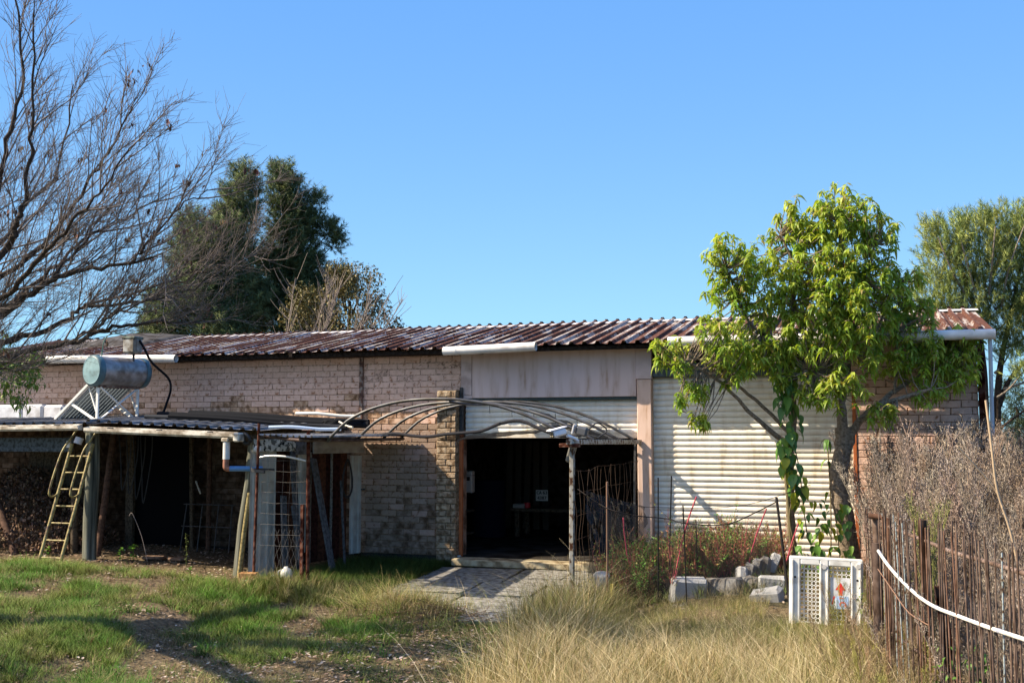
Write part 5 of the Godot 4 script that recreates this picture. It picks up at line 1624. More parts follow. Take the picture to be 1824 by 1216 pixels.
	for l in limbs:
		var pts := curve(l[2], 6)
		for i in pts.size():
			pts[i] += Vector3(fine.get_noise_1d(i * 0.7 + l[0] * 900), fine.get_noise_1d(i * 0.7 + 50 + l[0] * 900), fine.get_noise_1d(i * 0.7 + 90)) * 0.05
		part(o, "limb", rod_taper(pts, l[0], l[1], 9), m)
		var n: int = pts.size()
		var start := 5 if l[0] > 0.032 else 1
		var count := int(n * (1.7 if l[0] > 0.08 or l[2][2].z > 7.0 else 0.62))
		for k in count:
			var f := lerpf(float(start), n - 1.05, (k + rng.randf()) / count)
			var i := int(f)
			var p: Vector3 = (pts[i] as Vector3).lerp(pts[i + 1], f - i)
			var t: Vector3 = ((pts[i + 1] as Vector3) - (pts[i] as Vector3)).normalized()
			var along := f / n
			var d := side_dir(t, r1(0.35, 0.85), r1(0, TAU))
			d = (d + Vector3(0.12, 0.30, 0)).normalized()
			var len := r1(0.4, 1.05) * lerpf(1.15, 0.7, along)
			var b := shoot(p, d, len, 7, 0.06, 0.14)
			mb.tube(b, taper(b.size(), lerpf(0.011, 0.006, along), 0.002), 4, false)
			for q in int(len * 9.0) + 2:
				var g := r1(0.6, 6.9)
				var gi := int(g)
				var bp: Vector3 = (b[gi] as Vector3).lerp(b[gi + 1], g - gi)
				var bt: Vector3 = ((b[gi + 1] as Vector3) - (b[gi] as Vector3)).normalized()
				var l2 := r1(0.18, 0.6) * (1.15 - g / 10.0)
				var c := shoot(bp, (side_dir(bt, r1(0.4, 0.9), r1(0, TAU)) + Vector3(0.05, 0.2, 0)).normalized(), l2, 4, 0.05, 0.16)
				mb.tube(c, taper(5, 0.0032, 0.0013), 3, false)
				for w in 5:
					var ci := rng.randi() % 4
					var e := shoot((c[ci] as Vector3).lerp(c[ci + 1], rng.randf()), (side_dir(((c[ci + 1] as Vector3) - (c[ci] as Vector3)).normalized(), r1(0.5, 1.0), r1(0, TAU)) + Vector3(0, 0.15, 0)).normalized(), r1(0.06, 0.2), 2, 0.05, 0.15)
					mb.tube(e, [0.0016, 0.0013, 0.001], 3, false)
				if rng.randf() < 0.035:
					for w in 3:
						pods.append(Transform3D(Basis.from_euler(Vector3(r1(0.8, 2.2), r1(-3, 3), 0)).scaled(Vector3.ONE * r1(0.5, 1.0)), c[4] + Vector3(r1(-0.03, 0.03), r1(-0.04, 0), r1(-0.03, 0.03))))
						tint.append(vary(Color(0.11, 0.06, 0.045), 0.4))
	mark(part(o, "twigs", mb.mesh(), twig), "stuff")
	mark(scatter(o, "dry_pods", litter_leaf(), mat("dry leaf", Color.WHITE, 0.8), pods, tint), "stuff")


func rod_taper(pts: Array, a: float, b: float, sides := 8) -> ArrayMesh:
	var m := MB.new()
	var radii := []
	for i in pts.size():
		radii.append(lerpf(a, b, pow(float(i) / (pts.size() - 1), 0.62)) * (1.0 + 0.08 * fine.get_noise_1d(i * 3.1 + a * 100)))
	m.tube(pts, radii, sides)
	return m.mesh()


# a folded leaf hanging from the origin: length along +z, drooping
func leaf_mesh(length: float, width: float, droop: float, rows := 5) -> ArrayMesh:
	var m := MB.new()
	var r := []
	for i in rows:
		var t := float(i) / (rows - 1)
		var w := width * sin(PI * pow(t, 0.75)) * 0.5 + 0.0006
		var y := -droop * length * t * t
		var z := length * (t - 0.35 * droop * t * t)
		r.append([Vector3(-w, y + w * 0.45, z), Vector3(0, y, z), Vector3(w, y + w * 0.45, z)])
	m.sheet(r)
	return m.mesh()


func green_tree() -> void:
	var o := thing("evergreen_tree", "two stemmed tree with yellow green drooping leaves before the roller door", "tree", Vector3(-0.01, -0.06, -0.28))
	var m := bark("grey brown bark", Color(0.29, 0.235, 0.18))
	var stems := [
		["trunk", 0.062, 0.026, [Vector3(-0.85, -0.1, 0.88), Vector3(-0.86, 0.64, 1.04), Vector3(-0.85, 1.32, 1.21), Vector3(-0.79, 1.94, 1.24), Vector3(-0.80, 2.55, 1.30), Vector3(-0.75, 3.17, 1.35), Vector3(-0.69, 3.76, 1.37)]],
		["limb", 0.036, 0.012, [Vector3(-0.87, 1.57, 1.24), Vector3(-1.20, 1.87, 1.48), Vector3(-1.51, 2.23, 1.83), Vector3(-1.82, 2.45, 2.15)]],
		["limb", 0.026, 0.010, [Vector3(-0.85, 1.69, 1.24), Vector3(-1.26, 2.12, 1.42), Vector3(-1.59, 2.36, 1.66), Vector3(-1.88, 2.60, 1.78)]],
		["limb", 0.028, 0.010, [Vector3(-0.79, 2.43, 1.29), Vector3(-1.06, 2.73, 1.52), Vector3(-1.28, 3.03, 1.62), Vector3(-1.43, 3.50, 1.82)]],
		["trunk", 0.122, 0.09, [Vector3(-0.20, -0.1, 0.77), Vector3(-0.27, 0.65, 0.94), Vector3(-0.33, 1.14, 1.01), Vector3(-0.28, 1.45, 1.01), Vector3(-0.27, 1.75, 1.03)]],
		["limb", 0.07, 0.025, [Vector3(-0.27, 1.45, 1.03), Vector3(-0.28, 1.94, 1.07), Vector3(-0.25, 2.43, 1.11), Vector3(-0.25, 2.92, 1.15), Vector3(-0.24, 3.48, 1.20), Vector3(-0.22, 4.07, 1.24)]],
		["limb", 0.062, 0.02, [Vector3(-0.29, 1.30, 1.0), Vector3(-0.14, 1.74, 1.02), Vector3(0.08, 1.97, 1.06), Vector3(0.31, 2.05, 1.09), Vector3(0.66, 2.16, 1.11)]],
		["limb", 0.042, 0.014, [Vector3(-0.04, 1.85, 1.03), Vector3(0.26, 2.13, 0.80), Vector3(0.56, 2.32, 0.61), Vector3(0.81, 2.51, 0.54), Vector3(1.05, 2.63, 0.47)]],
		["limb", 0.03, 0.012, [Vector3(-0.25, 2.43, 1.10), Vector3(0.04, 2.75, 0.93), Vector3(0.23, 3.07, 0.79), Vector3(0.36, 3.44, 0.78)]],
		["limb", 0.03, 0.012, [Vector3(-0.25, 2.67, 1.13), Vector3(-0.48, 3.18, 1.15), Vector3(-0.70, 3.49, 1.25), Vector3(-0.87, 3.92, 1.35)]],
		["limb", 0.02, 0.01, [Vector3(0.29, 2.13, 0.79), Vector3(0.33, 2.44, 0.81), Vector3(0.33, 2.87, 0.85)]],
		["limb", 0.026, 0.01, [Vector3(-0.25, 2.92, 1.15), Vector3(-0.00, 3.28, 1.21), Vector3(0.13, 3.78, 1.21)]],
		["limb", 0.022, 0.01, [Vector3(-0.27, 1.95, 1.06), Vector3(-0.38, 2.25, 1.35), Vector3(-0.60, 2.38, 1.54)]],
	]
	var nodes := []
	for s in stems:
		var pts := curve(s[3], 6)
		for i in pts.size():
			pts[i] += Vector3(fine.get_noise_1d(i * 0.8 + s[1] * 700), 0, fine.get_noise_1d(i * 0.8 + 70 + s[1] * 700)) * 0.025
		part(o, s[0], rod_taper(pts, s[1], s[2], 12), m)
		for p in pts:
			if p.y > 1.6:
				nodes.append(p)
	var lobes := [
		[-1.97, 2.52, 2.12, 0.27], [-1.79, 2.10, 2.13, 0.21], [-1.48, 2.70, 1.98, 0.33], [-1.39, 2.41, 1.81, 0.30], [-1.37, 3.56, 1.81, 0.36], [-1.44, 3.20, 1.80, 0.27], [-1.04, 3.40, 1.57, 0.40], [-1.00, 2.91, 1.51, 0.40], [-1.11, 2.54, 1.62, 0.33],
		[-0.81, 3.92, 1.33, 0.31], [-0.57, 4.05, 1.26, 0.34], [-0.21, 4.06, 1.25, 0.43], [0.07, 3.90, 1.14, 0.34], [-0.34, 3.64, 1.36, 0.43], [0.00, 3.46, 1.22, 0.40], [-0.58, 3.26, 1.51, 0.39], [-0.23, 3.07, 1.48, 0.45], [0.11, 3.04, 1.04, 0.43],
		[0.41, 3.31, 0.86, 0.34], [0.46, 2.94, 0.70, 0.35], [-0.53, 2.77, 1.55, 0.39], [-0.13, 2.65, 1.41, 0.36], [0.21, 2.55, 0.96, 0.34], [-0.71, 2.35, 1.57, 0.27], [-0.26, 2.16, 1.61, 0.30], [-0.54, 2.10, 1.60, 0.22],
		[0.57, 2.56, 0.73, 0.37], [0.86, 2.44, 0.62, 0.37], [0.99, 2.69, 0.50, 0.28], [0.66, 2.17, 0.99, 0.25], [1.03, 2.38, 0.56, 0.22], [0.13, 1.87, 1.35, 0.19], [-1.72, 1.80, 2.08, 0.10], [-0.95, 2.60, 1.47, 0.24]]
	var sets := [leaf_mesh(0.095, 0.029, 0.55), leaf_mesh(0.105, 0.027, 0.95), leaf_mesh(0.08, 0.028, 0.3)]
	var where := [[], [], []]
	var tint := [[], [], []]
	var buds := []
	var bud_tint := []
	var mb := MB.new()
	for l in lobes:
		var c := Vector3(l[0], l[1], l[2])
		var r: float = l[3]
		var count := int(410 * r * r) + 5
		for k in count:
			var d := Vector3(r1(-1, 1), r1(-0.8, 1), r1(-1, 1))
			d = d.normalized() * pow(rng.randf(), 0.45)
			var p := c + d * r * Vector3(1, 0.95, 1.0)
			var best: Vector3 = nodes[0]
			for q in nodes:
				if (q as Vector3).distance_squared_to(p) < best.distance_squared_to(p):
					best = q
			var away := (p - best).normalized()
			if (p - best).length() < 1.2:
				mb.tube([best, best.lerp(p, 0.5) + Vector3(0, -0.03, 0) + Vector3(r1(-0.04, 0.04), 0, r1(-0.04, 0.04)), p], [0.008, 0.006, 0.004], 4, false)
			var tone := rng.randf()
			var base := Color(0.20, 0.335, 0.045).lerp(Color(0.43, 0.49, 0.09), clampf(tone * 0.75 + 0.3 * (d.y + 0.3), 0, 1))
			for i in 15:
				var yaw := TAU * i / 15.0 + r1(-0.25, 0.25)
				var tilt := r1(-0.35, 0.55)
				var basis := Basis(Vector3.UP, yaw) * Basis(Vector3.RIGHT, tilt) * Basis(Vector3.BACK, r1(-0.5, 0.5))
				var s := r1(0.5, 1.2)
				var k2 := rng.randi() % 3
				where[k2].append(Transform3D(basis.scaled(Vector3.ONE * s), p + Vector3(0, 0.03 * r1(-1, 1.4), 0) + away * r1(-0.02, 0.03)))
				var c2 := vary(base, 0.28)
				if rng.randf() < 0.05:
					c2 = Color(0.34, 0.27, 0.09)
				tint[k2].append(c2)
			if rng.randf() < 0.35:
				for i in 5:
					buds.append(Transform3D(Basis.from_euler(Vector3(r1(-1, 1), r1(-3, 3), r1(-1, 1))).scaled(Vector3.ONE * r1(0.3, 0.55)), p + Vector3(r1(-0.04, 0.04), r1(0.0, 0.05), r1(-0.04, 0.04))))
					bud_tint.append(vary(Color(0.42, 0.34, 0.19), 0.25))
	mark(part(o, "twigs", mb.mesh(), bark("grey brown bark", Color(0.29, 0.235, 0.18))), "stuff")
	var leaf := leaf_mat("tree leaf", Color.WHITE, 1.0, 0.4)
	for k in 3:
		mark(scatter(o, "foliage", sets[k], leaf, where[k], tint[k]), "stuff")
	mark(scatter(o, "seed_heads", litter_leaf(), mat("dry leaf", Color.WHITE, 0.8), buds, bud_tint), "stuff")


func climbing_vine() -> void:
	var o := thing("climbing_vine", "climbing vine with large heart shaped leaves on the thinner tree stem", "climbing plant", Vector3(-0.01, 0.0, -0.28))
	var stem := mat("vine stem", Color(0.13, 0.11, 0.06), 0.85)
	var line := [Vector3(-0.76, 0.2, 1.30), Vector3(-0.85, 0.7, 1.38), Vector3(-0.75, 1.09, 1.45), Vector3(-0.85, 1.33, 1.48), Vector3(-0.80, 1.69, 1.47), Vector3(-0.85, 2.05, 1.50), Vector3(-0.76, 2.5, 1.45)]
	part(o, "stem", rod(line, 0.011, 6, 5), stem)
	part(o, "stem", rod([Vector3(-0.78, 1.5, 1.45), Vector3(-0.72, 1.2, 1.5), Vector3(-0.70, 0.9, 1.5), Vector3(-0.66, 0.5, 1.45)], 0.007, 6, 5), stem)
	part(o, "stem", rod([Vector3(-0.84, 0.1, 1.25), Vector3(-0.86, 0.8, 1.34), Vector3(-0.90, 1.3, 1.3)], 0.02, 8, 4), stem)
	var tones := [leaf_mat("vine leaf 0", Color(0.075, 0.17, 0.03), 0.35), leaf_mat("vine leaf 1", Color(0.12, 0.22, 0.03), 0.45), leaf_mat("vine leaf 2", Color(0.085, 0.175, 0.05), 0.35), leaf_mat("vine leaf 3", Color(0.33, 0.34, 0.03), 0.6)]
	var heart := []
	for k in 2:
		var rows := []
		for i in 7:
			var t := i / 6.0
			var w: float = [0.012, 0.042, 0.05, 0.046, 0.034, 0.017, 0.001][i] * (1.0 - 0.15 * k)
			var z := t * 0.14
			var y := -0.05 * t * t * (1 + k)
			rows.append([Vector3(-w, y + w * 0.25, z), Vector3(-w * 0.5, y + w * 0.05, z), Vector3(0, y - 0.003, z), Vector3(w * 0.5, y + w * 0.05, z), Vector3(w, y + w * 0.25, z)])
		var m := MB.new()
		m.sheet(rows)
		heart.append(m.mesh())
	var path := curve(line, 8)
	for i in 135:
		var f := pow(rng.randf(), 0.75)
		var p: Vector3 = path[int(lerpf(12.0, path.size() - 1.0, f))]
		var yaw := r1(-1.5, 1.5)
		var out := Vector3(sin(yaw), 0, cos(yaw))
		var q := part(o, "leaf", heart[rng.randi() % 2], tones[3 if f < 0.35 and rng.randf() < 0.5 else rng.randi() % 3], p + out * r1(0.02, 0.10) + Vector3(r1(-0.04, 0.04), r1(-0.05, 0.05), 0))
		q.basis = (Basis(Vector3.UP, yaw) * Basis(Vector3.RIGHT, r1(0.6, 1.35)) * Basis(Vector3.BACK, r1(-0.4, 0.4))).scaled(Vector3.ONE * r1(0.42, 1.25))
	for i in 70:
		var p := Vector3(r1(-0.75, -0.2), r1(0.2, 0.95), r1(1.15, 1.6))
		var q := part(o, "leaf", heart[rng.randi() % 2], tones[rng.randi() % 4], p)
		q.basis = (Basis(Vector3.UP, r1(-1.5, 1.5)) * Basis(Vector3.RIGHT, r1(0.3, 1.35))).scaled(Vector3.ONE * r1(0.5, 0.95))
	# a lone sapling by the roller door
	var s := thing("sapling", "thin sapling with a few drooping leaves before the roller door", "sapling", Vector3(-0.46, 0.1, 0.5))
	part(s, "stem", rod([Vector3.ZERO, Vector3(0.02, 0.7, 0), Vector3(0.0, 1.45, 0)], 0.008, 6, 4), stem)
	var droop := leaf_mesh(0.15, 0.04, 0.9)
	for i in 9:
		var q := part(s, "leaf", droop, tones[rng.randi() % 3], Vector3(0, [1.45, 1.43, 1.46, 1.44, 1.2, 1.22, 1.0, 0.85, 1.45][i], 0))
		q.basis = Basis(Vector3.UP, i * 2.3) * Basis(Vector3.RIGHT, r1(-0.1, 0.5))


# a plume of needles along +y
func plume(length: float, needles: int, needle: float, wide: float, droop: float) -> ArrayMesh:
	var m := MB.new()
	var g := RandomNumberGenerator.new()
	g.seed = needles * 7 + int(length * 1000)
	for i in needles:
		var t := g.randf()
		var a := g.randf() * TAU
		var p := Vector3(0, t * length, 0)
		var d := Vector3(cos(a) * 0.62, 0.75 - droop * g.randf(), sin(a) * 0.62).normalized()
		var s := d.cross(Vector3(g.randf() - 0.5, g.randf() - 0.5, g.randf() - 0.5)).normalized() * wide
		var l := needle * (0.6 + 0.6 * g.randf())
		var n := (d.cross(s).normalized() * 0.5 + Vector3(cos(a), 0.4, sin(a)) * 0.6).normalized()
		m.tri(p - s, p + s, p + d * l, n)
	return m.mesh()


func plumes(o: Node3D, lobes: Array, per: float, mesh: ArrayMesh, m: Material, a: Color, b: Color, up: float, size := 1.0) -> void:
	var where := []
	var tint := []
	for l in lobes:
		var r: float = l[3]
		for k in int(per * r * r) + 4:
			var d := Vector3(r1(-1, 1), r1(-1, 1), r1(-1, 1)).normalized() * pow(rng.randf(), 0.4)
			var p := Vector3(l[0], l[1], l[2]) + d * r
			var y := (d + Vector3(0, up, 0) + Vector3(r1(-0.4, 0.4), r1(-0.3, 0.3), r1(-0.4, 0.4))).normalized()
			var x := y.cross(Vector3(r1(-1, 1), 0.2, r1(-1, 1))).normalized()
			where.append(Transform3D(Basis(x, y, x.cross(y)).scaled(Vector3.ONE * size * r1(0.6, 1.2)), p))
			tint.append(vary(a.lerp(b, rng.randf()), 0.2))
	mark(scatter(o, "foliage", mesh, m, where, tint), "stuff")


func far_trees() -> void:
	var needle := leaf_mat("needle", Color.WHITE, 0.5, 0.7)
	var trunk := bark("far bark", Color(0.07, 0.055, 0.045))
	# two dark trees behind the left of the roof
	var o := thing("dark_pine_tree", "tall dark blue green tree behind the roof, broader left one of the pair", "tree")
	part(o, "trunk", rod_taper(curve([Vector3(-14.8, -0.2, -9.2), Vector3(-14.78, 3.75, -9.20), Vector3(-14.74, 5.42, -9.06), Vector3(-14.63, 6.81, -8.96), Vector3(-14.55, 8.06, -8.87)], 4), 0.22, 0.03), trunk)
	var lobes := [[-14.53, 7.95, -8.89, 0.26], [-14.66, 7.45, -8.90, 0.42], [-14.82, 6.73, -8.92, 0.54], [-15.06, 5.80, -8.92, 0.72], [-15.01, 6.30, -8.35, 0.42], [-15.53, 6.03, -8.20, 0.48], [-15.43, 5.08, -8.32, 0.68], [-16.10, 4.53, -8.15, 0.55], [-16.37, 4.12, -8.10, 0.36], [-14.69, 4.87, -9.13, 0.70], [-15.52, 6.71, -8.14, 0.28], [-15.0, 4.0, -8.6, 0.8], [-16.2, 3.5, -8.2, 0.6]]
	limbs_to(o, lobes, Vector3(-14.75, 4.0, -9.1), trunk)
	plumes(o, lobes, 1500, plume(0.30, 38, 0.15, 0.0065, 0.9), needle, Color(0.085, 0.125, 0.06), Color(0.165, 0.20, 0.085), 0.7)
	o = thing("dark_pine_tree", "tall dark tree behind the roof with the side boughs, right one of the pair", "tree")
	part(o, "trunk", rod_taper(curve([Vector3(-14.3, -0.2, -10.4), Vector3(-14.26, 3.84, -10.43), Vector3(-14.16, 5.57, -10.30), Vector3(-14.12, 7.01, -10.18), Vector3(-14.19, 8.38, -10.02)], 4), 0.22, 0.03), trunk)
	lobes = [[-14.20, 8.3, -10.03, 0.26], [-14.05, 7.78, -10.12, 0.44], [-13.98, 7.05, -10.21, 0.54], [-13.98, 6.29, -10.29, 0.66], [-13.50, 7.08, -10.37, 0.24], [-13.39, 7.59, -10.37, 0.2], [-13.86, 5.57, -10.40, 0.74], [-14.54, 5.86, -10.14, 0.5], [-13.05, 6.85, -10.57, 0.24], [-12.9, 6.5, -10.57, 0.2], [-14.44, 4.70, -10.29, 0.80], [-13.61, 4.99, -10.54, 0.66], [-12.75, 5.35, -10.5, 0.42], [-13.4, 4.0, -10.3, 0.8]]
	limbs_to(o, lobes, Vector3(-14.2, 4.6, -10.3), trunk)
	plumes(o, lobes, 1600, plume(0.28, 38, 0.13, 0.007, 0.7), needle, Color(0.06, 0.10, 0.048), Color(0.13, 0.165, 0.065), 0.8)
	# olive bush and a bare one before it
	o = thing("olive_bush", "bushy olive brown tree behind the roof right of the dark pair", "tree")
	part(o, "trunk", rod_taper([Vector3(-10.3, -0.2, -6.4), Vector3(-10.3, 2.5, -6.4), Vector3(-10.25, 4.4, -6.4)], 0.12, 0.03), trunk)
	lobes = [[-10.40, 4.95, -6.35, 0.42], [-11.2, 4.5, -6.1, 0.36], [-11.4, 4.1, -6.1, 0.36], [-10.0, 4.75, -6.48, 0.5], [-10.64, 4.36, -6.31, 0.45], [-9.75, 4.25, -6.62, 0.36], [-9.98, 4.01, -6.57, 0.48], [-10.51, 5.0, -6.29, 0.2], [-9.42, 3.9, -6.76, 0.26], [-10.98, 4.05, -6.22, 0.36], [-10.3, 3.6, -6.4, 0.7], [-9.15, 3.75, -6.8, 0.16]]
	limbs_to(o, lobes, Vector3(-10.3, 3.2, -6.4), trunk)
	leafy(o, lobes, 3800, leaf_mesh(0.075, 0.036, 0.3, 4), Color(0.12, 0.115, 0.04), Color(0.22, 0.175, 0.075))
	o = thing("bare_bush", "leafless grey bush with thin upright branches behind the roof", "bush", Vector3(-10.75, -0.1, -5.3))
	var mb := MB.new()
	for i in 9:
		var d := Vector3(r1(-0.28, 0.3), 1.0, r1(-0.15, 0.15)).normalized()
		var b := shoot(Vector3(r1(-0.3, 0.3), 0.0, 0), d, r1(4.2, 5.1), 10, 0.02, 0.05)
		part(o, "branch", rod_taper(b, 0.03, 0.008, 6), mat("grey twig", Color(0.22, 0.185, 0.16), 0.9))
		for k in 38:
			var f := r1(5.5, 9.9)
			var c := shoot((b[int(f)] as Vector3).lerp(b[int(f) + 1], f - int(f)), side_dir(d, r1(0.4, 0.8), r1(0, TAU)), r1(0.2, 0.75), 4, 0.10, 0.12)
			mb.tube(c, [0.008, 0.006, 0.005, 0.005, 0.004], 3, false)
	mark(part(o, "twigs", mb.mesh(), mat("grey twig", Color(0.22, 0.185, 0.16), 0.9)), "stuff")
	# feathery tree at the right
	o = thing("feathery_tree", "feathery green tree with dark trunks beyond the right end of the workshop", "tree", Vector3(0, -0.22, 0))
	var pale := bark("pale limb", Color(0.30, 0.26, 0.22))
	part(o, "trunk", rod_taper(curve([Vector3(1.84, -0.2, -6.63), Vector3(1.86, 1.07, -6.63), Vector3(1.91, 2.32, -6.53), Vector3(1.89, 3.19, -6.44), Vector3(1.77, 4.05, -6.32), Vector3(1.48, 4.82, -6.15)], 4), 0.10, 0.02), trunk)
	part(o, "trunk", rod_taper(curve([Vector3(2.06, -0.2, -6.7), Vector3(2.08, 1.07, -6.71), Vector3(2.09, 2.13, -6.61), Vector3(2.17, 3.00, -6.56), Vector3(2.36, 3.86, -6.54), Vector3(2.57, 4.82, -6.52)], 4), 0.13, 0.02), trunk)
	part(o, "limb", rod_taper(curve([Vector3(2.12, 2.32, -6.60), Vector3(2.33, 2.80, -6.63), Vector3(2.7, 3.2, -6.68)], 4), 0.06, 0.02), trunk)
	part(o, "limb", rod_taper(curve([Vector3(2.08, 1.9, -6.60), Vector3(2.4, 2.15, -6.6), Vector3(2.9, 2.5, -6.68)], 4), 0.03, 0.012), trunk)
	for l in [[Vector3(1.8, 3.9, -6.2), Vector3(1.45, 4.5, -5.9), Vector3(1.2, 5.15, -5.7)], [Vector3(1.85, 3.9, -6.2), Vector3(1.7, 4.5, -5.9), Vector3(1.55, 5.1, -5.75)], [Vector3(2.2, 4.0, -6.3), Vector3(2.3, 4.6, -6.0), Vector3(2.55, 5.3, -5.9)], [Vector3(2.0, 4.2, -6.2), Vector3(2.05, 4.8, -5.9), Vector3(2.1, 5.3, -5.8)]]:
		part(o, "limb", rod_taper(curve(l, 4), 0.025, 0.01, 6), pale)
	lobes = [[1.40, 5.15, -6.08, 0.36], [1.08, 5.28, -5.99, 0.17], [1.86, 5.25, -6.23, 0.36], [2.32, 5.35, -6.38, 0.38], [2.77, 5.21, -6.55, 0.42], [1.29, 4.73, -6.09, 0.42], [1.93, 4.73, -6.31, 0.52], [2.57, 4.53, -6.55, 0.52], [1.09, 4.15, -6.08, 0.38], [1.64, 4.05, -6.28, 0.52], [2.36, 3.86, -6.54, 0.52], [0.95, 3.67, -6.09, 0.30], [1.53, 3.57, -6.29, 0.36], [2.81, 3.67, -6.71, 0.52], [3.21, 4.53, -6.76, 0.64], [2.35, 3.28, -6.59, 0.28], [2.45, 2.86, -6.12, 0.20], [3.0, 3.0, -6.6, 0.35]]
	limbs_to(o, lobes, Vector3(2.0, 3.3, -6.5), pale)
	plumes(o, lobes, 1150, plume(0.26, 40, 0.10, 0.0042, 0.3), needle, Color(0.18, 0.25, 0.075), Color(0.31, 0.345, 0.10), 1.2)
	o = thing("far_shrub", "dark green shrub low beyond the feathery tree at the right edge", "shrub")
	part(o, "stem", rod_taper([Vector3(3.0, -0.2, -11.1), Vector3(3.0, 1.0, -11.1), Vector3(2.95, 2.2, -11.1)], 0.08, 0.02), trunk)
	lobes = [[2.83, 2.45, -11.07, 0.28], [2.99, 2.01, -11.17, 0.35], [3.28, 2.48, -11.23, 0.5], [2.70, 1.72, -11.10, 0.25], [3.4, 1.6, -11.2, 0.6]]
	plumes(o, lobes, 420, plume(0.25, 30, 0.12, 0.006, 0.7), needle, Color(0.03, 0.055, 0.035), Color(0.06, 0.09, 0.045), 0.5)
	# leafy tree at the left edge
	o = thing("small_leafy_tree", "small bright green leafy tree at the left edge before the brick wall", "tree")
	part(o, "trunk", rod_taper([Vector3(-12.1, -0.1, 2.6), Vector3(-12.05, 1.4, 2.4), Vector3(-11.9, 2.3, 1.6), Vector3(-11.7, 2.8, 1.3)], 0.05, 0.015), trunk)
	lobes = [[-11.66, 2.68, 1.29, 0.24], [-11.36, 2.40, 1.17, 0.18], [-11.71, 2.28, 1.28, 0.24], [-12.00, 2.68, 1.42, 0.36], [-11.52, 2.08, 1.18, 0.15], [-11.69, 2.98, 1.34, 0.14], [-11.33, 2.56, 1.16, 0.14], [-11.25, 2.75, 1.2, 0.12], [-11.55, 2.45, 1.25, 0.2]]
	leafy(o, lobes, 2600, leaf_mesh(0.10, 0.03, 0.6, 5), Color(0.06, 0.12, 0.02), Color(0.19, 0.26, 0.035))
	# low far scrub along the horizon
	var where := []
	var tint := []
	for i in 900:
		var a := r1(-0.9, 0.35)
		var d := r1(28, 70)
		var p := Vector3(-sin(-a) * d, r1(0.0, 1.2), -cos(a) * d)
		where.append(Transform3D(Basis.from_euler(Vector3(r1(-0.4, 0.4), r1(-3, 3), r1(-0.4, 0.4))).scaled(Vector3.ONE * r1(2.5, 5.0)), p))
		tint.append(vary(Color(0.06, 0.07, 0.035), 0.3))
	var far := scatter(self, "far_scrub", plume(0.28, 34, 0.13, 0.006, 0.7), needle, where, tint)
	tag(far, "low dark scrub far behind the workshop along the horizon", "scrub")
	mark(far, "stuff")


func limbs_to(o: Node3D, lobes: Array, root: Vector3, m: Material) -> void:
	for l in lobes:
		var c := Vector3(l[0], l[1], l[2])
		var a := Vector3(lerpf(root.x, c.x, 0.2), minf(root.y, c.y - 0.4) if c.y < root.y + 0.4 else lerpf(root.y, c.y, 0.55), lerpf(root.z, c.z, 0.2))
		part(o, "bough", rod_taper(curve([a, a.lerp(c, 0.5) + Vector3(0, -0.05, 0), c], 4), 0.028, 0.01, 5), m)


func leafy(o: Node3D, lobes: Array, per: float, mesh: ArrayMesh, a: Color, b: Color) -> void:
	var where := []
	var tint := []
	for l in lobes:
		var r: float = l[3]
		for k in int(per * r * r) + 6:
			var d := Vector3(r1(-1, 1), r1(-1, 1), r1(-1, 1)).normalized() * pow(rng.randf(), 0.42)
			where.append(Transform3D(Basis.from_euler(Vector3(r1(-0.6, 1.2), r1(-3.1, 3.1), r1(-0.6, 0.6))).scaled(Vector3.ONE * r1(0.6, 1.25)), Vector3(l[0], l[1], l[2]) + d * r))
			tint.append(vary(a.lerp(b, rng.randf()), 0.25))
	mark(scatter(o, "foliage", mesh, leaf_mat("bush leaf", Color.WHITE, 0.4), where, tint), "stuff")


# ---------------------------------------------------------------- grass
func tuft(blades: int, high: float, reach: float, width: float, lean: float, seed_no: int, segments := 4) -> ArrayMesh:
	var m := MB.new()
	var g := RandomNumberGenerator.new()
	g.seed = seed_no
	for i in blades:
		var a := g.randf() * TAU
		var root := Vector3(cos(a), 0, sin(a)) * reach * sqrt(g.randf())
		var b := a + (g.randf() - 0.5) * 2.0
		var out := Vector3(cos(b), 0, sin(b))
		var h := high * (0.55 + 0.55 * g.randf())
		var bend := lean * (0.3 + 0.9 * g.randf())
		var side := out.cross(Vector3.UP) * width * (0.6 + 0.6 * g.randf())
		var tw := (g.randf() - 0.5) * 1.6
		side = side.rotated(Vector3.UP, tw)
		var tone := 0.5 + 0.8 * g.randf()
		m.col = Color(tone, tone, tone)
		var prev := -1
		for s in segments + 1:
			var t := float(s) / segments
			var p := root + out * bend * h * t * t + Vector3(0, h * (t - 0.32 * bend * t * t), 0)
			var w := side * (1.0 - t * 0.92)
			var n := (out.cross(side).normalized() * 0.2 + Vector3.UP * 0.55 + out * -0.25 * (1 - t)).normalized()
			var x := m.put(p - w, n)
			var y := m.put(p + w, n)
			if prev >= 0:
				m.link(prev, prev + 1, y)
				m.link(prev, y, x)
			prev = x
	return m.mesh()


func on_slab(x: float, z: float) -> bool:
	if z < 0.34:
		return x > -5.25 and x < -2.75
	if z < 3.0:
		return x > -5.3 and x < -2.72
	return z < 3.35 and x > -4.3 and x < -3.4


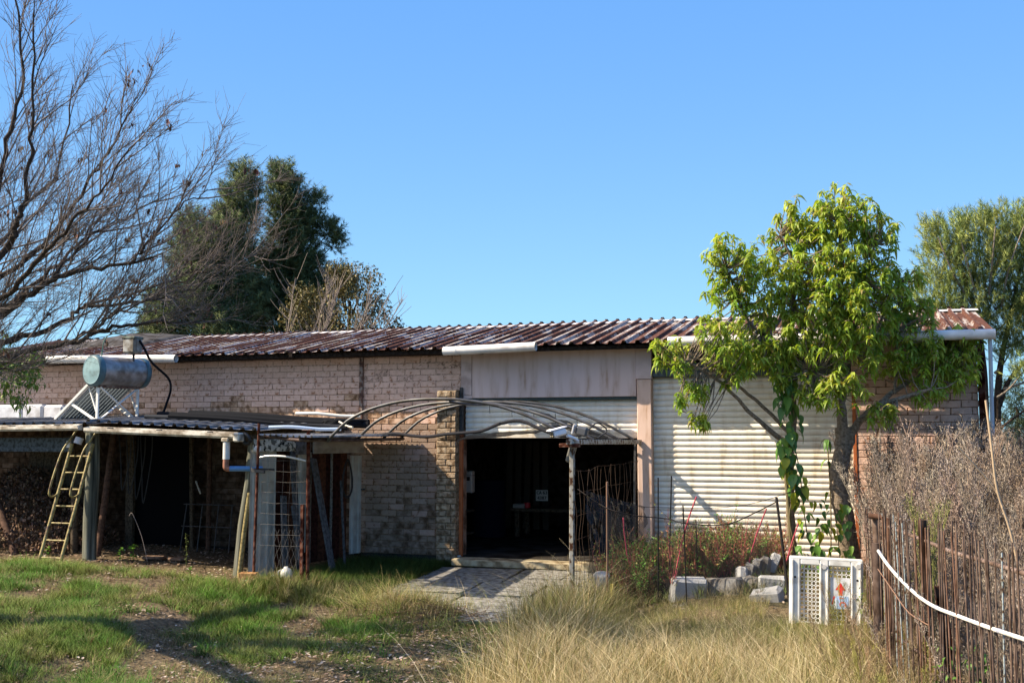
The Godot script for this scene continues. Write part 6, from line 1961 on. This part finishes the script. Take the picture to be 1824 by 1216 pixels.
func strew(called: String, label: String, category: String, mesh: ArrayMesh, m: Material, tries: int, area: Rect2, keep: Callable, tone: Callable, size: Vector2, sink := 0.01) -> void:
	var where := []
	var tint := []
	for i in tries:
		var x := area.position.x + rng.randf() * area.size.x
		var z := area.position.y + rng.randf() * area.size.y
		if rng.randf() > keep.call(x, z):
			continue
		var s := r1(size.x, size.y) * (lerpf(0.30, 1.0 if x > -2.2 else 1.15, clampf(smoothstep(-2.15, -2.6, x) + smoothstep(3.3, 5.9, z), 0, 1)) if called.ends_with("dry_grass") or called.begins_with("bleached") else 1.0)
		where.append(Transform3D(Basis.from_euler(Vector3(r1(-0.15, 0.15), r1(-PI, PI), r1(-0.15, 0.15))).scaled(Vector3(s, s * r1(0.8, 1.2), s)), Vector3(x, gy(x, z) - sink, z)))
		tint.append(vary(tone.call(x, z), 0.22))
	var o := scatter(self, called, mesh, m, where, tint)
	tag(o, label, category)
	mark(o, "stuff")


func grasses() -> void:
	var blade := leaf_mat("grass blade", Color.WHITE, 0.35, 0.65)
	# where tall dry grass stands
	var dry := func(x: float, z: float) -> float:
		var edge := -2.8 - 0.22 * (5.0 - z) + 0.35 * fine.get_noise_2d(x * 0.7, z * 0.7)
		var d := smoothstep(edge - 0.25, edge + 0.35, x) * smoothstep(2.35, 2.9, z + 0.4 * fine.get_noise_1d(x * 1.2)) * (1.0 - smoothstep(-0.25, 0.15, x - 0.2 * (z - 5)))
		var hump := 0.9 * exp(-(pow((x + 4.6) / 0.52, 2.0) + pow((z - 3.1) / 0.32, 2.0)))
		if x > -0.95 and x < 0.1 and z > 2.2 and z < 3.55:
			return 0.0
		return clampf(maxf(d, hump), 0, 1)
	var straw := func(x: float, z: float) -> Color:
		var k := 0.5 + 0.9 * fine.get_noise_2d(x * 1.1 + 9, z * 1.1)
		var c := Color(0.38, 0.29, 0.13).lerp(Color(0.52, 0.43, 0.235), clampf(k, 0, 1))
		if rng.randf() < 0.22 + (0.35 if z < 4.4 else 0.0):
			c = Color(0.19, 0.205, 0.05)
		return c
	strew("tall_dry_grass", "tall straw coloured dry grass filling the right foreground", "grass", tuft(11, 0.50, 0.07, 0.0024, 0.75, 3, 5), blade, 19000, Rect2(-4.0, 2.2, 4.8, 5.6), func(x: float, z: float) -> float: return dry.call(x, z) * (0.75 if x > -3.6 else 0.0), straw, Vector2(0.55, 1.15))
	strew("fine_dry_grass", "fine tangled dry grass among the tall straw", "grass", tuft(12, 0.30, 0.09, 0.0017, 1.3, 8, 5), blade, 22000, Rect2(-5.6, 2.2, 6.4, 5.6), dry, straw, Vector2(0.5, 1.1))
	# a few long bleached stalks
	strew("bleached_stalks", "long bleached stalks bending over the dry grass", "grass stalks", tuft(2, 0.74, 0.05, 0.0021, 1.0, 21, 6), blade, 3000, Rect2(-3.4, 2.6, 3.9, 4.6), func(x: float, z: float) -> float: return dry.call(x, z) * 0.55, func(_x: float, _z: float) -> Color: return Color(0.66, 0.56, 0.34), Vector2(0.7, 1.1))
	# short green grass
	var green := func(x: float, z: float) -> float:
		if on_slab(x, z):
			return 0.0
		var p := 0.55 + 1.6 * broad.get_noise_2d(x * 90 + 50, z * 90) + 0.5 * fine.get_noise_2d(x * 2, z * 2)
		var lawn := smoothstep(2.4, 3.0, z) * (1.0 - smoothstep(-5.3, -4.0, x + 0.35 * (z - 4.5)) * (0.9 if z > 3.7 else 0.4))
		return clampf(p, 0.0, 1.0) * lawn * (1.0 - smoothstep(-0.3, 0.6, z - 6.6 + 0.5 * fine.get_noise_1d(x)) * 0.6)
	var lush := func(x: float, z: float) -> Color:
		var k := clampf(0.5 + 1.2 * fine.get_noise_2d(x * 0.9 + 20, z * 0.9), 0, 1)
		var c := Color(0.07, 0.18, 0.014).lerp(Color(0.16, 0.195, 0.04), k)
		return Color(0.27, 0.215, 0.105) if rng.randf() < 0.12 else c
	strew("green_grass", "short green grass patches on the left of the yard", "grass", tuft(14, 0.10, 0.05, 0.0022, 0.8, 5, 3), blade, 64000, Rect2(-11.5, 2.3, 8.5, 6.2), green, lush, Vector2(0.5, 1.25))
	strew("grass_clumps", "taller bright green grass clumps standing out of the lawn", "grass", tuft(22, 0.19, 0.06, 0.0028, 0.9, 15, 4), blade, 1700, Rect2(-11.0, 2.4, 7.6, 4.8), func(x: float, z: float) -> float: return green.call(x, z) * 0.6, func(_x: float, _z: float) -> Color: return Color(0.10, 0.23, 0.02) if rng.randf() < 0.75 else Color(0.20, 0.24, 0.05), Vector2(0.4, 1.1))
	# olive half-dry grass everywhere between
	var between := func(x: float, z: float) -> float:
		if on_slab(x, z) or z < 2.2:
			return 0.0
		return clampf(0.24 + 1.0 * fine.get_noise_2d(x * 0.8 + 70, z * 0.8), 0.0, 0.75) * (1.0 - smoothstep(-3.4, -2.6, x))
	strew("faded_grass", "faded straw and olive grass between the green patches", "grass", tuft(12, 0.085, 0.06, 0.0018, 1.3, 6, 3), blade, 20000, Rect2(-12.5, 2.1, 10.0, 6.4), between, func(_x: float, _z: float) -> Color: return Color(0.30, 0.235, 0.12) if rng.randf() < 0.6 else Color(0.15, 0.15, 0.06), Vector2(0.5, 1.3))
	# shaded grass by the wall and round the shed corner
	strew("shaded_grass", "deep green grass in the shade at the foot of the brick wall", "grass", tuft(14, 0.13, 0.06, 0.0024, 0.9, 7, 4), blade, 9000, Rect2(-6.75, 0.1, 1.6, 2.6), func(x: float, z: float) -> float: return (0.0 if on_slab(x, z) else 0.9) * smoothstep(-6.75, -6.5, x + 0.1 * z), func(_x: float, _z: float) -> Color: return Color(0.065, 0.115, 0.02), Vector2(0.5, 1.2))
	strew("shed_corner_grass", "longer yellowing grass clump at the foot of the rusty posts", "grass", tuft(14, 0.24, 0.07, 0.0024, 1.0, 9, 4), blade, 1500, Rect2(-6.9, 1.9, 1.7, 1.2), func(x: float, z: float) -> float: return exp(-pow((x + 6.0) / 0.55, 2.0) - pow((z - 2.5) / 0.4, 2.0)) * (0.0 if on_slab(x, z) else 1.0), func(_x: float, _z: float) -> Color: return Color(0.12, 0.15, 0.03) if rng.randf() < 0.6 else Color(0.30, 0.25, 0.12), Vector2(0.5, 1.2))
	strew("joint_grass", "small grass tufts growing in the joints of the concrete", "grass", tuft(12, 0.07, 0.04, 0.002, 1.0, 10, 3), blade, 900, Rect2(-5.4, 0.3, 2.8, 4.0), func(x: float, z: float) -> float: return 0.5 if absf(z - 1.32) < 0.03 or absf(z - 2.05) < 0.03 or absf(z - 2.9) < 0.04 or absf(x + 4.35) < 0.06 and z > 2.0 or z < 0.36 else 0.0, func(_x: float, _z: float) -> Color: return Color(0.14, 0.15, 0.045), Vector2(0.4, 1.0), -0.02)
	# fallen leaves
	var litter := func(x: float, z: float) -> float:
		var k := 0.35 + 0.9 * fine.get_noise_2d(x * 0.6 + 30, z * 0.6)
		if on_slab(x, z):
			return 0.10 + (0.6 if absf(z - 3.0) < 0.3 and x < -3.5 else 0.0)
		if z < 2.6:
			return 0.75 if x < -7.0 else 0.25
		return (0.95 if x > -5.4 and x < -2.6 and z > 3.5 else clampf(k, 0.08, 0.9)) * (1.0 if x < -2.6 else 0.25)
	strew("leaf_litter", "pale brown fallen leaves scattered over the yard", "leaf litter", litter_leaf(), mat("dry leaf", Color.WHITE, 0.8), 46000, Rect2(-12.5, 0.1, 12.5, 8.3), litter, func(_x: float, _z: float) -> Color: return [Color(0.30, 0.22, 0.16), Color(0.20, 0.13, 0.085), Color(0.40, 0.33, 0.27), Color(0.14, 0.09, 0.06)][rng.randi() % 4], Vector2(0.25, 0.95), -0.016)
	# dead twigs on the drive
	var mb := MB.new()
	for i in 220:
		var x := r1(-5.2, -3.2)
		var z := r1(3.0, 3.6)
		var p := shoot(Vector3(x, gy(x, z) + 0.035, z), Vector3(r1(-1, 1), r1(0, 0.25), r1(-1, 1)).normalized(), r1(0.08, 0.3), 3, -0.05, 0.2)
		mb.tube(p, [0.003], 3, false)
	var tw := part(self, "dead_twigs", mb.mesh(), mat("brown twig", Color(0.15, 0.10, 0.065), 0.9))
	tag(tw, "dead brown twigs heaped across the concrete drive", "twigs")
	mark(tw, "stuff")
	# broad leaved weeds that stand alone
	var leaf := leaf_mesh(0.10, 0.06, 0.5, 5)
	for s in [[-9.15, 1.62, 1.0, "bright green broad leaved weed lit by the sun right of the lean-to post"], [-9.32, 1.66, 0.7, "smaller bright green weed just left of the larger one by the lean-to post"], [-7.85, 2.2, 0.55, "little green weed at the edge of the dark opening"], [-10.3, 1.9, 0.6, "small green weed left of the yellow ladder foot"]]:
		var o := thing("broad_leaved_weed", s[3], "weed", Vector3(s[0], gy(s[0], s[1]), s[1]), "weeds before the lean-to")
		for i in 11:
			var h: float = r1(0.04, 0.20) * s[2]
			var q := part(o, "leaf", leaf, leaf_mat("weed leaf", Color(0.10, 0.22, 0.025), 0.6), Vector3(r1(-0.02, 0.02), h, r1(-0.02, 0.02)))
			q.basis = (Basis(Vector3.UP, i * 2.4) * Basis(Vector3.RIGHT, r1(-0.9, 0.1))).scaled(Vector3.ONE * s[2] * r1(0.7, 1.2))
		part(o, "stem", bar(Vector3.ZERO, Vector3(0, 0.2 * s[2], 0), 0.004, 0.003, 5), leaf_mat("weed leaf", Color(0.10, 0.22, 0.025), 0.6))
	var tall := thing("tall_weed", "thin tall weed with small leaves in the dark lean-to opening", "weed", Vector3(-8.2, -0.05, 1.8))
	part(tall, "stem", rod([Vector3.ZERO, Vector3(0.0, 0.2, 0), Vector3(-0.02, 0.42, 0)], 0.004, 5, 3), mat("weed stem", Color(0.09, 0.11, 0.03), 0.8))
	for i in 16:
		var q := part(tall, "leaf", leaf, leaf_mat("olive weed leaf", Color(0.08, 0.10, 0.03), 0.4), Vector3(0, 0.1 + i * 0.02, 0))
		q.basis = (Basis(Vector3.UP, i * 2.4) * Basis(Vector3.RIGHT, r1(-0.6, 0.1))).scaled(Vector3.ONE * 0.4)


# ---------------------------------------------------------------- weeds
func dry_plant(high: float, seed_no: int, spread_out: float, fluff: int) -> ArrayMesh:
	var m := MB.new()
	rng.seed = seed_no
	var main := shoot(Vector3.ZERO, Vector3(r1(-0.1, 0.1), 1, r1(-0.1, 0.1)).normalized(), high, 8, 0.03, 0.06)
	m.col = Color(0.8, 0.75, 0.7)
	m.tube(main, taper(9, 0.006, 0.002), 4, false)
	for i in 26:
		var f := r1(1.4, 7.9)
		var p: Vector3 = (main[int(f)] as Vector3).lerp(main[int(f) + 1], f - int(f))
		var b := shoot(p, side_dir(Vector3.UP, r1(0.25, 0.6), r1(0, TAU)), high * spread_out * r1(0.35, 0.9) * (1.2 - f / 8.5), 4, 0.16, 0.08)
		m.col = Color(0.75, 0.7, 0.68)
		m.tube(b, [0.0028, 0.0024, 0.002, 0.0018, 0.0015], 3, false)
		for k in fluff:
			var g := r1(1.0, 3.99)
			var q: Vector3 = (b[int(g)] as Vector3).lerp(b[int(g) + 1], g - int(g)) + Vector3(r1(-1, 1), r1(-0.4, 1), r1(-1, 1)) * 0.022
			var d := Vector3(r1(-1, 1), r1(0.0, 1.6), r1(-1, 1)).normalized() * r1(0.010, 0.026)
			var s := d.cross(Vector3(r1(-1, 1), r1(-1, 1), r1(-1, 1))).normalized() * r1(0.001, 0.0026)
			var t := r1(0.75, 1.25)
			m.col = Color(t, t * 0.97, t * 0.95)
			m.tri(q - s, q + s, q + d, (d.normalized() * 0.3 + Vector3(r1(-1, 1), 0.8, r1(-1, 1)) * 0.5).normalized())
	return m.mesh()


func red_plant(high: float, seed_no: int) -> ArrayMesh:
	var m := MB.new()
	rng.seed = seed_no
	for s in 4:
		var main := shoot(Vector3(r1(-0.04, 0.04), 0, r1(-0.04, 0.04)), Vector3(r1(-0.3, 0.3), 1, r1(-0.3, 0.3)).normalized(), high * r1(0.6, 1.1), 6, 0.03, 0.09)
		m.col = Color(0.38, 0.10, 0.10)
		m.tube(main, taper(7, 0.0042, 0.0018), 4, false)
		for i in 9:
			var f := r1(0.8, 5.8)
			var p: Vector3 = (main[int(f)] as Vector3).lerp(main[int(f) + 1], f - int(f))
			var b := shoot(p, side_dir(Vector3.UP, r1(0.4, 0.9), r1(0, TAU)), high * r1(0.12, 0.3), 3, 0.1, 0.12)
			m.col = Color(0.30, 0.13, 0.08)
			m.tube(b, [0.0022, 0.0018, 0.0014], 3, false)
			for k in 5:
				var q: Vector3 = (b[rng.randi() % 3] as Vector3) + Vector3(r1(-1, 1), r1(-1, 1), r1(-1, 1)) * 0.015
				var d := Vector3(r1(-1, 1), r1(-0.4, 0.8), r1(-1, 1)).normalized() * r1(0.012, 0.035)
				var w := d.cross(Vector3(r1(-1, 1), r1(-1, 1), r1(-1, 1))).normalized() * r1(0.003, 0.007)
				m.col = [Color(0.17, 0.21, 0.04), Color(0.34, 0.13, 0.08), Color(0.30, 0.25, 0.11), Color(0.14, 0.20, 0.035)][rng.randi() % 4]
				m.tri(q - w, q + w, q + d, Vector3(r1(-1, 1), 0.9, r1(-1, 1)).normalized())
	return m.mesh()


func weeds() -> void:
	var dry := mat("dry weed", Color.WHITE, 0.95)
	dry.backlight_enabled = true
	dry.backlight = Color(0.3, 0.3, 0.28)
	var kinds := [dry_plant(1.0, 101, 0.42, 19), dry_plant(1.0, 102, 0.30, 26), dry_plant(1.0, 103, 0.5, 15)]
	rng.seed = 777
	for k in 3:
		var where := []
		var tint := []
		for i in 960:
			var x := r1(-0.15, 5.5)
			var z := r1(-1.5, 8.2)
			if z > -0.2 and x < 1.35 and z < 0.12:
				continue
			var line := 0.04 + maxf(0.0, z - 5.4) * 0.235
			if x < line + 0.06 and z > 4.2:
				continue
			if z < 4.2 and x < lerpf(0.02, 0.05, z / 4.2):
				continue
			# keep the view of the fence's near end open
			var h := lerpf(1.62, 0.98, smoothstep(1.0, 6.5, z)) * r1(0.72, 1.08)
			if z > 5.0:
				h *= lerpf(1.0, 0.85, smoothstep(line + 0.9, line + 0.1, x))
			if z > 6.8 and rng.randf() < 0.4:
				continue
			where.append(Transform3D(Basis.from_euler(Vector3(r1(-0.12, 0.12), r1(-PI, PI), r1(-0.12, 0.12))).scaled(Vector3(h, h, h) * Vector3(1.0, 1.0, 1.0)), Vector3(x, gy(x, z) - 0.02, z)))
			tint.append(vary(Color(0.35, 0.305, 0.27).lerp(Color(0.30, 0.24, 0.185), rng.randf()), 0.2))
		var o := scatter(self, "dry_weeds", kinds[k], dry, where, tint)
		tag(o, ["tall grey brown dried weeds behind the rusty rod fence", "finer grey dried weeds mixed in behind the rusty fence", "spreading brown dried weeds among those behind the fence"][k], "dry weeds")
		mark(o, "stuff")
	# lower dead growth round the fence foot, in front of it as well
	var where := []
	var tint := []
	for i in 420:
		var z := r1(3.2, 7.6)
		var x := 0.05 + maxf(0.0, z - 5.4) * 0.235 + r1(-0.35, 0.35)
		if x < 0.02 and z < 4.2:
			continue
		var h := r1(0.28, 0.62)
		where.append(Transform3D(Basis.from_euler(Vector3(r1(-0.3, 0.3), r1(-PI, PI), r1(-0.3, 0.3))).scaled(Vector3.ONE * h), Vector3(x, gy(x, z) - 0.02, z)))
		tint.append(vary(Color(0.29, 0.22, 0.14) if rng.randf() < 0.7 else Color(0.28, 0.27, 0.08), 0.25))
	var low := scatter(self, "low_dead_weeds", kinds[0], dry, where, tint)
	tag(low, "low brown dead weeds tangled round the foot of the rusty fence", "dry weeds")
	mark(low, "stuff")
	# dark brown bush at the fence corner
	where = []
	tint = []
	for i in 30:
		var p := Vector3(r1(0.14, 0.34), 0, r1(4.0, 5.2))
		where.append(Transform3D(Basis(Vector3.UP, r1(-PI, PI)).scaled(Vector3.ONE * r1(0.8, 1.08)), p))
		tint.append(vary(Color(0.25, 0.185, 0.15), 0.2))
	var corner := scatter(self, "corner_weeds", kinds[1], dry, where, tint)
	tag(corner, "dark brown dried weeds crowding the fence corner right of the crate", "dry weeds")
	mark(corner, "stuff")
	# a pale green one among them
	where = []
	tint = []
	for i in 5:
		where.append(Transform3D(Basis(Vector3.UP, i * 1.3).scaled(Vector3.ONE * r1(0.9, 1.05)), Vector3(0.34 + r1(-0.05, 0.05), 0.12, 5.7 + r1(-0.06, 0.06))))
		tint.append(vary(Color(0.26, 0.28, 0.10), 0.15))
	tag(scatter(self, "pale_green_weed", kinds[2], dry, where, tint), "pale green weed standing among the dry ones behind the fence post", "weed")
	# tall bare stalks
	tag(part(self, "dead_branch", rod([Vector3(0.60, 1.52, 4.95), Vector3(0.84, 1.22, 4.85), Vector3(0.89, 1.08, 4.84)], 0.006, 6, 4), mat("straw stalk", Color(0.42, 0.32, 0.22), 0.8)), "thin side branch of the pale dead stalk at the right edge", "branch")
	tag(part(self, "dead_stalk", rod([Vector3(0.80, 1.85, 4.93), Vector3(0.83, 1.5, 4.9), Vector3(0.86, 1.2, 4.85), Vector3(0.94, 0.9, 4.81), Vector3(1.02, 0.4, 4.78), Vector3(1.05, -0.1, 4.77)], 0.010, 6, 4), mat("straw stalk", Color(0.42, 0.32, 0.22), 0.8)), "tall pale dead stalk leaning before the weeds at the right edge", "stalk")
	var thin := MB.new()
	rng.seed = 60
	for i in 7:
		var b := shoot(Vector3(1.75 + r1(-0.2, 0.2), 0, 0.4 + r1(-0.2, 0.2)), Vector3(r1(-0.1, 0.1), 1, 0).normalized(), r1(1.9, 2.4), 9, 0.02, 0.05)
		thin.tube(b, taper(10, 0.008, 0.002), 4, false)
		for k in 14:
			var f := r1(4.0, 8.9)
			thin.tube(shoot((b[int(f)] as Vector3).lerp(b[int(f) + 1], f - int(f)), side_dir(Vector3.UP, r1(0.4, 0.9), r1(0, TAU)), r1(0.15, 0.45), 3, 0.1, 0.1), [0.003, 0.0025, 0.002, 0.0015], 3, false)
	tag(part(self, "bare_shrub", thin.mesh(), mat("grey twig", Color(0.22, 0.185, 0.16), 0.9)), "leafless thin shrub rising right of the workshop corner", "shrub")
	# red stemmed weeds of the raised bed
	var reds := [red_plant(0.5, 201), red_plant(0.5, 202), red_plant(0.5, 203)]
	rng.seed = 778
	for k in 3:
		where = []
		tint = []
		for i in 165:
			var x := r1(-2.75, -0.25)
			var z := r1(0.5, 2.45)
			if z > (2.0 if x < -1.55 else 2.0 - 1.9 * (x + 1.55)) and x > -2.1:
				continue
			var h := r1(0.5, 1.3) * (0.85 if x > -1.4 else 1.0)
			where.append(Transform3D(Basis.from_euler(Vector3(r1(-0.2, 0.2), r1(-PI, PI), r1(-0.2, 0.2))).scaled(Vector3.ONE * h), Vector3(x, gy(x, z) + 0.06, z)))
			tint.append(vary(Color(1.0, 1.0, 1.0), 0.25) if rng.randf() < 0.5 else Color(0.55, 1.35, 0.8))
		var o := scatter(self, "red_weeds", reds[k], leaf_mat("red weed", Color.WHITE, 0.3, 0.7), where, tint)
		tag(o, ["red stemmed weeds with small leaves crowding the raised bed", "greener red stemmed weeds mixed into the raised bed", "shorter reddish weeds between the others of the raised bed"][k], "weeds")
		mark(o, "stuff")
	for s in [[-1.93, 2.45, 1.02, "tall pink red weed stem beside the thin rods"], [-1.3, 1.5, 0.85, "tall red weed stem in the middle of the raised bed"], [-0.95, 1.2, 0.7, "red weed stem in the bed close to the vine"], [-2.35, 2.2, 0.75, "crimson weed stem leaning left before the pink pillar"]]:
		var o := thing("tall_red_weed", s[3], "weed", Vector3(s[0], 0.0, s[1]), "tall red weeds in the raised bed")
		part(o, "stem", rod(shoot(Vector3.ZERO, Vector3(0.12 if s[0] > -2.2 else -0.35, 1, 0).normalized(), s[2], 6, 0.02, 0.05), 0.008, 6), mat("pink stem", Color(0.42, 0.07, 0.10), 0.7))
		mark(part(o, "side_shoots", red_plant(s[2] * 0.8, 300 + int(s[2] * 100)), leaf_mat("red weed", Color.WHITE, 0.3, 0.7)), "stuff")
	rng.seed = 779
	strew("bed_grass", "green and straw grass among the weeds of the raised bed", "grass", tuft(12, 0.2, 0.06, 0.002, 0.9, 12, 4), stock["m_grass blade"], 2600, Rect2(-2.8, 0.4, 3.0, 2.3), func(x: float, z: float) -> float: return 0.8 if z < (2.0 if x < -1.55 else 2.0 - 1.9 * (x + 1.55)) or x < -2.1 else 0.3, func(_x: float, _z: float) -> Color: return Color(0.12, 0.16, 0.04) if rng.randf() < 0.5 else Color(0.30, 0.25, 0.13), Vector2(0.5, 1.2), -0.05)
	# yellow green foot growth between the two stems of the tree and by the fence foot
	var foot := leaf_mesh(0.05, 0.03, 0.4, 4)
	where = []
	tint = []
	for i in 420:
		var at: Vector3 = [Vector3(0.47, 0.25, 6.75), Vector3(0.05, 0.12, 3.6), Vector3(-1.6, 0.35, 1.6), Vector3(-2.0, 0.3, 1.9)][i % 4]
		where.append(Transform3D(Basis.from_euler(Vector3(r1(-0.6, 1), r1(-PI, PI), 0)).scaled(Vector3.ONE * r1(0.6, 1.2)), at + Vector3(r1(-0.16, 0.16), r1(-0.2, 0.18), r1(-0.16, 0.16))))
		tint.append(vary(Color(0.08, 0.15, 0.025), 0.3))
	var o := scatter(self, "small_green_weeds", foot, leaf_mat("bush leaf", Color.WHITE, 0.4), where, tint)
	tag(o, "small bright green weeds at the fence foot and in the raised bed", "weeds")
	mark(o, "stuff")
